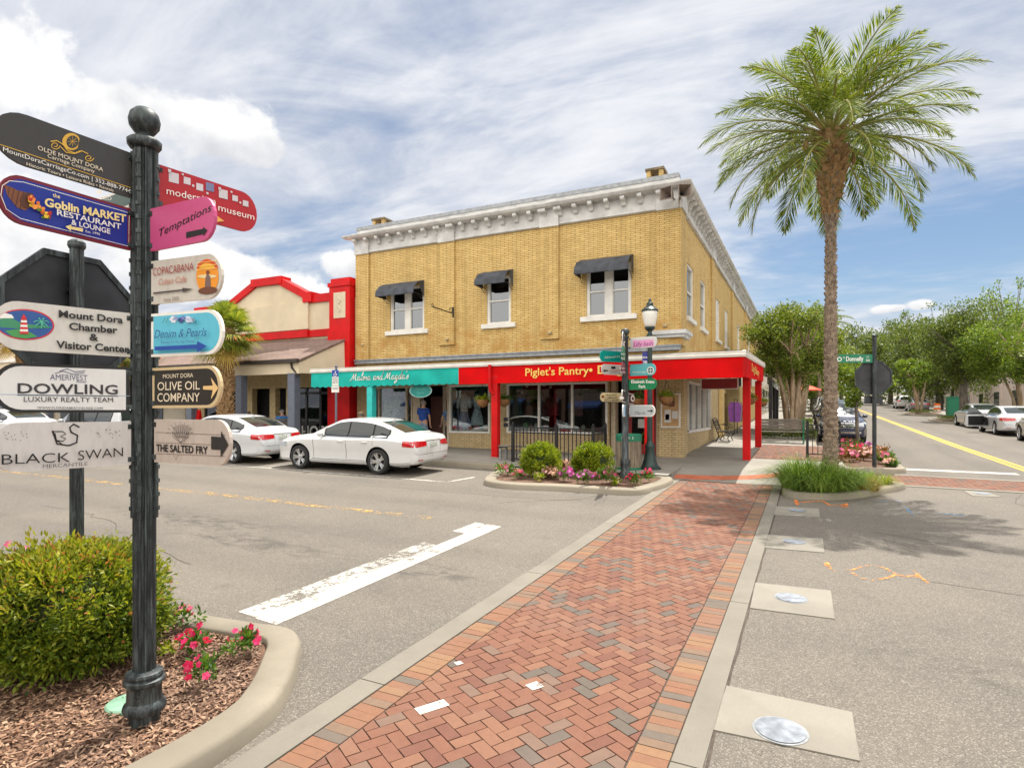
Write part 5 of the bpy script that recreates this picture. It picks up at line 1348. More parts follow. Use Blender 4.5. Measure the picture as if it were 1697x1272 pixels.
A.text('OLDE MOUNT DORA', z1(238, 302), z1(655, 443), 7.2, CREAM, .0)
A.text('Carriage Company', z1(300, 352), z1(600, 452), 6.4, CREAM)
A.text('MountDoraCarriageCo.com | 352-888-7744', z1(15, 312), z1(830, 580), 7.5, WHITE)
A.text('Historic Tours \u2022 Leisure Rides \u2022 Rentals', z1(165, 403), z1(720, 572), 5.6, CREAM)
b.done()
# -- restaurant board
BLUE = ink(22, 44, 140); MAROON = ink(112, 18, 38); PALEY = ink(236, 214, 140)
b = Board(post, P0, 215, 39, .865, -5, 346, 415, dF - .02, board_mat('blue_board', hexc(22, 44, 140), .15), MAROON, label='blue board with maroon rim and a horn of plenty')
A = b.art
A.line([z1(*p) for p in ((825, 705), (150, 508), (60, 500), (15, 530), (5, 590), (40, 680), (130, 740), (400, 810), (822, 918), (825, 705))], .9, WHITE)
BR1, BR2 = ink(120, 70, 40), ink(84, 46, 26)
A.poly([z1(*p) for p in ((25, 528), (60, 535), (110, 560), (190, 580), (215, 620), (205, 655), (160, 690), (110, 672), (75, 630), (45, 590))], BR1)
for q in (((60, 535), (52, 590)), ((90, 548), (72, 630)), ((120, 562), (100, 660)), ((150, 570), (128, 678))): A.line([z1(*p) for p in q], 1.2, BR2)
A.ellipse(*z1(175, 625), 12, 13, BR2, rot=-.5)
rr = random.Random(2); FR = [ink(226, 110, 30), ink(230, 190, 50), ink(180, 40, 24), ink(92, 120, 36), ink(240, 150, 60)]
for i in range(34): t = rr.random(); A.ellipse(*z1(165 + 145 * t + rr.uniform(-18, 18), 620 + 118 * t + rr.uniform(-30, 22)), rr.uniform(2.2, 4.8), rr.uniform(2, 4), FR[rr.randrange(5)], 10)
A.text('the', z1(322, 606), z1(368, 618), 6.5, PALEY, .01); A.text('Goblin MARKET', z1(270, 664), z1(790, 768), 13.5, PALEY, .03)
A.text('RESTAURANT', z1(348, 722), z1(758, 812), 9.5, WHITE, .012); A.text('& LOUNGE', z1(440, 782), z1(688, 842), 8.6, WHITE, .012); A.text('Est. 1996', z1(530, 832), z1(622, 850), 3.8, WHITE)
A.poly([z1(*p) for p in ((400, 795), (440, 783), (438, 795), (514, 808), (512, 830), (436, 812), (436, 824))], PALEY); b.done()
# -- chamber board
b = Board(post, P0, 215, 15.5, .885, -14, 519, 591.5, dF, board_mat('weathered_white_board', (.64, .61, .56), .35), label='off white board with oval lighthouse picture')
A = b.art
A.ellipse(*z2(160, 222), 48.5, 25.5, ink(200, 32, 44), 40, -.06); A.ellipse(*z2(158, 222), 46.5, 23.3, ink(38, 84, 150), 40, -.06)
A.poly([z2(*p) for p in ((0, 175), (40, 160), (90, 190), (140, 215), (300, 232), (335, 240), (300, 245), (120, 248), (0, 240))], ink(60, 140, 100))
A.poly([z2(*p) for p in ((0, 165), (30, 148), (75, 160), (90, 182), (20, 182), (0, 185))], ink(236, 236, 232))
A.poly([z2(*p) for p in ((30, 262), (120, 250), (200, 275), (240, 300), (160, 312), (80, 300))], ink(70, 150, 80))
for k in range(7):
    y0 = 180 + k * 14.5; w0, w1 = 17 + k * 1.7, 17 + (k + 1) * 1.7; A.poly([z2(152 - w0, y0), z2(152 + w0, y0 + 1), z2(152 + w1, y0 + 15.5), z2(152 - w1, y0 + 14.5)], ink(206, 38, 44) if k % 2 == 0 else WHITE)
A.poly([z2(*p) for p in ((150, 155), (165, 178), (165, 188), (136, 188), (136, 178))], ink(206, 38, 44))
for a in range(7): c = z2(262, 205); A.line([c, (c[0] + 9 * math.cos(a * .9 + .2), c[1] - 7 * math.sin(a * .9 + .2)), (c[0] + 13 * math.cos(a * .9 + .2), c[1] - 8 * math.sin(a * .9 + .2) + 3)], 1.4, ink(84, 186, 150))
A.line([z2(262, 205), z2(270, 225), z2(285, 240)], 1.4, ink(84, 186, 150))
A.text('Mount Dora', z2(372, 175), z2(782, 215), 11.5, BLACK, .03); A.text('Chamber', z2(438, 255), z2(748, 280), 11.5, BLACK, .03); A.text('&', z2(568, 322), z2(626, 328), 11, BLACK, .03); A.text('Visitor Center', z2(355, 372), z2(822, 402), 12, BLACK, .03); b.done()
# -- realty board
DK = ink(46, 42, 46); PUR = ink(88, 90, 118)
b = Board(post, P0, 215, 13, .906, -14, 608.5, 683.5, dF, board_mat('white_realty_board', (.72, .71, .70), .2), BLACK, label='white board with thin black rim and a dark underline')
A = b.art
A.line([z2(0, 668), z2(830, 678)], 1.0, ink(150, 170, 190)); A.line([z2(110, 673), z2(755, 679)], 1.3, DK)
A.text('AMERIVEST', z2(320, 575), z2(558, 580), 9.5, PUR); A.text('Realty', z2(488, 592), z2(556, 594), 3.6, PUR, 0, .3)
A.line([z2(*p) for p in ((380, 520), (430, 505), (480, 525), (545, 518))], 1.2, PUR); A.line([z2(*p) for p in ((350, 535), (400, 520), (470, 540), (540, 530))], 1.0, PUR)
A.text('DOWLING', z2(112, 660), z2(752, 667), 16.5, DK, .015); A.text('LUXURY REALTY TEAM', z2(152, 715), z2(722, 718), 8.5, DK); A.text('WWW.FLORIDABEACH2LAKE.COM', z2(238, 760), z2(656, 763), 3.7, DK); b.done()
# -- mercantile board
b = Board(post, P0, 216, 12, .86, -16, 698, 769, dF - .03, board_mat('pale_grey_board', (.62, .595, .575), .4), label='pale grey board with a drawn black swan, lowest on the left')
A = b.art
A.line([z2(*p) for p in ((335, 900), (365, 985), (440, 995), (490, 975), (495, 930), (455, 910), (445, 880), (470, 858), (508, 878))], 2.6, BLACK); A.line([z2(*p) for p in ((350, 915), (360, 960), (400, 990))], 1.6, BLACK); A.line([z2(*p) for p in ((335, 905), (400, 905), (420, 920), (385, 938), (420, 950), (400, 968), (365, 962))], 1.6, BLACK)
for k in range(16):
    for (cx, cy) in ((95, 885), (690, 870)): A.ellipse(*z2(cx + rr.uniform(-75, 75), cy + 20 + abs(rr.uniform(-60, 60))), 1.1, .9, ink(120, 116, 112), 8)
A.text('BLACK', z2(0, 1115), z2(438, 1098), 17, BLACK, -.004); A.text('SWAN', z2(488, 1088), z2(775, 1062), 16, BLACK, -.004); A.text('MERCANTILE', z2(262, 1138), z2(548, 1120), 6, ink(92, 90, 92)); b.done()
# -- right hand boards
b = Board(post, P0, 263, 404.7, 1.127, 424.6, 273, 346, DP + .10, board_mat('crimson_board', hexc(176, 30, 38), .15), label='crimson board with pale squares, uppermost on the right')
A = b.art; GS = ink(206, 200, 204)
for (x, y, s) in ((1110, 480, 32), (1195, 500, 22), (1275, 540, 22), (1340, 540, 26), (1425, 585, 28), (1500, 612, 18), (1567, 645, 18), (1232, 532, 7), (1322, 580, 7), (1165, 460, 6), (1532, 640, 6), (1080, 437, 10), (1400, 550, 8), (1475, 572, 6)):
    s_ = s / 3.855; c = z1(x, y); A.poly([(c[0] - s_, c[1] - s_ - .25 * s_), (c[0] + s_, c[1] - s_ + .25 * s_), (c[0] + s_, c[1] + s_ + .25 * s_), (c[0] - s_, c[1] + s_ - .25 * s_)], GS if s != 26 else ink(120, 126, 160))
A.text('modernism', z1(1060, 585), z1(1372, 655), 12, WHITE); A.text('museum', z1(1390, 690), z1(1620, 752), 11, WHITE)
A.poly([z1(*p) for p in ((1378, 722), (1428, 758), (1378, 765))], ink(232, 170, 84)); b.done()
b = Board(post, P0, 251.6, 342.4, .94, 358, 347, 416.4, dF - .03, board_mat('pink_board', hexc(196, 78, 128), .1), label='pink board with a solid black arrow')
A = b.art; A.text('Temptations', z1(1015, 858), z1(1350, 690), 12.5, BLACK, .0, .18)
A.poly([z1(*p) for p in ((1190, 828), (1298, 806), (1298, 793), (1325, 815), (1300, 852), (1298, 840), (1190, 865))], BLACK); b.done()
b = Board(post, P0, 253, 355, .949, 369.6, 433.5, 504.5, dF - .02, board_mat('aged_white_board', (.62, .57, .50), .4), label='aged white board with sunset picture and thin grey arrow')
A = b.art; A.ellipse(*z1(1325, 1110), 18.5, 29, ink(236, 150, 40), 36); A.ellipse(*z1(1325, 1060), 17.5, 15, ink(216, 84, 30), 30, 0, 0, 180); A.ellipse(*z1(1325, 1060), 13, 9, ink(240, 180, 60), 30, 0, 0, 180); A.ellipse(*z1(1325, 1110), 16, 3, ink(230, 210, 160), 20)
A.poly([z1(*p) for p in ((1310, 1200), (1315, 1120), (1325, 1090), (1345, 1110), (1350, 1200))], ink(120, 96, 90)); A.ellipse(*z1(1330, 1085), 3, 3.5, ink(120, 70, 50), 12); A.ellipse(*z1(1330, 1200), 16, 6, ink(110, 66, 46), 20, .1)
for k in range(3): A.line([z1(1262, 1025 + k * 22), z1(1390, 1010 + k * 24)], .8, ink(250, 220, 130))
RB = ink(160, 62, 52); A.text('COPACABANA', z1(982, 1108), z1(1242, 1072), 13, RB, .0); A.text('Cuban Cafe', z1(1018, 1165), z1(1195, 1145), 9.5, ink(190, 112, 90), 0, .25); A.text('Since 2005', z2(1052, 78), z2(1150, 66), 6, ink(110, 90, 80))
A.poly([z1(*p) for p in ((985, 1214), (1172, 1193), (1172, 1184), (1240, 1192), (1174, 1212), (1172, 1203), (985, 1224))], ink(74, 66, 62)); b.done()
b = Board(post, P0, 252.8, 350, .955, 371, 520.5, 591.5, dF - .02, board_mat('sky_blue_board', hexc(96, 190, 214), .25), WHITE, label='sky blue board with flowers and a dark blue arrow')
A = b.art; NB = ink(34, 66, 132)
for (x, y, c, r) in ((1110, 190, (226, 226, 236), 6.5), (1160, 195, (70, 76, 140), 5), (1210, 190, (214, 220, 238), 6.5), (1135, 182, (150, 160, 206), 4), (1185, 182, (120, 130, 190), 4), (1240, 195, (196, 204, 228), 5)):
    for k in range(6): a = k * 1.05; cx, cy = z2(x, y); A.ellipse(cx + r * .55 * math.cos(a), cy + r * .5 * math.sin(a), r * .45, r * .34, ink(*c), 10, a)
for x in (1075, 1095, 1245, 1260): A.line([z2(x, 182), z2(x + (15 if x > 1200 else -15), 215)], 1.3, ink(60, 116, 96))
A.text('Denim & Pearls', z2(1008, 312), z2(1342, 298), 13.5, NB, -.004, .3); A.text('Boutique for Plus Size Women', z2(1052, 346), z2(1265, 338), 4.2, ink(60, 90, 130))
A.poly([z2(*p) for p in ((1012, 366), (1282, 352), (1282, 330), (1342, 362), (1282, 404), (1282, 380), (1012, 390))], ink(30, 74, 160)); b.done()
b = Board(post, P0, 255, 344.8, .945, 368, 610, 676, dF - .02, board_mat('dark_brown_board', (.028, .022, .018), .2), ink(206, 182, 140), label='dark brown board with cream rim and a slender cream arrow')
A = b.art; CR = ink(232, 216, 188); A.text('MOUNT DORA', z2(1042, 566), z2(1235, 558), 6.8, CR, .0); A.text('OLIVE OIL', z2(1008, 642), z2(1278, 636), 13.5, CR, .004); A.text('COMPANY', z2(1008, 714), z2(1278, 714), 14, CR, .004)
A.poly([z2(*p) for p in ((1300, 615), (1362, 612), (1350, 560), (1398, 627), (1350, 700), (1362, 640), (1300, 637))], ink(228, 190, 130)); b.done()
b = Board(post, P0, 258, 363, .925, 384, 694.5, 765, dF - .03, board_mat('plank_board', (.52, .44, .38), .35), label='plank patterned board with a broad black arrow, lowest on the right')
A = b.art; PL = ink(120, 96, 84)
for y in (925, 990, 1060): A.line([z2(995, y - 15), z2(1440, y + 3)], .7, PL)
A.text('THE SALTED FRY', z2(1000, 1030), z2(1330, 1048), 11.5, BLACK, .022); A.poly([z2(*p) for p in ((1352, 936), (1415, 940), (1415, 900), (1462, 990), (1412, 1070), (1412, 1022), (1352, 1018))], ink(44, 40, 38))
for k in range(7): x = 1108 + k * 18; y = 885 - 22 * math.sin((k + .5) / 7 * 3.14); A.line([z2(x, y), z2(x + 9, y - 2), z2(1172 + (x - 1160) * .5, 945), z2(1160 + (x - 1160) * .5, 945), z2(x, y)], .8, DK)
A.line([z2(*p) for p in ((1108, 905), (1160, 975), (1215, 908), (1210, 940), (1160, 978), (1112, 935), (1108, 905))], .9, DK)
for k in range(9): a = math.pi * (k / 8); c = z2(1160, 915); A.line([(c[0] + 17 * math.cos(a), c[1] - 15 * math.sin(a)), (c[0] + 21 * math.cos(a), c[1] - 19 * math.sin(a))], .7, DK)
A.line([z2(*p) for p in ((1122, 1052), (1138, 1085), (1155, 1052))], .9, DK); b.done()
# -- small dark green board turned away behind
b = Board(post, P0, 222, 165, 1.06, 147, 308, 342, DP + .10, board_mat('dull_green_board', (.10, .15, .13), .3), WHITE, label='dull green board half hidden behind the post')
b.art.text('BED', (168, 330), (185, 332), 6, WHITE); b.art.ellipse(165, 318, 5, 4, WHITE, 12); b.done()

# ---------------------------------------------------------------- backs of stop signs
def stop_back(name, label, base, h, wd, pr, normal_rz, plate=True, framed=True):
    t = thing(name, label, 'stop sign', base, normal_rz)
    mb = MB(); n = 24
    v = []; f = []
    for z in (-.1, h):
        for i in range(n): a = 2 * math.pi * i / n; r = pr if i % 3 else pr * .86; v.append((r * math.cos(a), r * math.sin(a), z))
    for i in range(n): f.append((i, (i + 1) % n, n + (i + 1) % n, n + i))
    mb.add(v, f + [tuple(range(n, 2 * n))]); mb.lathe([(pr * 1.15, h - .02), (pr * 1.3, h), (pr * 1.25, h + .03), (pr * .8, h + .05), (0, h + .055)], 16)
    mb.build('pole', M['patina'], t)
    zc = h - .06 - wd / 2; oc = lambda r: [(r * math.cos(math.pi / 8 + i * math.pi / 4) / math.cos(math.pi / 8), zc + r * math.sin(math.pi / 8 + i * math.pi / 4) / math.cos(math.pi / 8)) for i in range(8)]
    m = MB(); m.prism(oc(wd / 2 - .02), pr + .012, pr + .018, 'y', 0); m.prism(oc(wd / 2 - .06), pr + .0185, pr + .020, 'y', 1); m.build('sign_plate', [plain('sign_back_dark', (.022, .024, .028), .5, var=.5, scale=4), plain('stop_red', (.5, .02, .02), .5)], t)
    if framed:
        m = MB(); a = oc(wd / 2); c = oc(wd / 2 - .045)
        for i in range(8): j = (i + 1) % 8; m.prism([a[i], a[j], c[j], c[i]], pr - .004, pr + .03, 'y')
        m.build('frame', M['patina'], t)
    if plate: m = MB(); m.box(-.24, .24, pr + .012, pr + .018, zc - wd / 2 - .26, zc - wd / 2 - .03); m.build('lower_plate', plain('sign_back_dark', (.022, .024, .028), .5), t)
    m = MB(); m.box(-.05, .05, pr - .02, pr + .02, zc + .2, zc + .24); m.box(-.05, .05, pr - .02, pr + .02, zc - .24, zc - .2); m.build('clamp', M['iron'], t)
    return t
SX0, SY0 = -5.4, 2.88
sz = gz(SX0, SY0) + .06
stop_back('stop_sign', 'black back of a framed stop sign on a fluted post behind the near boards', (SX0, SY0, sz), 3.62 - sz, 1.04, .050, R(90), plate=False)
SB = on_g(1449, 770, .14)
dS = SB.x * UY + SB.y * VY
hS = EYE + (684 - 557) / FOC * dS - SB.z
t = stop_back('stop_sign', 'dark back of a stop sign under the green street name blade', SB, hS, .98, .055, R(0), True)
for ch in t.children:
    if ch.name.split('.')[0] in ('sign_plate', 'frame', 'lower_plate', 'clamp'): ch.location.z -= EYE * 0 + (hS - .06) - (EYE + (684 - 597) / FOC * dS - SB.z)
t.rotation_euler = (0, 0, TH * .55)
# street name blade
a, c = at(1380, 602, dS), at(1444, 600, dS); z0 = EYE + (684 - 601) / FOC * dS; z1_ = EYE + (684 - 587) / FOC * dS
tb = thing('street_name_sign', 'green street name blade on the stop sign pole', 'street sign', (SB.x, SB.y, z0)); d = (c - a); d.z = 0; d.normalize()
L = 64 / FOC * dS + .08
F = Matrix.Translation(Vector((SB.x, SB.y, z0)) - d * L) @ Matrix.Rotation(math.atan2(d.y, d.x), 4, 'Z')
m = MB(); m.box(0, L - .05, -.008, .008, 0, z1_ - z0); o = m.build('blade', ink(16, 116, 84), tb); o.matrix_local = Matrix.Translation(-Vector((SB.x, SB.y, z0))) @ F
A = Art(F, -.0095); A.text('Donnelly', (1402, 598), (1431, 597.6), 7.2, WHITE, .02); A.text("N", (1397, 594), (1399.5, 594), 3.2, WHITE); A.text('ST', (1436, 593), (1440, 593), 3, WHITE); A.text('400', (1435, 598.5), (1441.5, 598.5), 3.4, WHITE); A.ellipse(1391, 595, 4, 3.6, WHITE, 20); A.ellipse(1391, 595, 2.6, 2.2, ink(16, 116, 84), 16); A.build(o)

# ---------------------------------------------------------------- the far directional signpost
Q = on_g(1036, 790, .12); DQ = Q.x * UY + Q.y * VY
fp = thing('directional_signpost', 'distant direction signpost with small coloured boards in the far flower bed', 'signpost', Q)
hQ = EYE + (684 - 551) / FOC * DQ - Q.z
m = MB(); m.lathe([(.13, -.05), (.13, .12), (.10, .16), (.12, .30), (.12, .42), (.085, .46), (.08, hQ - .15), (.10, hQ - .13), (.10, hQ - .09), (.05, hQ - .07)], 16); m.lathe([(.04, hQ - .08), (.09, hQ - .04), (.115, hQ + .02), (.09, hQ + .08), (0, hQ + .11)], 14); m.build('pole', M['patina'], fp, smooth=50)
def fb(pole, tip, yt, yb, face, rim, label, arts, ratio=None, rad=None, dd=0.0):
    r_ = ratio or 0.985
    b = Board(fp, Q, pole, (pole + tip) / 2, r_, tip, yt, yb, DQ + dd, face, rim, label=label)
    for kind, *a in arts: getattr(b.art, kind)(*a)
    b.done()
OW = board_mat('off_white_small_board', (.60, .58, .55), .2)
fb(1035, 994, 583, 601, board_mat('teal_small_board', hexc(0, 150, 140), .1), None, 'teal board on the left of the distant post', [('text', 'Advanced Art', (1001, 594), (1028, 592), 4, WHITE, 0, .3)])
fb(1035, 996.5, 605, 622, OW, None, 'white board with small left arrow', [('poly', [(999, 614), (1003, 611.5), (1003, 613), (1008, 613), (1008, 615), (1003, 615), (1003, 616.5)], BLACK), ('poly', [(1013, 607), (1020, 607), (1020, 611), (1013, 611)], BLACK), ('line', [(1010, 614.5), (1024, 614)], .7, ink(170, 60, 60)), ('line', [(1010, 617.5), (1022, 617)], .7, ink(120, 120, 120))])
fb(1034, 993, 650, 667, board_mat('tan_small_board', hexc(206, 184, 140), .2), BLACK, 'tan board with dark rim and tiny lettering', [('text', 'TRADING', (1003, 656.5), (1022, 655.5), 3.3, BLACK, .02), ('text', 'COMPANY', (1002, 660.8), (1023, 660), 3, BLACK, .02), ('text', 'GIFTS & MORE', (1001, 664.5), (1024, 664), 2.6, BLACK, .02), ('ellipse', 999, 657, 2.6, 2.6, ink(120, 80, 40), 10)])
fb(1036, 1027.5, 558, 577, BLACK, OW, 'narrow black board seen almost edge on', [('text', 'EAT', (1029, 573), (1036, 573), 8, WHITE, .01)], .93)
fb(1036, 1027.5, 580, 600, board_mat('green_small_board', hexc(20, 110, 74), .1), None, 'narrow green park board', [('text', 'Sunset', (1029, 588), (1037, 588), 4, WHITE), ('text', 'Park', (1029.5, 596), (1036, 596), 5, WHITE)], .93)
fb(1036, 1024, 604, 622, board_mat('maroon_small_board', hexc(110, 22, 40), .1), None, 'narrow maroon board', [('text', '4th Avenue', (1026, 611), (1037, 611), 3, WHITE), ('text', 'Suite', (1028, 617.5), (1036, 617.5), 3, WHITE)], .92, None, -.03)
fb(1036, 1024.5, 648, 667, BLACK, OW, 'narrow black board with white arrow', [('poly', [(1026, 659), (1029, 655), (1029, 657.5), (1034, 657.5), (1034, 661), (1029, 661), (1029, 663)], WHITE)], .92, None, -.03)
fb(1036, 1028.5, 671, 690, board_mat('pale_blue_small_board', hexc(150, 190, 222), .1), WHITE, 'narrow pale blue board low on the distant post', [('line', [(1031, 676), (1034, 678), (1031, 681), (1034, 684)], .8, ink(40, 90, 160))], .93)
fb(1044, 1089, 560, 578, OW, None, 'white board with pink painted lettering', [('poly', [(1049, 564), (1083, 562), (1084, 573), (1049, 576)], ink(216, 150, 190)), ('text', 'Lilly bath', (1050, 574), (1082, 572), 7, ink(150, 70, 120), .01, .2)])
fb(1044, 1087, 604, 623, board_mat('aqua_small_board', hexc(96, 180, 186), .1), None, 'aqua board with round wheel emblem', [('text', 'ADVENTURES', (1048, 618), (1070, 618), 3, WHITE), ('ellipse', 1078, 613.5, 6, 6.2, WHITE, 18), ('ellipse', 1078, 613.5, 4.6, 4.8, ink(50, 100, 100), 18), ('line', [(1072.5, 613.5), (1083.5, 613.5)], .9, WHITE), ('line', [(1078, 608), (1078, 619)], .9, WHITE)])
fb(1042, 1088.5, 628, 646, board_mat('park_green_board', hexc(8, 124, 76), .08), None, 'green park board with bold white words', [('text', 'Elizabeth Evans', (1046, 634.5), (1084.5, 634.5), 5, WHITE, .025), ('text', 'Park', (1058.5, 642.5), (1070, 642.5), 4.8, WHITE, .025)])
fb(1043, 1086, 671, 690, board_mat('grey_small_board', hexc(186, 190, 190), .15), WHITE, 'pale grey board with right arrow, lowest on the distant post', [('text', 'Marie', (1052, 686.5), (1069, 686), 5, ink(90, 90, 100), 0, .3), ('poly', [(1073, 680), (1079, 680), (1078, 677.5), (1082.5, 680.6), (1078, 684), (1079, 681.6), (1073, 681.6)], BLACK)])
fb(1041, 1053.5, 651, 669, BLACK, OW, 'small round black board', [('ellipse', 1048.5, 660, 3.2, 5, WHITE, 14), ('ellipse', 1048.5, 660, 2, 3.4, BLACK, 12)], 1.05)
# ---------------------------------------------------------------- street lamp, bin, fences, benches
L0 = on_g(1077, 777, .15); DL = L0.x * UY + L0.y * VY
lp = thing('street_lamp', 'dark green acorn street lamp with a blue banner plate beside the corner column', 'street lamp', L0)
zz = lambda py: EYE + (684 - py) / FOC * DL - L0.z
m = MB(); m.lathe([(.30, -.03), (.30, .05), (.22, .10), (.20, .16), (.155, .30), (.125, .55), (.135, .60), (.13, .65), (.085, .72), (.075, .8)], 20, 0, None, .06)
m.lathe([(.078, .75), (.062, zz(560)), (.09, zz(558)), (.09, zz(555)), (.06, zz(553)), (.055, zz(549)), (.12, zz(546)), (.14, zz(543)), (.13, zz(541))], 16); m.build('pole', M['lampgreen'], lp, smooth=40)
m = MB(); m.lathe([(.12, zz(543)), (.155, zz(537)), (.19, zz(528)), (.205, zz(519)), (.20, zz(515))], 22); m.build('globe', M['globe'], lp, smooth=True)
m = MB(); m.lathe([(.222, zz(516)), (.225, zz(513.5)), (.16, zz(510)), (.10, zz(507)), (.085, zz(504)), (.09, zz(502.5)), (.05, zz(500)), (.035, zz(498)), (.04, zz(496.5)), (.02, zz(495)), (0, zz(493.5))], 22); m.build('cap', M['lampgreen'], lp, smooth=40)
m = MB(); d = .0
bl = at(1064.5, 606, DL - .05); br_ = at(1076, 606, DL - .05); bt = zz(583); bb = zz(607)
m.box(-.20, -.06, -.012, .012, bb, bt); o = m.build('banner', ink(40, 44, 128), lp); o.rotation_euler = (0, 0, TH)
m = MB(); fix_text(m, 'MOUNT DORA', -.19, -.07, bb + .22, .045, -.014, 0, .02); fix_text(m, '250', -.185, -.075, bb + .04, .11, -.014, 0, .02); m.build('lettering', WHITE, o)

T0 = on_g(1042, 777, .15)
tr = thing('litter_bin', 'round wooden slatted litter bin with green rim behind the far signpost', 'litter bin', T0)
n = 22; m = MB(); RB_ = .33
for i in range(n):
    a = 2 * math.pi * (i + .5) / n; mt = Matrix.Rotation(a, 4, 'Z'); m.box(RB_ - .022, RB_, -.042, .042, .06, .78, 0, mt)
m.build('slats', M['wood'], tr, bevel=.004)
m = MB(); m.lathe([(RB_ - .03, .02), (RB_ - .03, .8)], 24, 1); m.lathe([(RB_ + .008, .0), (RB_ + .008, .06), (RB_ - .04, .06)], 28, 0); m.lathe([(RB_ + .012, .76), (RB_ + .018, .93), (RB_ - .01, .955), (RB_ - .07, .95), (RB_ - .08, .8)], 28, 0); m.build('rim', [M['green'], M['blackm']], tr, smooth=30)
m = MB(); fix_text(m, 'L A K E', -.16, .16, .82, .07, -RB_ - .02, 0, .01); o = m.build('lettering', plain('pale_stencil', (.45, .55, .48), .7), tr); o.rotation_euler = (0, 0, TH * .4)

def fence_panel(mb, a, b, h, n):
    """uprights and rails between two ground points"""
    for k in range(1, n):
        t = k / n; x, y = a[0] + (b[0] - a[0]) * t, a[1] + (b[1] - a[1]) * t; z = a[2] + (b[2] - a[2]) * t; mb.box(x - .011, x + .011, y - .011, y + .011, z + .08, z + h)
    ang = math.atan2(b[1] - a[1], b[0] - a[0]); L = math.hypot(b[0] - a[0], b[1] - a[1])
    for z in (.1, h - .17, h - .02):
        v = []
        for (p, zz_) in ((a, a[2]), (b, b[2])):
            for (o_, u) in ((-.017, -.017), (.017, -.017), (.017, .017), (-.017, .017)): v.append((p[0] - math.sin(ang) * o_, p[1] + math.cos(ang) * o_, zz_ + z + u))
        mb.add(v, [(0, 1, 2, 3), (4, 7, 6, 5)] + [(i, 4 + i, 4 + (i + 1) % 4, (i + 1) % 4) for i in range(4)])
def fence(label, posts, h, per, hp):
    t = thing('iron_fence', label, 'fence', posts[0])
    o0 = Vector(posts[0])
    for p in posts:
        m = MB(); m.box(p[0] - .04, p[0] + .04, p[1] - .04, p[1] + .04, p[2] - .02, p[2] + hp); m.box(p[0] - .048, p[0] + .048, p[1] - .048, p[1] + .048, p[2] + hp, p[2] + hp + .02); m.ball((p[0], p[1], p[2] + hp + .05), .035, nu=8, nv=6); m.build('post', M['black'], t, off=o0)
    for a, b in zip(posts[:-1], posts[1:]):
        m = MB(); fence_panel(m, a, b, h, max(2, int(math.hypot(b[0] - a[0], b[1] - a[1]) / per))); m.build('panel', M['black'], t, off=o0)
fp_ = []
for px in (850, 922, 983): p = on_y(px, 700, 16.15); fp_.append(gpoint(p.x, 16.15, .15))
p = fp_[-1]; fp_.append(gpoint(p[0] + .02, 17.2, .15)); 
fence('black iron railing behind the two round shrubs', fp_, 1.05, .115, 1.1)
a = on_g(1338, 757, .15); fence('short black iron railing behind the palm trunk', [gpoint(a.x, a.y, .15), gpoint(a.x + .9, a.y + .1, .15), gpoint(a.x + .9, a.y + 1.3, .15)], 1.05, .13, 1.1)
# benches
def slat_bench(label, loc, rz, L, mats, back=True):
    t = thing('bench', label, 'bench', loc, rz); m = MB()
    for k in range(4): m.box(-L / 2, L / 2, -.2 + k * .12, -.1 + k * .12, .42, .455)
    m.build('seat', mats[0], t, bevel=.006)
    if back:
        m = MB()
        for k in range(4): m.box(-L / 2, L / 2, .27 + k * .02, .30 + k * .02, .52 + k * .115, .62 + k * .115)
        m.build('backrest', mats[0], t, bevel=.006)
    for x in (-L / 2 + .06, L / 2 - .06):
        m = MB()
        for dx in (0,):
            m.box(x - .03, x + .03, -.2, -.15, 0, .42); m.box(x - .03, x + .03, .2, .26, 0, .42); m.box(x - .03, x + .03, -.2, .3, .37, .418)
            if back: m.add([(x - .03, .25, .40), (x + .03, .25, .40), (x + .03, .31, .40), (x - .03, .31, .40), (x - .03, .36, .98), (x + .03, .36, .98), (x + .03, .40, .98), (x - .03, .40, .98)], [(0, 1, 5, 4), (1, 2, 6, 5), (2, 3, 7, 6), (3, 0, 4, 7), (4, 5, 6, 7)]); m.box(x - .03, x + .03, -.2, .28, .62, .66); m.box(x - .03, x + .03, -.2, -.15, .42, .62)
        m.build('leg', mats[1], t)
    return t
g = on_g(862, 762, .15); slat_bench('grey backless bench partly hidden behind the railing and shrubs', gpoint(g.x + .2, g.y - .1, .15), 0, 1.6, [M['greywood'], M['greymetal']], back=False)
g = on_g(1295, 733, .15); slat_bench('weathered slatted bench with green ends, back turned, under the myrtles', gpoint(g.x, g.y + .1, .15), R(180), 1.75, [M['greywood'], M['green']])
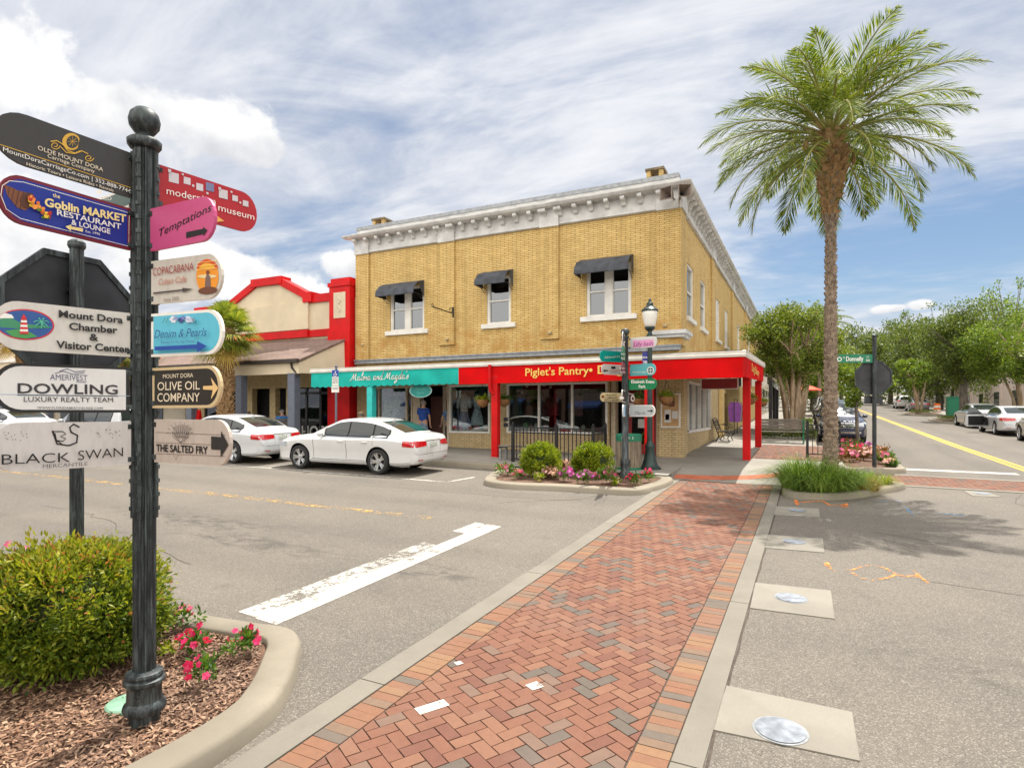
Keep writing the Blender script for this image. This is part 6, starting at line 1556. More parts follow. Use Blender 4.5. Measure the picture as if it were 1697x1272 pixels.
# scrolled iron bench under the canopy
g = on_g(1196, 731, .15)
t = thing('iron_bench', 'black scrolled iron bench against the side wall under the red canopy', 'bench', gpoint(SXP + .55, g.y, .15), R(90)); L = 1.3
m = MB()
for k in range(5): m.box(-L / 2, L / 2, -.22 + k * .085, -.16 + k * .085, .42, .445)
m.build('seat', M['iron'], t)
m = MB()
for k in range(5): m.box(-L / 2, L / 2, .24 + k * .03, .255 + k * .03, .50 + k * .08, .56 + k * .08)
m.tube([(-L / 2, .40, .9), (0, .41, .98), (L / 2, .40, .9)], .018, 6); m.build('backrest', M['iron'], t)
for x in (-L / 2, L / 2):
    m = MB(); m.tube([(x, .42, .95), (x, .33, .7), (x, .24, .45), (x, .16, .25), (x, .28, 0)], .02, 6); m.tube([(x, .2, .42), (x, -.2, .42), (x, -.26, .3), (x, -.18, .15), (x, -.26, 0)], .02, 6)
    m.tube([(x, .33, .68), (x, .1, .72), (x, -.15, .7), (x, -.25, .62), (x, -.2, .54), (x, -.12, .56)], .016, 6); m.tube([(x, .05 + .1 * math.cos(q), .18 + .1 * math.sin(q)) for q in np.linspace(0, 6, 14)], .012, 5); m.build('leg', M['iron'], t)

# accessible parking sign on its pole
g = on_g(557, 770, .15); g = on_y(557, 640, 15.62); gd = g.x * UY + g.y * VY
t = thing('parking_sign', 'blue and white accessible parking sign on a grey pole by the white sedan', 'parking sign', gpoint(g.x, 15.62, .15)); b0 = gz(g.x, 15.62) + .15
zz = lambda py: EYE + (684 - py) / FOC * gd - b0
m = MB(); m.tube([(0, 0, 0), (0, 0, zz(608))], .035, 8); m.ball((0, 0, zz(607)), .05); m.build('pole', M['slate'], t)
m = MB(); w2 = .125
m.box(-w2, w2, -.05, -.042, zz(624), zz(613), 0); m.box(-w2, w2, -.05, -.042, zz(638.5), zz(624.2), 1); m.box(-w2 - .02, w2 + .02, -.05, -.042, zz(650), zz(639.2), 1)
m.ball((0.01, -.05, zz(616)), .022, .008, .022, 8, 6, 1); m.tube([(0.005, -.052, zz(617.2)), (0.0, -.052, zz(619.5)), (.05, -.052, zz(619.8)), (.07, -.052, zz(621.6))], .013, 5, 1)
m.tube([(-.005 + .05 * math.cos(a), -.052, zz(620.6) + .05 * math.sin(a)) for a in np.linspace(2.2, 6.0, 10)], .01, 5, 1); o = m.build('sign_plate', [ink(36, 62, 150), M['white']], t); o.rotation_euler = (0, 0, TH * .3)
m = MB(); fix_text(m, 'PARKING BY', -.11, .11, zz(628), .045, -.053, 0, .01); fix_text(m, 'DISABLED', -.1, .1, zz(631.5), .045, -.053, 0, .01); fix_text(m, 'PERMIT ONLY', -.11, .11, zz(635), .045, -.053, 0, .01); fix_text(m, 'TOW-AWAY', -.11, .11, zz(645), .06, -.053, 0, .01); m.build('lettering', ink(60, 60, 90), o)

# hanging baskets
def basket(label, px, py, wx, wy):
    p = on_y(px, py, wy) if wx is None else on_x(px, py, wx)
    t = thing('hanging_basket', label, 'flower basket', p, 0, 'flower baskets under the canopy')
    m = MB(); m.lathe([(.03, -.22), (.13, -.17), (.19, -.08), (.21, .02), (.20, .03)], 16); m.build('basket', M['coir'], t, smooth=50)
    m = MB()
    for a in (0, 2.1, 4.2): m.tube([(.2 * math.cos(a), .2 * math.sin(a), .02), (0, 0, .5)], .005, 4)
    m.tube([(0, 0, .5), (0, 0, max(.6, 3.42 - p.z))], .005, 4); m.build('chain', M['iron'], t)
    P, D = clumps([(0, 0, .06), (.1, .05, .02), (-.1, -.03, .03)], [.17, .13, .13], 260, .8, .2, .9, .5); raw_mesh('foliage', leaf_quads(P, D, .11, .035), 4, M['leaf_green'] if px % 2 else M['leaf_shrub'], t)
basket('hanging flower basket in front of the dress window', 800, 664, None, 17.4)
basket('hanging flower basket just right of the left red column', 835, 663, None, 17.6)
basket('hanging flower basket behind the far signpost boards', 1059, 662, None, 17.6)
basket('hanging flower basket in front of the notice board', 1104, 659, None, 17.6)
basket('hanging flower basket in front of the corner side column', 1244, 661, -1.95, None)
basket('hanging flower basket by the furthest red column', 1264, 666, -1.9, None)

# ---------------------------------------------------------------- cars
def pchip(xs, ys):
    xs = np.asarray(xs, float); ys = np.asarray(ys, float); h = np.diff(xs); d = np.diff(ys) / h; m = np.zeros(len(xs)); m[0], m[-1] = d[0], d[-1]
    for i in range(1, len(xs) - 1): m[i] = 0 if d[i - 1] * d[i] <= 0 else 2 * d[i - 1] * d[i] / (d[i - 1] + d[i])
    def f(x):
        x = np.clip(x, xs[0], xs[-1]); k = np.clip(np.searchsorted(xs, x) - 1, 0, len(h) - 1); t = (x - xs[k]) / h[k]
        return (2 * t ** 3 - 3 * t ** 2 + 1) * ys[k] + (t ** 3 - 2 * t ** 2 + t) * h[k] * m[k] + (-2 * t ** 3 + 3 * t ** 2) * ys[k + 1] + (t ** 3 - t ** 2) * h[k] * m[k + 1]
    return f
KIND = {
 'sedan': dict(L=5.1, W=.925, top=[(-2.55, .80), (-2.50, 1.00), (-2.42, 1.075), (-1.9, 1.13), (-1.2, 1.10), (0.9, 1.06), (1.25, 1.03), (1.8, .97), (2.2, .88), (2.42, .76), (2.52, .62), (2.55, .55)],
      sh=[(-2.55, .72), (-2.4, .93), (-1.5, .99), (0, .955), (1.3, .92), (2.1, .82), (2.45, .68), (2.55, .52)], bot=[(-2.55, .42), (-2.45, .30), (-2.0, .24), (2.0, .2), (2.45, .22), (2.55, .34)],
      wd=[(-2.55, .70), (-2.5, .80), (-2.35, .87), (-1.7, .925), (0, .925), (1.6, .925), (2.2, .87), (2.42, .78), (2.52, .64), (2.55, .5)],
      roof=[(-2.12, 1.10), (-1.75, 1.25), (-1.35, 1.385), (-.85, 1.47), (-.3, 1.495), (.12, 1.46), (.5, 1.33), (.9, 1.17), (1.22, 1.035)], ax=(1.50, -1.34), wr=.345, gw=.80, belt=.985,
      side=[(.62, -.22), (-.27, -1.08), (-1.13, -1.62)], ws=(1.12, .22), bw=(-1.22, -2.02), front=2.5, rear=-2.5, tl=(.76, .93, .34, .80), hl=(.60, .76)),
 'suv': dict(L=4.9, W=.95, top=[(-2.45, .95), (-2.42, 1.10), (-2.2, 1.16), (1.0, 1.15), (1.4, 1.13), (2.0, 1.05), (2.3, .95), (2.42, .78), (2.45, .62)],
      sh=[(-2.45, .9), (-2.3, 1.05), (0, 1.03), (1.4, 1.0), (2.1, .92), (2.4, .75), (2.45, .58)], bot=[(-2.45, .45), (-2.35, .34), (-1.9, .30), (1.9, .27), (2.35, .28), (2.45, .38)],
      wd=[(-2.45, .82), (-2.4, .88), (-2.1, .95), (0, .95), (1.7, .95), (2.2, .90), (2.4, .80), (2.45, .66)],
      roof=[(-2.42, 1.14), (-2.28, 1.42), (-2.1, 1.64), (-1.6, 1.73), (-.5, 1.76), (.1, 1.72), (.5, 1.57), (.95, 1.32), (1.25, 1.14)], ax=(1.45, -1.40), wr=.38, gw=.83, belt=1.07,
      side=[(.72, -.18), (-.24, -1.12), (-1.2, -2.0)], ws=(1.16, .22), bw=(-2.2, -2.40), front=2.42, rear=-2.42, tl=(.92, 1.14, .5, .86), hl=(.74, .92)),
}
def build_car(name, label, paint, kind, loc, rz, plate_text=None, detail=True, grille='bar', open_door=False, group=None, dark_lights=False):
    K = KIND[kind]; t = thing(name, label, 'car', loc, 0, group); t.matrix_world = slope_matrix(loc, rz)
    top, sh, bot, wd, roof = (pchip(*zip(*K[k])) for k in ('top', 'sh', 'bot', 'wd', 'roof'))
    x0, x1 = K['top'][0][0], K['top'][-1][0]
    e = np.linspace(0, 1, 9)[1:] ** 1.6 * .35
    xs = np.concatenate([[x0], x0 + e, np.linspace(x0 + .35, x1 - .35, 34)[1:-1], (x1 - e)[::-1], [x1]])
    def ring(x):
        w_, zb, zs, zt = float(wd(x)), float(bot(x)), float(sh(x)), float(top(x)); zm = zb + (zs - zb) * .55; zt = max(zt, zs + .01)
        h = [(0, zb), (.80 * w_, zb), (.93 * w_, zb + .03), (.975 * w_, zb + .10), (.958 * w_, zb + (zm - zb) * .75), (.968 * w_, zm), (1.0 * w_, zs - .15), (.992 * w_, zs - .06), (.94 * w_, zs), (.90 * w_, zs + (zt - zs) * .35), (.80 * w_, zs + (zt - zs) * .72), (.5 * w_, zt - .008), (0, zt)]
        return [(x, -a, z) for a, z in h[::-1]] + [(x, a, z) for a, z in h[1:-1]]
    m = MB(); Rg = [ring(float(x)) for x in xs]; k = len(Rg[0]); v = [p for r in Rg for p in r]; f = []
    for i in range(len(Rg) - 1):
        for j in range(k): f.append((i * k + j, i * k + (j + 1) % k, (i + 1) * k + (j + 1) % k, (i + 1) * k + j))
    f.append(tuple(range(k))[::-1]); f.append(tuple((len(Rg) - 1) * k + j for j in range(k)))
    m.add(v, f)
    hull = m.build('hull', [paint, M['blackm']])
    cut = MB(); wr = K['wr']
    for ax in K['ax']:
        for s in (-1, 1): cut.lathe([(wr + .055, 0), (wr + .055, .5)], 36, 0, Matrix.Translation((ax, s * (K['W'] - .22) if s > 0 else -(K['W'] - .22) - .5 + 0, wr + .012)) @ Matrix.Rotation(R(-90), 4, 'X') if True else None)
    co = cut.build('cutter', M['blackm']); bmn = hull.modifiers.new('b', 'BOOLEAN'); bmn.operation = 'DIFFERENCE'; bmn.object = co; bmn.solver = 'EXACT'
    try: bmn.material_mode = 'TRANSFER'
    except Exception: pass
    dg = bpy.context.evaluated_depsgraph_get(); me = bpy.data.meshes.new_from_object(hull.evaluated_get(dg))
    bpy.data.objects.remove(hull); bpy.data.objects.remove(co)
    if len(me.polygons) < 50: me = None
    # greenhouse
    rx0, rx1 = K['roof'][0][0], K['roof'][-1][0]; gw = K['gw']; belt = K['belt']
    gwid = pchip([rx0, rx0 + .5, -.6, rx1 - .7, rx1], [gw * .86, gw * .97, gw * 1.0, gw * .97, gw * .88])
    def hw(x, z): return float(gwid(x)) - .36 * max(0, z - belt)
    G = []; gx_ = np.linspace(rx0, rx1, 44)
    for x in gx_:
        x = float(x); zr = float(roof(x)); lo_ = min(belt - .02, zr - .03); ze = max(lo_ + .01, zr - .055); we = hw(x, ze)
        half = [(hw(x, lo_) + .01, lo_), (hw(x, lo_ + (ze - lo_) * .5), lo_ + (ze - lo_) * .5), (we, ze), (we - .035, ze + (zr - ze) * .45), (we - .10, ze + (zr - ze) * .72), (we * .5, zr - .01), (0, zr)]
        G.append([(x, -a, z) for a, z in half] + [(x, a, z) for a, z in half[:-1][::-1]])
    m = MB()
    if me: m.add([v_.co for v_ in me.vertices], [tuple(p.vertices) for p in me.polygons], 0); m.m = [min(p.material_index, 1) for p in me.polygons]
    else: m.add(v, f)
    m.grid([r for r in G])
    body = m.build('body', [paint, M['blackm']], t, smooth=32)
    bm = bmesh.new(); bm.from_mesh(body.data); bmesh.ops.recalc_face_normals(bm, faces=bm.faces); bm.to_mesh(body.data); bm.free()
    bvh = BVHTree.FromPolygons([tuple(p) for p in m.v], m.f)
    def proj(p, d):
        h = bvh.ray_cast(Vector(p), Vector(d)); return h[0] if h[0] is not None else None
    def patch(cols, axis, s, off, mb, mi=0):
        """columns of points thrown on to the skin; axis y: (x,z) from side s; axis x: (y,z) from end s; axis z: (x,y) from above"""
        P = []
        for c in cols:
            row = []
            for q in c:
                o_, d_ = {'y': ((q[0], s * 3, q[1]), (0, -s, 0)), 'x': ((s * 4, q[0], q[1]), (-s, 0, 0)), 'z': ((q[0], q[1], 3), (0, 0, -1))}[axis]
                h = proj(o_, d_)
                if h is None: row = None; break
                row.append(tuple(Vector(h) - Vector(d_) * off))
            if row: P.append(row)
        if len(P) > 1: mb.grid(P, mi)
    lin = lambda a, b, n: [a + (b - a) * i / (n - 1) for i in range(n)]
    # side glass
    for s in (-1, 1):
        if detail:   # black window surround with a bright strip
            m = MB(); a0, a1 = K['side'][0][0] + .05, K['side'][2][1] - .04
            cols = [[(x, z) for z in lin(belt - .004, max(belt + .006, float(roof(x)) - .088), 5)] for x in lin(a0, a1, 26) if float(roof(x)) - .09 > belt + .02]
            patch(cols, 'y', s, .003, m, 0)
            patch([[(x, belt - .020), (x, belt - .002)] for x in lin(a0, a1, 20)], 'y', s, .008, m, 1)
            patch([[(x, float(roof(x)) - .092), (x, float(roof(x)) - .078)] for x in lin(a0 - .1, a1 + .05, 24) if float(roof(x)) - .1 > belt], 'y', s, .008, m, 1)
            m.build('window_surround', [M['blackm'], M['chrome']], t, smooth=True)
        m = MB(); fr = MB()
        for (a, b) in K['side']:
            cols = []
            for x in lin(a, b, 12):
                zt = float(roof(x)) - .10; zl = belt + .012; last = b < -1.5
                if zt - zl < .03: continue
                cols.append([(x, z) for z in lin(zl, zt, 5)])
            patch(cols, 'y', s, .006, m)
        if open_door and s == -1: pass
        m.build('side_window', M['carglass'], t, smooth=True)
        if detail:
            m = MB()
            for x in (K['side'][0][0] + .42 if False else K['side'][0][0] + .33, K['side'][0][1] - .03, -1.18 if kind == 'sedan' else -1.15):
                patch([[(x - .006, z) for z in lin(bot(x) + .16, belt - .03, 8)], [(x + .006, z) for z in lin(bot(x) + .16, belt - .03, 8)]], 'y', s, .003, m)
            patch([[(x, float(bot(x)) + .125) for x in lin(1.02, -.9, 10)], [(x, float(bot(x)) + .137) for x in lin(1.02, -.9, 10)]], 'y', s, .003, m)
            m.build('panel_gap', M['blackm'], t)
            for x in (K['side'][0][1] + .16, K['side'][1][1] + .18):
                m = MB(); h = proj((x, s * 3, belt - .13), (0, -s, 0))
                if h: m.tube([(x - .1, h.y + s * .004, belt - .13), (x - .06, h.y + s * .035, belt - .128), (x + .06, h.y + s * .035, belt - .128), (x + .1, h.y + s * .004, belt - .13)], .014, 6); m.build('door_handle', paint, t, smooth=True)
            m = MB(); x = K['side'][0][0] + .0; h = proj((x, s * 3, belt + .03), (0, -s, 0))
            if h: m.ball((x + .05, h.y + s * .16, belt + .06), .07, .11, .075, 12, 8); m.tube([(x + .02, h.y, belt + .02), (x + .04, h.y + s * .1, belt + .03)], .025, 6); m.build('wing_mirror', paint, t, smooth=True)
    if detail and kind == 'sedan':
        m = MB(); zr = float(roof(-1.15)); m.prism([(-1.28, zr - .03), (-1.02, zr - .02), (-1.22, zr + .055), (-1.28, zr + .05)], -.02, .02, 'y'); m.build('roof_aerial', paint, t)
    # screens
    for nm, (a, b), inset in (('windscreen', K['ws'], .05), ('rear_window', K['bw'], .07)):
        m = MB(); P = []
        for x in lin(a, b, 9):
            zr = float(roof(x)); w_ = hw(x, zr - .06) - inset - .04; row = []
            for q in lin(-1, 1, 11):
                h = proj((x, q * w_, 3), (0, 0, -1))
                if h is None: row = None; break
                row.append((h.x, h.y, h.z + .007))
            if row: P.append(row)
        if len(P) > 1: m.grid(P); m.build(nm, M['carglass'], t, smooth=True)
    # lights
    y0, y1, ya, yb = K['tl']
    for s in (-1, 1):
        m = MB(); cols = [[(s * y, z) for z in lin(y0 + .03 * (1 - i / 9), y1 - .02 * (1 - i / 9), 5)] for i, y in enumerate(lin(ya, yb * .98, 10))]
        patch(cols, 'x', -1, .008, m); cols = [[(x, z) for z in lin(y0, y1 - .02, 5)] for x in lin(x0 + .02, x0 + .40, 8)]
        patch([[(q[0], q[1] + .02 * i / 7) for q in c] for i, c in enumerate(cols)], 'y', s, .008, m); m.build('tail_light', M['redlight'], t, smooth=True)
        m = MB(); cols = [[(s * y, z) for z in lin(K['hl'][0], K['hl'][1] - .05 * (1 - i / 9), 5)] for i, y in enumerate(lin(.42, .80, 10))]
        patch(cols, 'x', 1, .008, m); cols = [[(x, z) for z in lin(K['hl'][0] + .04, K['hl'][1] + .02, 4)] for x in lin(x1 - .12, x1 - .55, 7)]; patch(cols, 'y', s, .008, m); m.build('headlight', M['lens'], t, smooth=True)
    m = MB(); zp = K['tl'][0] - .02; patch([[(y, z) for z in lin(zp, zp + .15, 3)] for y in lin(-.155, .155, 4)], 'x', -1, .012, m); pl = m.build('licence_plate', M['plate'], t)
    m = MB(); patch([[(y, z) for z in lin(zp + .165, zp + .185, 2)] for y in lin(-.34, .34, 8)], 'x', -1, .012, m); patch([[(y, z) for z in lin(.30, .36, 2)] for y in lin(-.62, .62, 8)], 'x', -1, .004, m, 1); patch([[(y, z) for z in lin(.565, .572, 2)] for y in lin(-.74, .74, 14)], 'x', -1, .004, m, 1)
    for s in (-1, 1): patch([[(s * y, z) for z in lin(.58, K['tl'][1] + .05, 6)] for y in (.315, .321)], 'x', -1, .004, m, 1)
    for s in (-1, 1): patch([[(s * y, z) for z in lin(.40, .43, 2)] for y in lin(.5, .7, 4)], 'x', -1, .006, m, 2)
    m.build('rear_trim', [M['chrome'], M['blackm'], M['redlight']], t)
    m = MB(); gz0, gz1 = (.42, .60) if kind == 'sedan' else (.66, .90); patch([[(y, z) for z in lin(gz0, gz1, 4)] for y in lin(-.46, .46, 10)], 'x', 1, .006, m, 0); patch([[(y, z) for z in lin(.26, .36, 3)] for y in lin(-.55, .55, 8)], 'x', 1, .006, m, 0)
    for z in lin(gz0 + .03, gz1 - .03, 3): patch([[(y, z - .012), (y, z + .012)] for y in lin(-.45, .45, 10)], 'x', 1, .012, m, 1)
    if grille == 'star':
        h = proj((4, 0, (gz0 + gz1) / 2), (-1, 0, 0)); c = h if h else Vector((x1, 0, .78)); zc_ = (gz0 + gz1) / 2
        m.tube([(c.x + .03, .12 * math.cos(a), zc_ + .12 * math.sin(a)) for a in np.linspace(0, 2 * math.pi, 21)], .012, 6, 1)
        for a in (math.pi / 2, math.pi * 7 / 6, -math.pi / 6): m.tube([(c.x + .03, 0, zc_), (c.x + .03, .11 * math.cos(a), zc_ + .11 * math.sin(a))], [.016, .006], 5, 1)
        patch([[(y, z) for z in lin(.44, .52, 3)] for y in lin(-.7, .7, 10)], 'x', 1, .012, m, 1)
    m.build('grille', [M['blackm'], M['chrome']], t)
    # wheels
    tyre = None
    for ax in K['ax']:
        for s in (-1, 1):
            if tyre is None:
                m = MB(); wl = .22
                m.lathe([(wr * .70, -.11), (wr * .80, -.115), (wr * .95, -.105), (wr, -.07), (wr, .07), (wr * .95, .105), (wr * .80, .115), (wr * .70, .11), (wr * .68, .02), (wr * .68, -.05), (wr * .70, -.11)], 40, caps=False); tyre = m.build('wheel', M['rubber'], t, smooth=40)
                m = MB(); m.lathe([(wr * .72, .085), (wr * .71, .10), (wr * .665, .10), (wr * .64, .06), (wr * .64, -.05), (wr * .60, -.06)], 36, caps=False); 
                for j in range(5):
                    for dj in (-.17, .17):
                        a = 2 * math.pi * j / 5 + dj; mt = Matrix.Rotation(a, 4, 'Z'); m.add([(.04, -.028, .055), (.04, .028, .055), (wr * .68, .022, .09), (wr * .68, -.022, .09), (.04, -.028, .02), (.04, .028, .02), (wr * .68, .022, .05), (wr * .68, -.022, .05)], [(0, 3, 2, 1), (0, 4, 7, 3), (1, 2, 6, 5), (2, 3, 7, 6)][::1], 0, mt)
                m.lathe([(.07, .03), (.068, .072), (.03, .08)], 16); rim = m.build('rim', M['alloy'], tyre, smooth=30)
                m = MB(); m.lathe([(wr * .64, -.02), (wr * .64, .0)], 24); disc = m.build('brake_disc', M['blackm'], tyre); w_ = tyre
            else:
                w_ = tyre.copy(); C.objects.link(w_); w_.parent = t
                for o_ in (rim, disc): c = o_.copy(); C.objects.link(c); c.parent = w_
            w_.location = (ax, s * (K['W'] - .115), wr); w_.rotation_euler = (R(-90) if s > 0 else R(90), 0, 0)
    m = MB(); m.box(K['ax'][1] - .2, K['ax'][0] + .2, -K['W'] + .25, K['W'] - .25, .19, .30); m.build('underbody', M['blackm'], t)
    if open_door:
        m = MB(); q = [(0, .32), (-.95, .32), (-1.02, .62), (-.98, belt), (0, belt)]
        m.prism(q, -.05, .05, 'y', 0); 
        m.add([(0, -.03, belt), (-.98, -.03, belt), (-.75, .06, 1.36), (-.5, .07, 1.38)], [(0, 1, 2, 3)], 1); m.prism([(-.05, .4), (-.9, .4), (-.92, .9), (-.05, .9)], -.075, -.051, 'y', 2)
        d_ = m.build('door', [paint, M['carglass'], M['blackm']], t, label='open door'); d_.location = (.85, -(-K['W']) - .03, 0) if False else (.85, K['W'] - .03, 0); d_.rotation_euler = (0, 0, R(-62))
        m = MB(); patch([[(x, z) for z in lin(.40, belt - .03, 6)] for x in lin(.75, -.15, 10)], 'y', 1, .007, m); m.build('door_opening', M['blackm'], t)
    return t
W1 = carpaint('pearl_white_paint', (.66, .66, .655)); W2 = carpaint('cool_white_paint', (.62, .635, .65)); SIL = carpaint('silver_paint', (.42, .43, .44), .5); GRY = carpaint('grey_paint', (.16, .17, .18), .4); GLD = carpaint('champagne_paint', (.46, .43, .38), .4); NAV = carpaint('navy_paint', (.012, .018, .055), .2); CHA = carpaint('charcoal_paint', (.05, .05, .055), .3)
REDP = carpaint('red_car_paint', (.5, .02, .015))
cx0 = -11.78; cy0 = 13.93
build_car('parked_sedan', 'white sedan parked in front of the teal valance, facing left', W1, 'sedan', gpoint(cx0, cy0), R(180))
build_car('parked_sedan', 'white sedan with tinted rear window parked ahead, half hidden by the lowest boards', W2, 'sedan', gpoint(-17.45, 13.95), R(180))
build_car('parked_sedan', 'white car far along the avenue seen between two white boards', W1, 'sedan', gpoint(-31.5, 14.0), R(180))
build_car('parked_car', 'silver grey car seen between boards left of the post', SIL, 'suv', gpoint(-24.7, 14.0), R(180))
# side street, left kerb
build_car('parked_car', 'navy car with bright grille and star badge behind the palm trunk', NAV, 'suv', gpoint(1.3, 32.0), R(-90), grille='star')
build_car('parked_car', 'dark grey car parked second from the corner on the left kerb', CHA, 'suv', gpoint(1.3, 39.5), R(-90))
build_car('parked_car', 'silver car third from the corner on the left kerb', SIL, 'suv', gpoint(1.3, 47.5), R(-90), detail=False)
build_car('parked_car', 'white car far up the left kerb beyond the palm trunk', W1, 'suv', gpoint(1.3, 58), R(-90), detail=False)
# side street, right kerb
build_car('parked_sedan', 'champagne sedan cut by the right edge', GLD, 'sedan', gpoint(9.5, 33.4), R(90))
build_car('parked_sedan', 'white sedan with its near door standing open on the right kerb', W2, 'sedan', gpoint(9.5, 40.3), R(90), open_door=True)
build_car('parked_sedan', 'silver grey sedan in front of the open doored car', SIL, 'sedan', gpoint(9.6, 47.2), R(90), detail=False)
build_car('parked_sedan', 'grey car beside the far myrtle island', GRY, 'sedan', gpoint(10.9, 81), R(90), detail=False)
build_car('parked_car', 'white car furthest up the right kerb', W1, 'suv', gpoint(10.9, 92), R(90), detail=False)
# ---------------------------------------------------------------- plants
def at_ground(px, py, h=0.1): p = on_g(px, py, h); return Vector((p.x, p.y, gz(p.x, p.y) + h))
# the round golden bush beside the near post
def bush(name, label, loc, rx, rz, n, L, Wd, mat, lumps, core=.72, cat='shrub', group=None, sprig=0.0):
    t = thing(name, label, cat, loc, 0, group)
    d = unit(rng.normal(size=(lumps, 3))); d[:, 2] = np.where(d[:, 2] < -.75, -d[:, 2], d[:, 2])
    cs = d * np.array([rx, rx, rz]) * (.72 + .22 * rng.random((lumps, 1))) + np.array([0, 0, rz * .98])
    rs = rx * (.20 + .12 * rng.random(lumps))
    P, D = clumps(cs, rs, n, .9, .35, .8, .45)
    o = (P - np.array([0, 0, rz])) / np.array([rx, rx, rz]); D = D + unit(o) * .7
    keep = P[:, 2] > .01; P, D = P[keep], D[keep]
    LL = L * (.7 + .6 * rng.random(len(P)))
    V = leaf_quads(P, D, LL, Wd * (.8 + .4 * rng.random(len(P))), .15)
    if sprig:  # upright shoots breaking the outline
        k = int(sprig); th = rng.random(k) * 6.283; ph = rng.random(k) ** .7 * 1.35
        b = np.stack([np.sin(ph) * np.cos(th) * rx, np.sin(ph) * np.sin(th) * rx, np.cos(ph) * rz + rz], 1) * .97
        dr = unit(np.stack([np.sin(ph) * np.cos(th), np.sin(ph) * np.sin(th), np.cos(ph) + .9], 1)); hh = .04 + .10 * rng.random(k) ** 2
        pp = []; dd = []
        for j in range(9):
            s = j / 8; pp.append(b + dr * (hh * s)[:, None]); dd.append(dr * .8 + rng.normal(size=(k, 3)) * .6)
        V = np.concatenate([V, leaf_quads(np.concatenate(pp), np.concatenate(dd), L * .75, Wd * .8, .15)])
    mi = None
    if isinstance(mat, list):   # fresh growth sits on the outside and the top
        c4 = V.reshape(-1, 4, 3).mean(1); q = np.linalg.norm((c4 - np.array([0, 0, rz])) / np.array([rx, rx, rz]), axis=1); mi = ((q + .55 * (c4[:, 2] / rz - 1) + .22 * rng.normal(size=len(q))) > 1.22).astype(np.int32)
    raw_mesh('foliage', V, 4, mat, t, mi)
    m = MB(); m.ball((0, 0, rz * .95), rx * core, rx * core, rz * core, 20, 14); m.build('twigs', plain('dark_twigs', (.03, .045, .01), .95, var=.5, scale=9), t)
    return t
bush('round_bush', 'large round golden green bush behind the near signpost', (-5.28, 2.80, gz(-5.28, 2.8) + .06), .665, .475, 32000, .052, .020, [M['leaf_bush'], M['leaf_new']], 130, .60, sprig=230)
for px, lab in ((877, 'round bright shrub in front of the railing, the left of two'), (967, 'round bright shrub in front of the railing, the right of two')):
    p = at_ground(px, 795, .1); q = Vector((p.x, p.y + .75, gz(p.x, p.y + .75) + .08)); bush('round_shrub', lab, q, .50, .41, 8500, .062, .03, M['leaf_shrub'], 60, .66, group='round shrubs at the far corner', sprig=120)
# flowering plants
def flowers(label, loc, r, h, nl, nf, petal, leaf='leaf_green', group=None, fs=.035, ls=.055, name='flowering_plant'):
    t = thing(name, label, 'flowers', loc, 0, group)
    cs = np.array([[rng.normal() * r * .45, rng.normal() * r * .45, h * (.35 + .35 * rng.random())] for _ in range(7)])
    P, D = clumps(cs, np.full(7, r * .5), nl, h / r * .6 if h < r else 1.0, .15, .6, .5); k = P[:, 2] > 0; V = leaf_quads(P[k], D[k], ls * (.7 + .6 * rng.random(k.sum())), ls * .42, .15)
    raw_mesh('leaves', V, 4, M[leaf], t)
    fv = []; mi = []
    for i in range(nf):
        a, q = rng.random() * 6.283, np.sqrt(rng.random()) * r; c = np.array([q * np.cos(a), q * np.sin(a), h * (.68 + .38 * rng.random()) * (1 - .35 * (q / r) ** 2)])
        nrm = unit(np.array([[c[0] * .8, c[1] * .8 - .25 * r, r * .6]]) + rng.normal(size=(1, 3)) * .12)[0]; u_ = unit(np.cross(nrm, [[.3, .2, .9]]))[0]; v_ = np.cross(nrm, u_); s = fs * (.75 + .5 * rng.random()); a0 = rng.random() * 6
        for j in range(5):
            b = a0 + j * 1.2566; e = u_ * np.cos(b) + v_ * np.sin(b); g = u_ * -np.sin(b) + v_ * np.cos(b); fv += [c, c + e * s * .6 + g * s * .42, c + e * s + nrm * s * .1, c + e * s * .6 - g * s * .42]
    raw_mesh('blossom', np.array(fv), 4, M[petal], t)
    return t
ng = 'vinca plants in the near bed'
flowers('pink vinca tucked behind the right side of the round bush', at_ground(292, 1045), .15, .24, 170, 14, 'petal_pink', group=ng, fs=.030)
flowers('rose and pink vinca nearest the post, in the middle of the mulch', at_ground(322, 1084), .15, .22, 190, 20, 'petal_red', group=ng, fs=.032)
flowers('rose vinca by the inner edge of the near kerb', at_ground(404, 1086), .13, .23, 210, 16, 'petal_red', group=ng, fs=.030)
flowers('sparse rose red vinca with bare stems at the front of the mulch', at_ground(338, 1142), .13, .26, 130, 9, 'petal_red', group=ng, fs=.032)
flowers('lone pink flower at the left edge beside the bush', (-7.0, 3.1, gz(-7, 3.1) + .08), .25, .75, 400, 14, 'petal_pink', group=ng, fs=.035)
flowers('low yellow green sprig at the foot of the round bush', at_ground(272, 1085), .07, .10, 60, 1, 'petal_pale', 'leaf_shrub', group=ng)
fg = 'flower clumps in the far bed'
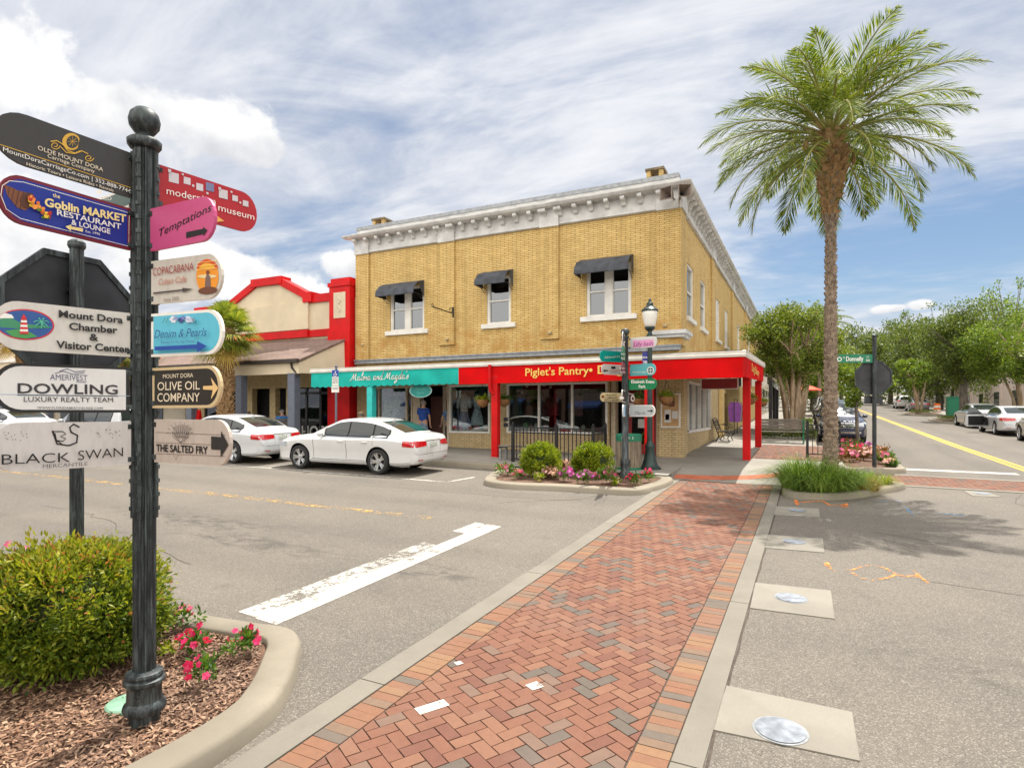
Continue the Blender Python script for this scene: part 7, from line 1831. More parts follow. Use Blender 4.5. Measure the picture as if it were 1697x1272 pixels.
for px, py, r, h, nf, pt, lf, lab in ((838, 787, .24, .30, 60, 'petal_pink', 'leaf_green', 'pink clump at the left tip of the far bed'), (860, 793, .16, .24, 36, 'petal_pink', 'leaf_green', 'small pink clump in front of the left shrub'),
        (893, 797, .12, .22, 5, 'petal_pale', 'leaf_shrub', 'lime leaved clump between left tip and pale clump'), (912, 794, .22, .30, 50, 'petal_pale', 'petal_bronze', 'pale bronze clump in the middle of the far bed'),
        (937, 797, .21, .33, 85, 'petal_magenta', 'leaf_green', 'bright magenta clump between the two shrubs'), (969, 801, .21, .33, 85, 'petal_magenta', 'leaf_green', 'magenta clump in front of the right shrub'),
        (1004, 801, .27, .38, 80, 'petal_pink', 'leaf_green', 'large pink clump left of the far signpost'), (1020, 804, .13, .17, 4, 'petal_pale', 'leaf_shrub', 'low yellowish clump at the foot of the far signpost'),
        (1048, 803, .17, .28, 34, 'petal_red', 'leaf_green', 'rose clump right of the far signpost'), (1073, 799, .14, .33, 26, 'petal_red', 'leaf_green', 'tall rose clump at the right end of the far bed'), (935, 784, .2, .38, 36, 'petal_pale', 'petal_bronze', 'pale clump at the back between the shrubs')):
    flowers(lab, at_ground(px, py), r, h, int(330 * (r / .2) ** 2), int(nf * .62), pt, lf, group=fg, fs=.045, ls=.07)
sg = 'flower clumps by the stop sign'
for x, y, r, h, pt, lf, lab in ((1.0, 21.0, .4, .42, 'petal_pink', 'petal_bronze', 'pink bronze clump behind the palm grass'), (1.35, 22.6, .45, .45, 'petal_red', 'leaf_green', 'rose clump behind the palm trunk'), (1.7, 23.8, .4, .45, 'petal_magenta', 'leaf_green', 'magenta clump at the foot of the lime tree'),
        (1.55, 21.6, .35, .4, 'petal_pale', 'petal_bronze', 'pale clump left of the stop sign pole'), (1.95, 22.6, .32, .42, 'petal_pale', 'petal_bronze', 'pale pink clump just behind the stop sign pole'), (2.0, 20.9, .26, .34, 'petal_pink', 'leaf_green', 'rosy clump right of the stop sign pole'), (2.08, 20.2, .16, .24, 'petal_pale', 'leaf_green', 'small white clump at the kerb tip'), (1.2, 24.6, .4, .45, 'petal_pink', 'petal_bronze', 'pink clump furthest back by the navy car')):
    flowers(lab, gpoint(x, y, .1), r, h, 560, 42, pt, lf, group=sg, fs=.055, ls=.09)
# strap leaved grass round the palm
def grass(label, loc, n, r, L, mat, group, lean=.7):
    t = thing('grass_clump', label, 'grass clump', loc, 0, group); V = []
    a = rng.random(n) * 6.283; q = np.sqrt(rng.random(n)) * r; b = np.stack([q * np.cos(a), q * np.sin(a), np.zeros(n)], 1)
    a2 = a + rng.normal(size=n) * .7; d = np.stack([np.cos(a2), np.sin(a2), np.zeros(n)], 1); up = np.array([0, 0, 1.0]); LL = L * (.6 + .6 * rng.random(n)); ln = lean * (.3 + 1.0 * rng.random(n)); s = np.stack([-np.sin(a2), np.cos(a2), np.zeros(n)], 1); w_ = .0075 + .006 * rng.random(n)
    pts = [b + (d * (ln * f ** 1.6)[:, None] * .8 + up * (f - .62 * ln * f ** 2.6)[:, None]) * LL[:, None] for f in np.linspace(0, 1, 6)[:, None] * np.ones(n)]
    for i in range(5):
        w0 = (w_ * (1 - i / 5.2))[:, None]; w1 = (w_ * (1 - (i + 1) / 5.2))[:, None]
        V.append(np.stack([pts[i] - s * w0, pts[i] + s * w0, pts[i + 1] + s * w1, pts[i + 1] - s * w1], 1))
    V = np.stack(V, 1).reshape(-1, 4, 3)   # keep a blade together
    # weld a blade: build with shared verts so each blade is one island
    me = bpy.data.meshes.new('blades'); vs = np.stack([np.concatenate([pts[i] - s * (w_ * (1 - i / 5.2))[:, None], pts[i] + s * (w_ * (1 - i / 5.2))[:, None]], 1).reshape(n, 2, 3) for i in range(6)], 1).reshape(-1, 3)
    base = np.arange(n)[:, None] * 12; f = np.concatenate([base + np.array([2 * i, 2 * i + 1, 2 * i + 3, 2 * i + 2]) for i in range(5)], 0)
    me.from_pydata(vs.tolist(), [], f.tolist()); me.materials.append(mat); me.update(); o = bpy.data.objects.new('blades', me); C.objects.link(o); o.parent = t
    return t
gg = 'strap grass clumps round the palm'
for x, y, n, r, L, mt, lab in ((-.22, 14.75, 560, .28, .62, 'leaf_grass', 'lush green grass clump at the left front of the palm bed'), (.12, 15.1, 560, .30, .66, 'leaf_grass', 'tall green grass clump left of the palm trunk'), (.22, 14.45, 480, .25, .55, 'leaf_grass', 'green grass clump at the front tip of the palm bed'), (.58, 14.9, 520, .28, .60, 'leaf_grass', 'green grass clump directly in front of the palm trunk'),
        (-.15, 15.8, 420, .3, .66, 'leaf_grass', 'green grass clump at the back left of the palm bed'), (.85, 15.5, 320, .25, .48, 'leaf_grass', 'smaller green clump right of the palm trunk'), (1.05, 15.75, 220, .25, .42, 'leaf_dead', 'straw coloured dry grass clump right of the palm'), (1.45, 16.3, 240, .25, .40, 'leaf_shrub', 'yellow green grass clump at the right end of the palm bed'), (1.15, 15.2, 130, .2, .28, 'leaf_dead', 'short dead grass at the right front of the palm bed'), (1.0, 16.4, 300, .3, .5, 'leaf_grass', 'grass clump behind the dry grass')):
    grass(lab, gpoint(x, y, .09), int(n * 1.25), r * 1.05, L * (1.5 if mt == 'leaf_grass' and x < .7 else 1.0), M[mt], gg, 1.3)
# low hedges by the bench
def hedge(label, loc, sx, sy, h, n):
    t = thing('low_hedge', label, 'hedge', loc); P = np.stack([(rng.random(n) - .5) * sx, (rng.random(n) - .5) * sy, h * np.sqrt(rng.random(n))], 1); D = rng.normal(size=(n, 3)) + np.array([0, -.3, .6]); raw_mesh('foliage', leaf_quads(P, D, .09, .04), 4, M['leaf_oak'], t)
hedge('low dark hedge below the weathered bench', gpoint(-1.0, 29.2, .15), 2.0, .5, .40, 2600); hedge('short hedge end right of the weathered bench', gpoint(.0, 29.6, .15), .6, .6, .36, 900)
hedge('clipped hedge further along the left pavement', gpoint(-.3, 36.5, .15), 1.0, 1.6, .6, 1500)
hedge('green strip on the island under the dark oak', gpoint(9.6, 53.6, .1), 1.8, 4.6, .35, 1600); hedge('green strip on the island under the far myrtle', gpoint(9.7, 68.7, .1), 1.8, 4.2, .4, 1400)

# ---------------------------------------------------------------- date palm
def date_palm(label, loc, z0, zt, r0, r1, nf, flen):
    rng = np.random.default_rng(23); t = thing('date_palm', label, 'palm tree', loc)
    H = zt; m = MB(); prof = [(r0 * 1.25, -.1), (r0 * 1.18, .25), (r0, .9)]
    for i in range(1, 9): s = i / 8; prof.append((r0 + (r1 - r0) * s, .9 + (H - 2.4 - .9) * s))
    m.lathe([(r * .90, z) for r, z in prof] + [(r1 * 1.2, H - 1.85), (r1 * 2.0, H - 1.3), (r1 * 2.9, H - .8), (r1 * 2.9, H - .35), (r1 * 1.2, H + .2)], 18)
    rf = pchip([p[1] for p in prof] + [H - 1.75, H - 1.25, H - .75, H], [p[0] for p in prof] + [r1 * 1.3, r1 * 2.1, r1 * 2.9, r1 * 2.9])
    z = .15; k = 0
    while z < H - .1:   # cut leaf bases, spiralled
        top = z > H - 2.1; nb = 8; r = float(rf(z)); hh = .15 if not top else .24
        for j in range(nb):
            a = 2 * math.pi * (j + (k % 2) * .5 + .13 * k) / nb + random.gauss(0, .05); wd = r * math.pi / nb * 1.12; o_ = .024 + random.random() * .026 if not top else .06 + random.random() * .07; zz = z + random.gauss(0, .015); h2 = hh * random.uniform(.8, 1.25)
            mt = Matrix.Rotation(a, 4, 'Z'); m.add([(r * .86, -wd, zz), (r * .86, wd, zz), (r + o_, wd * .62, zz + h2 * .86), (r + o_, -wd * .62, zz + h2 * .86), (r * .84, -wd * .7, zz + h2), (r * .84, wd * .7, zz + h2)], [(0, 1, 2, 3), (3, 2, 5, 4), (0, 3, 4), (1, 5, 2)], 1 if top and z > H - 1.9 else 0, mt)
        z += .125 if not top else .16; k += 1
    m.build('trunk', [M['palm_trunk'], M['palm_boot_new']], t)
    V = []; rach = MB(); nl = 62
    for i in range(nf):
        s = i / nf; az = i * 2.39996 + rng.normal() * .12; el = R(82) - R(104) * s ** .85 + rng.normal() * .06; Lf = flen * (.82 + .25 * rng.random()) * (.80 + .30 * min(1, s * 2.5)); dr = np.array([math.cos(az), math.sin(az)])
        pts = []; p = np.array([dr[0] * .10, dr[1] * .10, H - .1 + .45 * (1 - s)]); e = el; seg = 18; bend = R(56) + R(30) * rng.random()
        for j in range(seg + 1):
            pts.append(p.copy()); d = np.array([dr[0] * math.cos(e), dr[1] * math.cos(e), math.sin(e)]); p = p + d * Lf / seg; e -= bend / seg * (.35 + 1.3 * j / seg)
            if e < R(-86): e = R(-86)
        pts = np.array(pts); rach.tube(pts[::2], [.034 * (1 - .8 * q) + .003 for q in np.linspace(0, 1, len(pts[::2]))], 5, 0)
        u_ = (.16 + .84 * (np.arange(nl) + .5) / nl); idx = u_ * seg; i0 = np.minimum(idx.astype(int), seg - 1); fr = (idx - i0)[:, None]; B = pts[i0] * (1 - fr) + pts[i0 + 1] * fr; T = unit(pts[i0 + 1] - pts[i0]); side = np.array([-dr[1], dr[0], 0.0]); N = np.cross(T, side)
        if N[:, 2].mean() < 0: N = -N
        ll = flen * .215 * (np.sin(np.clip(u_ * 1.12 - .04, 0, 1) * np.pi) ** .55 * .85 + .22)
        for sg_ in (-1, 1):
            for rep in (0, 1):
                ang = .50 + .20 * rng.random((nl, 1)) + .22 * (1 - u_[:, None]); lift = (.42 if rep else .0) + .22 * rng.normal(size=(nl, 1)); D = unit(T * np.cos(ang) + (side * sg_ * np.cos(lift) + N * np.sin(lift)) * np.sin(ang)) + np.array([0, 0, -.16]) + rng.normal(size=(nl, 3)) * .05
                D = unit(D); S = unit(np.cross(D, N)); Lq = (ll * (.85 + .3 * rng.random(nl)))[:, None]; w_ = .0120
                a = B - T * .01 - S * w_ * .6; b = B + S * w_ * .6; mid = B + D * Lq * .5 ; tip = B + D * Lq + np.array([0, 0, -1.0]) * Lq * .10
                kp = rng.random(nl) < (.62 if rep else .96)
                V.append(np.stack([a, mid - S * w_ * .9, tip, mid + S * w_ * .9], 1)[kp].reshape(-1, 3))
    cr = raw_mesh('crown', np.concatenate(V), 4, M['leaf_palm'], t)
    rach.build('frond_stems', plain('frond_stem', (.26, .25, .07), .6), t)
    V = []
    for i in range(26):  # ferns sprouting from the boots
        a = rng.random() * 6.283; c = np.array([[math.cos(a) * r1 * 1.7, math.sin(a) * r1 * 1.7, H - .9 + rng.normal() * .3]]); P, D = clumps(c, [.14], 40, 1, .0, .8, .1); V.append(leaf_quads(P, D + c * .4 - np.array([0, 0, H * .4]), .13, .03))
    raw_mesh('fern', np.concatenate(V), 4, M['leaf_lime'], t)
    m = MB()
    for a in (.3, .9, 2.6, 4.0, 5.6):
        x, y = math.cos(a), math.sin(a); m.tube([(x * .2, y * .2, H + .05), (x * .55, y * .55, H + .15), (x * .8, y * .8, H - .15)], [.02, .015, .012], 5); m.ball((x * .82, y * .82, H - .30), .06, .06, .17, 7, 6)
        m.tube([(x * .15, y * .15, H), (x * .6, y * .6, H + .5), (x * 1.1, y * 1.1, H + .55)], [.03, .025, .012], 5)
    m.build('fruit_stalk', M['palm_boot_new'], t)
    return t
pz = gz(.475, 16.3) + .08
dpalm = date_palm('tall date palm with feathery crown in the kerbed bed at the corner', (.475, 16.3, pz), 0, 8.35 - pz + .42, .142, .100, 54, 2.78)
for o in [copy_tree(dpalm)]: o.location = (.9, 62, gz(.9, 62)); o.scale = (.95, .95, 1.0); o['label'] = 'distant date palm seen behind the near palm trunk'
# ---------------------------------------------------------------- cabbage palms along the avenue
def fan_palm(label, loc, H, r, nfan, dead):
    t = thing('fan_palm', label, 'palm tree', loc); m = MB(); m.lathe([(r * 1.1, -.05), (r, .5), (r * .95, H - .6), (r * .9, H + .2)], 14)
    z = .3; k = 0
    while z < H + .1:
        for j in range(8):
            a = 2 * math.pi * (j + .5 * (k % 2)) / 8 + random.gauss(0, .08); mt = Matrix.Translation((0, 0, z)) @ Matrix.Rotation(a, 4, 'Z'); q = random.uniform(.22, .36)
            for sg_ in (-1, 1): m.add([(r * .9, -.05, 0), (r * .9, .05, 0), (r * .98 + q * .36, sg_ * .13 + .03, q), (r * .98 + q * .36, sg_ * .13 - .03, q), (r * .86, 0, q * .7)], [(0, 1, 2, 3), (1, 4, 2), (0, 3, 4)], 0, mt)
        z += .16; k += 1
    m.build('trunk', M['palm_boot_new'], t); V = []; mi = []; st = MB()
    for i in range(nfan):
        az = i * 2.39996; s = i / nfan; el = R(75) - R(135) * s; c0 = np.array([0, 0, H]); d = np.array([math.cos(az) * math.cos(el), math.sin(az) * math.cos(el), math.sin(el)]); Lp = .55 + .35 * rng.random(); c = c0 + d * Lp; st.tube([tuple(c0), tuple(c0 + d * Lp * .5 + np.array([0, 0, .04])), tuple(c)], [.022, .018, .014], 5)
        side = np.array([-math.sin(az), math.cos(az), 0]); nrm = np.cross(d, side); ns = 34; de = dead and s > .35 or s > .9
        for j in range(ns):
            a = (j / (ns - 1) - .5) * 3.7; e = d * math.cos(a) + side * math.sin(a) + nrm * .22 * math.cos(a * .5); e /= np.linalg.norm(e); L = (.78 + .2 * rng.random()) * (1 - .22 * abs(a) / 1.85); w_ = np.cross(e, nrm); w_ /= np.linalg.norm(w_) + 1e-9; w_ = w_ * .024
            mid = c + e * L * .55; tip = c + e * L + np.array([0, 0, -.30 - .1 * rng.random()]) * L; V += [c, mid - w_, tip, mid + w_]; mi.append(1 if de else 0)
    raw_mesh('crown', np.array(V), 4, [M['leaf_fan'], M['leaf_dead']], t, mi); st.build('frond_stems', M['leaf_fan'], t)
    return t
p = on_y(374, 550, 16.3); fan_palm('shaggy cabbage palm in front of the gabled shop', gpoint(p.x, 16.3, .1), p.z - gz(p.x, 16.3) - .15, .22, 40, False)
p = on_y(40, 545, 16.3); fan_palm('cabbage palm with straw coloured fronds seen between the left boards', gpoint(p.x, 16.3, .1), 4.9, .24, 36, True)
p = on_y(205, 555, 16.5); fan_palm('cabbage palm partly hidden behind the near signpost', gpoint(p.x, 16.5, .1), 3.6, .22, 30, False)

# ---------------------------------------------------------------- trees
def tree(name, label, x, y, H, cr, zc, rz, mat, n, leaf, bark, stems=1, spread=.25, lumps=26, h0=.0, group=None, rtr=.16):
    t = thing(name, label, 'tree', gpoint(x, y, h0), 0, group); m = MB(); d = unit(rng.normal(size=(lumps, 3))); q = (.45 + .5 * rng.random((lumps, 1))); cs = d * q * np.array([cr, cr, rz]) + np.array([0, 0, zc]); rs = np.minimum(cr, rz) * (.20 + .20 * rng.random(lumps))
    ne = lumps // 4; de = unit(rng.normal(size=(ne, 3)) + np.array([0, 0, .6])); cs = np.concatenate([cs, de * (1.0 + .22 * rng.random((ne, 1))) * np.array([cr, cr, rz]) * .93 + np.array([0, 0, zc])]); rs = np.concatenate([rs, np.minimum(cr, rz) * (.08 + .10 * rng.random(ne))])
    top = []
    for s in range(stems):
        a = 2 * math.pi * s / stems + .5; b = Vector((math.cos(a), math.sin(a), 0)) * (.16 if stems > 1 else 0); e = Vector((math.cos(a), math.sin(a), 0)) * (cr * spread if stems > 1 else .1); zt = zc - rz * .25
        path = [b, b + (e - b) * .25 + Vector((random.gauss(0, .05), random.gauss(0, .05), zt * .4)), b + (e - b) * .7 + Vector((random.gauss(0, .08), 0, zt * .75)), e + Vector((0, 0, zt))]; r_ = rtr / math.sqrt(stems) * 1.2; m.tube(path, [r_ * 1.25, r_, r_ * .75, r_ * .5], 8); top.append(path[-1]); top.append(path[-2])
    for c in np.concatenate([cs[: int(lumps * .7)], cs[-ne:]]):
        c = Vector(c); o_ = min(top, key=lambda v_: (v_ - c).length); md = (o_ + c) / 2 + Vector((random.gauss(0, .1), random.gauss(0, .1), random.gauss(.05, .1))); m.tube([o_, md, c], [rtr * .32, rtr * .2, rtr * .07], 5)
    m.build('trunk', M[bark], t, smooth=60)
    P, D = clumps(cs, rs, n, .8, .30, .5, .1); V = leaf_quads(P, D, leaf * (.7 + .6 * rng.random(n)), leaf * .5, .12); raw_mesh('crown', V, 4, M[mat], t)
    return t
tree('crape_myrtle', 'multi stemmed crape myrtle behind the weathered bench', -.75, 31.8, 6.6, 2.2, 4.35, 2.05, 'leaf_myrtle', 24000, .13, 'bark_myrtle', 6, .35, 70, .15, rtr=.2)
tree('crape_myrtle', 'crape myrtle further up the left pavement', -.6, 40.5, 6.4, 2.1, 4.3, 1.7, 'leaf_myrtle', 8000, .19, 'bark_myrtle', 5, .35, 30, .15, rtr=.18)
tree('crape_myrtle', 'third crape myrtle on the left pavement', -.5, 50, 7, 2.5, 4.8, 2.0, 'leaf_lime', 7000, .22, 'bark_myrtle', 5, .35, 30, .15)
tree('young_tree', 'young lime green tree in front of the navy car', 1.62, 25.2, 3.2, .95, 2.45, .88, 'leaf_lime', 1900, .15, 'bark', 1, .2, 22, .1, rtr=.05)
tree('oak_tree', 'dark dense oak on the right hand island', 10.3, 54.5, 8.5, 2.8, 5.4, 3.0, 'leaf_oak', 24000, .17, 'bark', 1, .2, 90, .1, rtr=.22)
tree('crape_myrtle', 'bright crape myrtle on the far right island', 9.4, 68.5, 5.5, 2.0, 3.9, 1.6, 'leaf_lime', 6000, .22, 'bark_myrtle', 5, .35, 26, .1)
tree('crape_myrtle', 'spreading crape myrtle behind the cars at the right edge', 12.6, 50.5, 7, 3.4, 4.9, 2.3, 'leaf_lime', 26000, .16, 'bark_myrtle', 5, .4, 80, .15)
tree('crape_myrtle', 'crape myrtle reaching in from the right edge', 13.2, 43.5, 7, 2.7, 4.6, 1.9, 'leaf_myrtle', 14000, .18, 'bark_myrtle', 4, .4, 34, .15)
bgt = 'trees closing the side street'
for i, (x, y, H, cr, mt, lab) in enumerate(((17, 72, 12.5, 4.6, 'leaf_lime', 'tall loose crowned tree above the right hand myrtle'), (22, 64, 12, 4.6, 'leaf_myrtle', 'tall tree cut by the right edge'), (13.5, 84, 11.5, 4.5, 'leaf_oak', 'broad tree directly right of the dark oak crown'), (13.5, 100, 12.5, 5, 'leaf_oak', 'dark tree left behind the dark oak'), (12.0, 116, 13.5, 5.5, 'leaf_oak', 'tree over the far right kerb'),
        (0.5, 72, 8.5, 3.4, 'leaf_lime', 'bright tree on the left kerb just right of the palm trunk'), (.8, 88, 10.5, 4.4, 'leaf_myrtle', 'tree behind the stop sign'), (.6, 108, 12.5, 5.2, 'leaf_oak', 'far tree over the left kerb'), (6, 140, 15.5, 7.5, 'leaf_oak', 'large tree closing the end of the street'), (18, 135, 15.5, 7, 'leaf_oak', 'dark far tree right of the street end'), (-6, 128, 15, 6, 'leaf_myrtle', 'far tree left of the street end'), (28, 105, 14.5, 6.5, 'leaf_oak', 'far dark tree behind the rose building'), (26, 84, 13, 5, 'leaf_oak', 'dark tree above the rose building'), (34, 78, 13, 6, 'leaf_myrtle', 'tree beyond the right edge'))):
    tree('street_tree', lab, x, y, H, cr, H * .53, H * .47, mt, 14000 if y < 100 else 11000, .0036 * y, 'bark', 1, .2, 90, 0, bgt, .28)
for i, (x, y, H, cr, lab) in enumerate(((-34, 44, 9, 4, 'tree behind the cream shop on the avenue'), (-46, 42, 9.5, 4.5, 'tree behind the beige shop on the avenue'))): tree('oak_tree', lab, x, y, H, cr, H * .6, H * .38, 'leaf_oak', 6000, .24, 'bark', 1, .2, 30, 0, None, .25)
tag(raw_mesh('far_woods', (lambda P: leaf_quads(P, rng.normal(size=P.shape), 1.6, .9))(np.stack([(rng.random(26000) - .5) * 420 + 20, 175 + rng.random(26000) * 25, (gz(0, 185) + 11 * np.sqrt(rng.random(26000)))], 1) - np.stack([np.zeros(26000), np.zeros(26000), np.zeros(26000)], 1)), 4, M['leaf_oak']), 'far band of woods behind the town', None, None, 'stuff')
# ---------------------------------------------------------------- people and goods
def skin(name, pts, edges, radii, mat, parent, sub=1, smooth=True):
    me = bpy.data.meshes.new(name); me.from_pydata([tuple(p) for p in pts], edges, []); o = bpy.data.objects.new(name, me); C.objects.link(o)
    bm = bmesh.new(); bm.from_mesh(me); ly = bm.verts.layers.skin.verify(); bm.verts.ensure_lookup_table()
    for i, r in enumerate(radii): bm.verts[i][ly].radius = (r, r) if not hasattr(r, '__len__') else r
    bm.verts[0][ly].use_root = True; bm.to_mesh(me); bm.free()
    o.modifiers.new('s', 'SKIN').use_smooth_shade = True; ss = o.modifiers.new('u', 'SUBSURF'); ss.levels = sub + 0; ss.render_levels = sub
    dg = bpy.context.evaluated_depsgraph_get(); m2 = bpy.data.meshes.new_from_object(o.evaluated_get(dg)); m2.materials.clear(); m2.materials.append(mat); bpy.data.objects.remove(o)
    for p in m2.polygons: p.use_smooth = True; p.material_index = 0
    r = bpy.data.objects.new(name, m2); C.objects.link(r); r.parent = parent; return r
def person(label, loc, rz, hgt, shirt, trousers, hair, sit=False, hat=None, lean=0.0, arm=.0, long_hair=False):
    """faces +y of its own frame"""
    t = thing('person', label, 'person', loc, rz); k = hgt / 1.75; hipz = .92 if not sit else .50
    def P(x, y, z): return (x * k, (y + lean * max(0, z - hipz)) * k, z * k)
    up = 0 if not sit else .92 - .50; z = lambda v: v - up
    ank = [(.11, 0, .08), (.13, .42, .08)] [1 if sit else 0]; knee = [(.11, .02, .50), (.13, .44, .50)][1 if sit else 0]
    pts = [P(0, 0, z(.95)), P(0, 0, z(1.15)), P(0, -.01, z(1.38)), P(0, 0, z(1.50)), P(0, .015, z(1.58)), P(0, .03, z(1.66)), P(0, .02, z(1.73))]
    ed = [(0, 1), (1, 2), (2, 3), (3, 4), (4, 5), (5, 6)]; rd = [(.16 * k, .115 * k), (.155 * k, .11 * k), (.17 * k, .11 * k), .058 * k, .07 * k, .088 * k, .055 * k]
    for s in (-1, 1):
        n = len(pts); sh = P(s * .19, 0, z(1.42)); el = P(s * (.25 + arm * .1), .03 + arm * .12, z(1.14)); wr_ = P(s * (.23 - arm * .05), .10 + arm * .25, z(.90 + arm * .1)); hd = P(s * .22, .13 + arm * .28, z(.81 + arm * .12))
        pts += [sh, el, wr_, hd]; ed += [(2, n), (n, n + 1), (n + 1, n + 2), (n + 2, n + 3)]; rd += [.065 * k, .046 * k, .032 * k, .036 * k]
        n = len(pts); hp = P(s * .10, 0 if not sit else .06, z(.90)); kn = tuple(c * k for c in (s * knee[0], knee[1], knee[2])); an = tuple(c * k for c in (s * ank[0], ank[1], ank[2])); to = tuple(c * k for c in (s * (ank[0] + .02), ank[1] + .17, .04)); pts += [hp, kn, an, to]; ed += [(0, n), (n, n + 1), (n + 1, n + 2), (n + 2, n + 3)]; rd += [.095 * k, .066 * k, .045 * k, .04 * k]
    body = skin('body', pts, ed, rd, M['skin'], t)
    # fingers: five short chains on each hand
    for s, hi in ((-1, 10), (1, 18)):
        b = Vector(pts[hi]); m = MB()
        for q in range(4): m.tube([b + Vector(((q - 1.5) * .018 * k, .01, -.015)), b + Vector(((q - 1.5) * .02 * k, .03, -.055 - .008 * (1 - abs(q - 1.5)))), b + Vector(((q - 1.5) * .019 * k, .035, -.085))], [.010, .009, .007], 5)
        m.tube([b + Vector((-s * .03, .02, .0)), b + Vector((-s * .055, .045, -.03)), b + Vector((-s * .05, .06, -.05))], [.011, .010, .008], 5); body.data.materials[0] = M['skin']
        bm = bmesh.new(); bm.from_mesh(body.data); v = [bm.verts.new(p) for p in m.v]
        for f_ in m.f:
            try: bm.faces.new([v[i] for i in f_])
            except ValueError: pass
        bm.to_mesh(body.data); bm.free()
    G = 1.16
    i0, i1 = 7, 15
    ts = [Vector(pts[0]) - Vector((0, 0, .05 * k)), pts[1], pts[2], Vector(pts[2]).lerp(Vector(pts[3]), .55)]; te = [(0, 1), (1, 2), (2, 3)]; tr_ = [tuple(q * 1.28 for q in rd[0]), tuple(q * 1.25 for q in rd[1]), tuple(q * 1.22 for q in rd[2]), .085 * k]
    for i in (i0, i1): n = len(ts); ts += [pts[i], Vector(pts[i]).lerp(Vector(pts[i + 1]), .75)]; te += [(2, n), (n, n + 1)]; tr_ += [.095 * k, .075 * k]
    skin('shirt', ts, te, tr_, shirt, t)
    ts = [pts[0], Vector(pts[0]) - Vector((0, 0, .06 * k))]; te = [(0, 1)]; tr_ = [tuple(q * 1.06 for q in rd[0]), .15 * k]
    for i in (11, 19): n = len(ts); ts += [pts[i], pts[i + 1], pts[i + 2]]; te += [(1, n), (n, n + 1), (n + 1, n + 2)]; tr_ += [.112 * k, .082 * k, .062 * k]
    skin('trousers', ts, te, tr_, trousers, t)
    m = MB()
    for i in (13, 21): a, b = Vector(pts[i]), Vector(pts[i + 1]); m.ball(((a.x + b.x) / 2, (a.y + b.y) / 2 + .01, .05 * k), .048 * k, .13 * k, .05 * k, 10, 6)
    m.build('shoes', M['blackm'], t, smooth=True)
    hd = Vector(pts[5]); m = MB(); m.ball((hd.x, hd.y - .018 * k, hd.z + .022 * k), .098 * k, .102 * k, .098 * k, 14, 10)
    if long_hair: m.ball((hd.x, hd.y - .06 * k, hd.z - .08 * k), .085 * k, .05 * k, .16 * k, 10, 8)
    hr = m.build('hair', hair, t, smooth=True)
    m = MB(); f = hd.y + .086 * k
    for s in (-1, 1): m.ball((s * .034 * k, f - .004, hd.z + .005), .013 * k, .008, .008 * k, 8, 6, 0); m.ball((s * .092 * k, hd.y, hd.z - .005), .012 * k, .025 * k, .032 * k, 8, 6, 1)
    m.ball((0, f + .008, hd.z - .025 * k), .014 * k, .020 * k, .024 * k, 8, 6, 1); m.ball((0, f - .006, hd.z - .058 * k), .028 * k, .010, .007 * k, 8, 6, 2); m.build('face', [M['blackm'], M['skin'], plain('lips', (.35, .12, .10), .5)], t)
    if hat:
        m = MB(); c = (hd.x, hd.y, hd.z + .06 * k); m.ball(c, .108 * k, .113 * k, .075 * k, 14, 8)
        if hat[1] == 'cap': m.ball((c[0], c[1] + .13 * k, c[2] - .02), .075 * k, .09 * k, .012, 12, 6)
        else: m.ball((c[0], c[1], c[2] - .02), .2 * k, .2 * k, .014, 18, 6)
        m.build('hat', hat[0], t, smooth=True)
    return t
RB_ = plain('royal_blue_polo', (.012, .06, .30), .8); DEN = plain('denim', (.16, .23, .33), .85); BLS = plain('mid_blue_shirt', (.05, .20, .50), .8); DKC = plain('dark_cloth', (.015, .016, .022), .8)
p = on_y(703, 690, 19.0); person('grey haired person in a royal blue polo standing with back turned at the shop door', gpoint(p.x, 18.95, .15), R(0), 1.74, RB_, DEN, M['hair'])
p = on_y(733, 690, 19.2); person('person in a patterned blue top and dark trousers in the shop doorway', gpoint(p.x, 19.7, .15), R(70), 1.62, plain('patterned_blue_top', (.14, .24, .42), .8, var=.6, scale=20), DKC, plain('brown_hair', (.09, .05, .03), .7), long_hair=True, arm=.6)
p = on_y(469, 700, 18.3); person('person in a blue shirt and dark cap sitting by the slate post', gpoint(p.x, 18.3, .15), R(70), 1.78, BLS, DKC, M['hair'], sit=True, hat=(M['blackm'], 'cap'), lean=.12, arm=.3)
p = on_y(590, 695, 17.6); person('person in a tan hat sitting behind the white sedan', gpoint(p.x, 17.9, .15), R(20), 1.72, plain('olive_shirt', (.2, .17, .1), .8), DKC, M['hair'], sit=True, hat=(plain('tan_straw', (.50, .36, .20), .8), 'brim'))
def seat_bench(x, y, rz, label): slat_bench(label, gpoint(x, y, .15), rz, 1.3, [M['greywood'], M['iron']])
p = on_y(469, 700, 18.3); seat_bench(p.x + .05, 18.25, R(70 + 180), 'slatted bench carrying the person in a dark cap'); p = on_y(590, 695, 17.6); seat_bench(p.x, 17.85, R(200), 'slatted bench behind the white sedan')
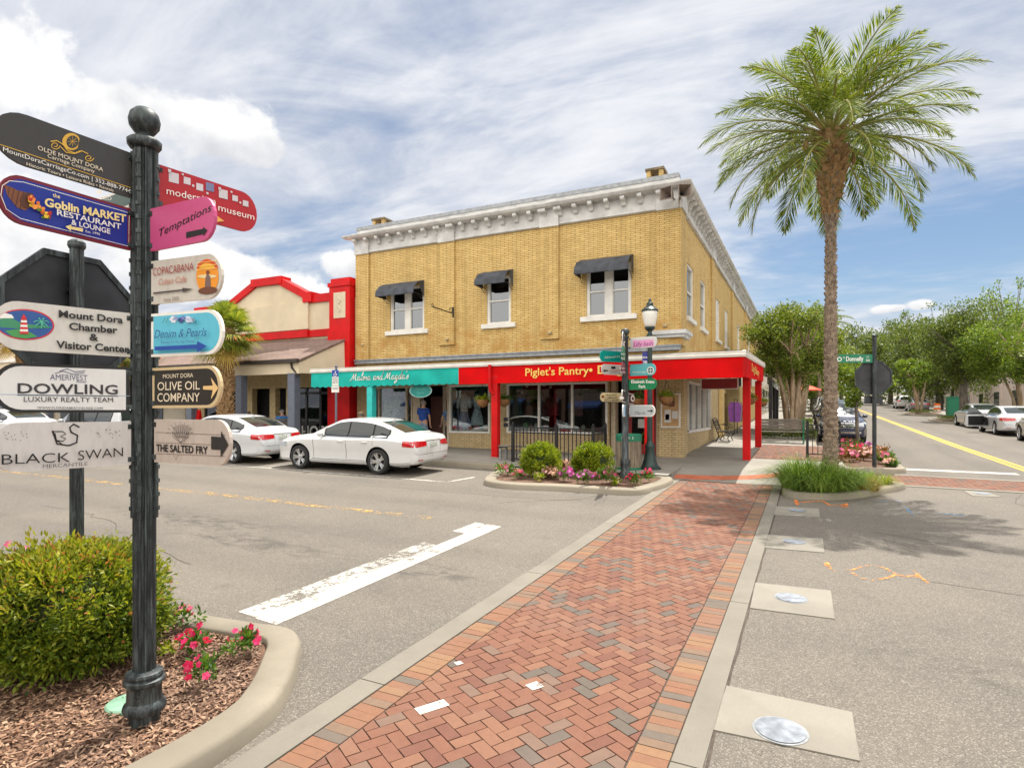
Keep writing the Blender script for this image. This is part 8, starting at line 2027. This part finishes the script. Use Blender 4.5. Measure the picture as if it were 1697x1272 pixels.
# dresses on stands in the windows
def dress(label, px, top, bot_, y, c1, c2, w_=.24, sleeve=True):
    p = on_y(px, top, y); q = on_y(px, bot_, y); z0 = gz(p.x, y) + .15; t = thing('dress_form', label, 'dress', (p.x, y, z0), 0, 'dressed forms in the shop windows'); H = p.z - z0; hb = max(.25, q.z - z0)
    wl = hb + (H - hb) * .52; m = MB(); n = 28; prof = [(w_ * 1.35, hb), (w_ * 1.1, hb + (wl - hb) * .5), (w_ * .62, wl)]; v = []
    for r, z in prof:
        for i in range(n): a = 2 * math.pi * i / n; q_ = r * (1 + .07 * math.sin(a * 7 + z * 2)); v.append((q_ * math.cos(a), q_ * .6 * math.sin(a), z))
    m.add(v, [(j * n + i, j * n + (i + 1) % n, (j + 1) * n + (i + 1) % n, (j + 1) * n + i) for j in range(2) for i in range(n)]); m.build('skirt', c2, t, smooth=True)
    m = MB(); m.lathe([(w_ * .63, wl - .02), (w_ * .72, wl + (H - wl) * .5), (w_ * .85, wl + (H - wl) * .75), (w_ * .5, H - .05), (w_ * .3, H)], 18, 0, Matrix.Diagonal((1, .62, 1, 1)))
    if sleeve:
        for s in (-1, 1): m.tube([(s * w_ * .72, 0, H - .12), (s * w_ * 1.05, .0, H - .32), (s * w_ * 1.15, -.03, H - .55)], [.07, .08, .06], 8)
    m.build('bodice', c1, t, smooth=True); m = MB(); m.tube([(0, 0, 0), (0, 0, H + .05)], .018, 6); m.ball((0, 0, H + .06), .05); m.lathe([(.16, 0), (.16, .02)], 14); m.build('stand', M['blackm'], t)
cl = lambda n, c, v=.35: plain(n, c, .85, var=v, scale=16)
dress('pale floral blouse over a long grey blue skirt, left window', 640, 658, 700, 19.95, cl('floral_blouse', (.72, .74, .62)), cl('grey_blue_skirt', (.60, .68, .72)))
dress('green flowered jacket over a slim blue skirt, left window', 657, 656, 700, 19.95, cl('green_floral_jacket', (.60, .68, .56), .4), cl('powder_blue_skirt', (.62, .70, .78)), .19)
dress('white lace blouse over jeans coloured skirt, right window', 769, 652, 713, 19.95, cl('lace_blouse', (.75, .75, .74)), cl('jean_skirt', (.20, .30, .50)))
dress('sleeveless powder blue dress, right window', 791, 652, 704, 19.95, cl('powder_dress', (.52, .66, .80)), cl('powder_dress', (.52, .66, .80)), .2, False)
t = thing('pink_shawl', 'pink shawl draped above the left window forms', 'shawl', on_y(646, 651, 19.9)); m = MB(); P_ = [[(x, .03 * math.sin(x * 20), .10 * math.cos(x * 3) - .17 * v - .02 * math.sin(x * 13) * v) for x in np.linspace(-.42, .42, 20)] for v in (0, .5, 1)]; m.grid(P_); m.build('cloth', plain('rose_shawl', (.55, .13, .17), .85), t, smooth=True)
rr = random.Random(9)
def display(label, x0, x1, y, z0, n, cols):
    xm = (x0 + x1) / 2; t = thing('shop_display', label, 'display', (xm, y, z0)); m = MB(); L = x1 - x0; m.box(-L / 2, L / 2, -.25, .25, -.04, 0); m.box(-L / 2 + .05, -L / 2 + .1, -.2, .2, -.6, -.04); m.box(L / 2 - .1, L / 2 - .05, -.2, .2, -.6, -.04); m.build('table', M['wood'], t)
    for i in range(n):
        m = MB(); x = -L / 2 + L * (i + .5) / n; s = rr.uniform(.05, .12); h = rr.uniform(.1, .32)
        if i % 3 == 0: m.lathe([(s * .6, 0), (s, h * .3), (s * .8, h * .7), (s * .35, h * .85), (s * .4, h)], 12)
        elif i % 3 == 1: m.box(-s, s, -s * .7, s * .7, 0, h * .8); m.box(-s * .5, s * .5, -s * .3, s * .3, h * .8, h)
        else: m.ball((0, 0, s), s, s, s, 10, 8); m.lathe([(s * .3, s * 1.8), (s * .2, s * 2.4)], 8)
        m.v = [(a + x, b, c) for a, b, c in m.v]; m.build('ware', cols[i % len(cols)], t)
WC = [cl('ware_teal', (.1, .35, .36)), cl('ware_white', (.55, .55, .5)), cl('ware_orange', (.5, .22, .05)), cl('ware_green', (.12, .25, .08)), cl('ware_pink', (.5, .2, .28))]
display('low table of bags and shoes in the right dress window', -12.1, -10.6, 19.9, 1.62, 8, WC)
display('table of pet goods behind the railing window', -9.6, -7.6, 20.1, 1.62, 10, WC[::-1]); display('second table of pet goods by the shop door', -7.4, -6.1, 20.2, 1.62, 7, WC)
for px, y, c, w_, lab in ((912, 20.8, (.20, .03, .05), .34, 'maroon sweater on a rack inside the pet shop'), (850, 20.6, (.12, .28, .32), .36, 'teal towel rack inside the pet shop'), (958, 20.9, (.4, .2, .2), .2, 'rosy cloth hanging inside the pet shop')):
    p = on_y(px, 655, y); t = thing('hanging_cloth', lab, 'cloth', (p.x, y, p.z)); m = MB(); P_ = [[(x, .05 * math.sin(x * 16 + v), -.75 * v) for x in np.linspace(-w_, w_, 18)] for v in np.linspace(0, 1, 5)]; m.grid(P_); m.build('cloth', cl('cloth_%s' % lab.split()[0], c), t, smooth=True); m = MB(); m.tube([(-w_ - .1, 0, .02), (w_ + .1, 0, .02)], .015, 6); m.tube([(0, 0, .02), (0, 0, 1.2)], .008, 4); m.build('rail', M['iron'], t)
for i, (px, py) in enumerate(((857, 647), (865, 650), (873, 640), (902, 638), (912, 641))):
    p = on_y(px, py, 20.0); t = thing('glass_ornament', 'small white ornament hanging in the pet shop window', 'ornament', p, 0, 'white ornaments in the pet shop window'); m = MB(); m.ball((0, 0, 0), .06, .03, .06, 10, 8); m.build('ornament', M['white'], t); m = MB(); m.tube([(0, 0, .05), (0, 0, 3.3 - p.z)], .004, 4); m.build('string', M['white'], t)
# red board among the posts at the left
p = on_y(323, 688, 17.3); t = thing('sandwich_board', 'red sandwich board on the pavement behind the olive board', 'sandwich board', gpoint(p.x, 17.3, .15)); m = MB(); m.add([(-.35, -.25, 0), (.35, -.25, 0), (.35, -.02, 1.3), (-.35, -.02, 1.3), (-.35, .25, 0), (.35, .25, 0), (.35, .02, 1.3), (-.35, .02, 1.3)], [(0, 1, 2, 3), (4, 7, 6, 5), (3, 2, 6, 7), (0, 3, 7, 4), (1, 5, 6, 2)]); m.build('board', M['red'], t)
# utility cover in the near bed and orange barrier up the street
g = on_g(217, 1163, .09); t = thing('valve_cover', 'round pale green valve cover in the mulch behind the post foot', 'valve cover', (g.x, g.y, gz(g.x, g.y) + .075)); m = MB(); m.lathe([(.155, -.03), (.155, .015), (.145, .025), (0, .027)], 32); m.build('lid', plain('pale_green_plastic', (.20, .36, .25), .6, var=.2), t, smooth=40); m = MB(); m.box(-.03, .03, -.012, .012, .026, .03); m.build('slot', M['blackm'], t)
p = on_g(1553, 684, .1)
t = thing('traffic_barrel', 'orange and white traffic barrel by the right hand island', 'traffic barrel', gpoint(p.x, p.y)); m = MB()
for i, (a, b, r) in enumerate(((0, .2, .34), (.2, .42, .32), (.42, .62, .31), (.62, .82, .30), (.82, 1.05, .28))): m.lathe([(r, a), (r - .01, b)], 20, i % 2)
m.build('drum', [plain('barrel_orange', (.8, .16, .02), .5), M['white']], t)
p = on_g(1573, 690, .1); t = thing('utility_cabinet', 'dark green utility cabinet behind the dark oak trunk', 'cabinet', gpoint(p.x + .5, p.y + 1)); m = MB(); m.box(-.5, .5, -.5, .5, 0, 1.7); m.box(-.55, .55, -.55, .55, 1.7, 1.78); m.build('body', M['green'], t, bevel=.02); m = MB(); m.box(-.45, .45, -.515, -.501, .1, 1.6); m.build('door', M['green'], t)
# outdoor tables and barrier chain further up the left pavement
for x, y in ((-.6, 42.5), (-.4, 45.5)):
    t = thing('cafe_table', 'dark cafe table on the left pavement, ' + ('nearer' if y < 44 else 'further') + ' of two', 'table', gpoint(x, y, .15)); m = MB(); m.lathe([(.4, .7), (.4, .73)], 20); m.build('tabletop', M['black'], t); m = MB(); m.tube([(0, 0, 0), (0, 0, .7)], .03, 6); m.lathe([(.25, 0), (.25, .02)], 16); m.build('leg', M['black'], t)
t = thing('parasol', 'red orange parasol far up the left pavement', 'parasol', gpoint(-.3, 56, .15)); m = MB(); m.lathe([(1.3, 2.15), (1.28, 2.2), (.02, 2.75)], 8); m.build('canopy', plain('red_orange_canvas', (.75, .07, .02), .7), t); m = MB(); m.tube([(0, 0, 0), (0, 0, 2.75)], .03, 6); m.build('pole', M['iron'], t)

# ---------------------------------------------------------------- the near side of the avenue, behind the viewer, mirrored in the shop windows
def near_building(x0, x1, y, h, mat, label):
    o0 = Vector(((x0 + x1) / 2, y, gz((x0 + x1) / 2, y))); t = thing('street_building', label, 'building', o0); b = o0.z
    m = MB(); m.box(x0, x1, y - 14, y, b - .4, b + h); m.build('wall', mat, t, off=o0)
    m = MB(); m.box(x0 - .1, x1 + .1, y - 14, y + .15, b + h, b + h + .3); m.build('coping', M['trim'], t, off=o0)
    n = int((x1 - x0) / 3.2)
    for i in range(n):
        a = x0 + (x1 - x0) * (i + .15) / n; m = MB(); m.box(a, a + 2.2, y - .02, y + .04, b + .5, b + 2.8); m.build('shop_window', M['carglass'], t, off=o0)
        m = MB(); m.prism([(y + .04, b + 3.3), (y + 1.3, b + 2.9), (y + 1.3, b + 2.7), (y + .04, b + 3.1)], a - .2, a + 2.4, 'x'); m.build('awning', M['awn'] if i % 3 else plain('navy_awning', (.02, .05, .16), .8), t, off=o0)
near_building(-34, -18, -7.5, 6.2, plain('brown_brick_wall', (.14, .08, .055), .8), 'brown brick shop on the near side of the avenue')
near_building(-17.7, -2.5, -7.5, 5.4, plain('dull_brown_wall', (.13, .10, .08), .8), 'dull brown shop on the near side of the avenue')
for i, (x, y, lab) in enumerate(((-12.5, -3.2, 'oak on the near pavement behind the sign post'), (-20.5, -3.2, 'oak further along the near pavement'), (4.5, -6.5, 'oak on the near corner'), (12, -9, 'oak across the side street on the near side'))):
    tree('oak_tree', lab, x, y, 7.5, 2.9, 5.0, 2.1, 'leaf_oak', 4500, .26, 'bark', 1, .2, 26, .1, None, .2)
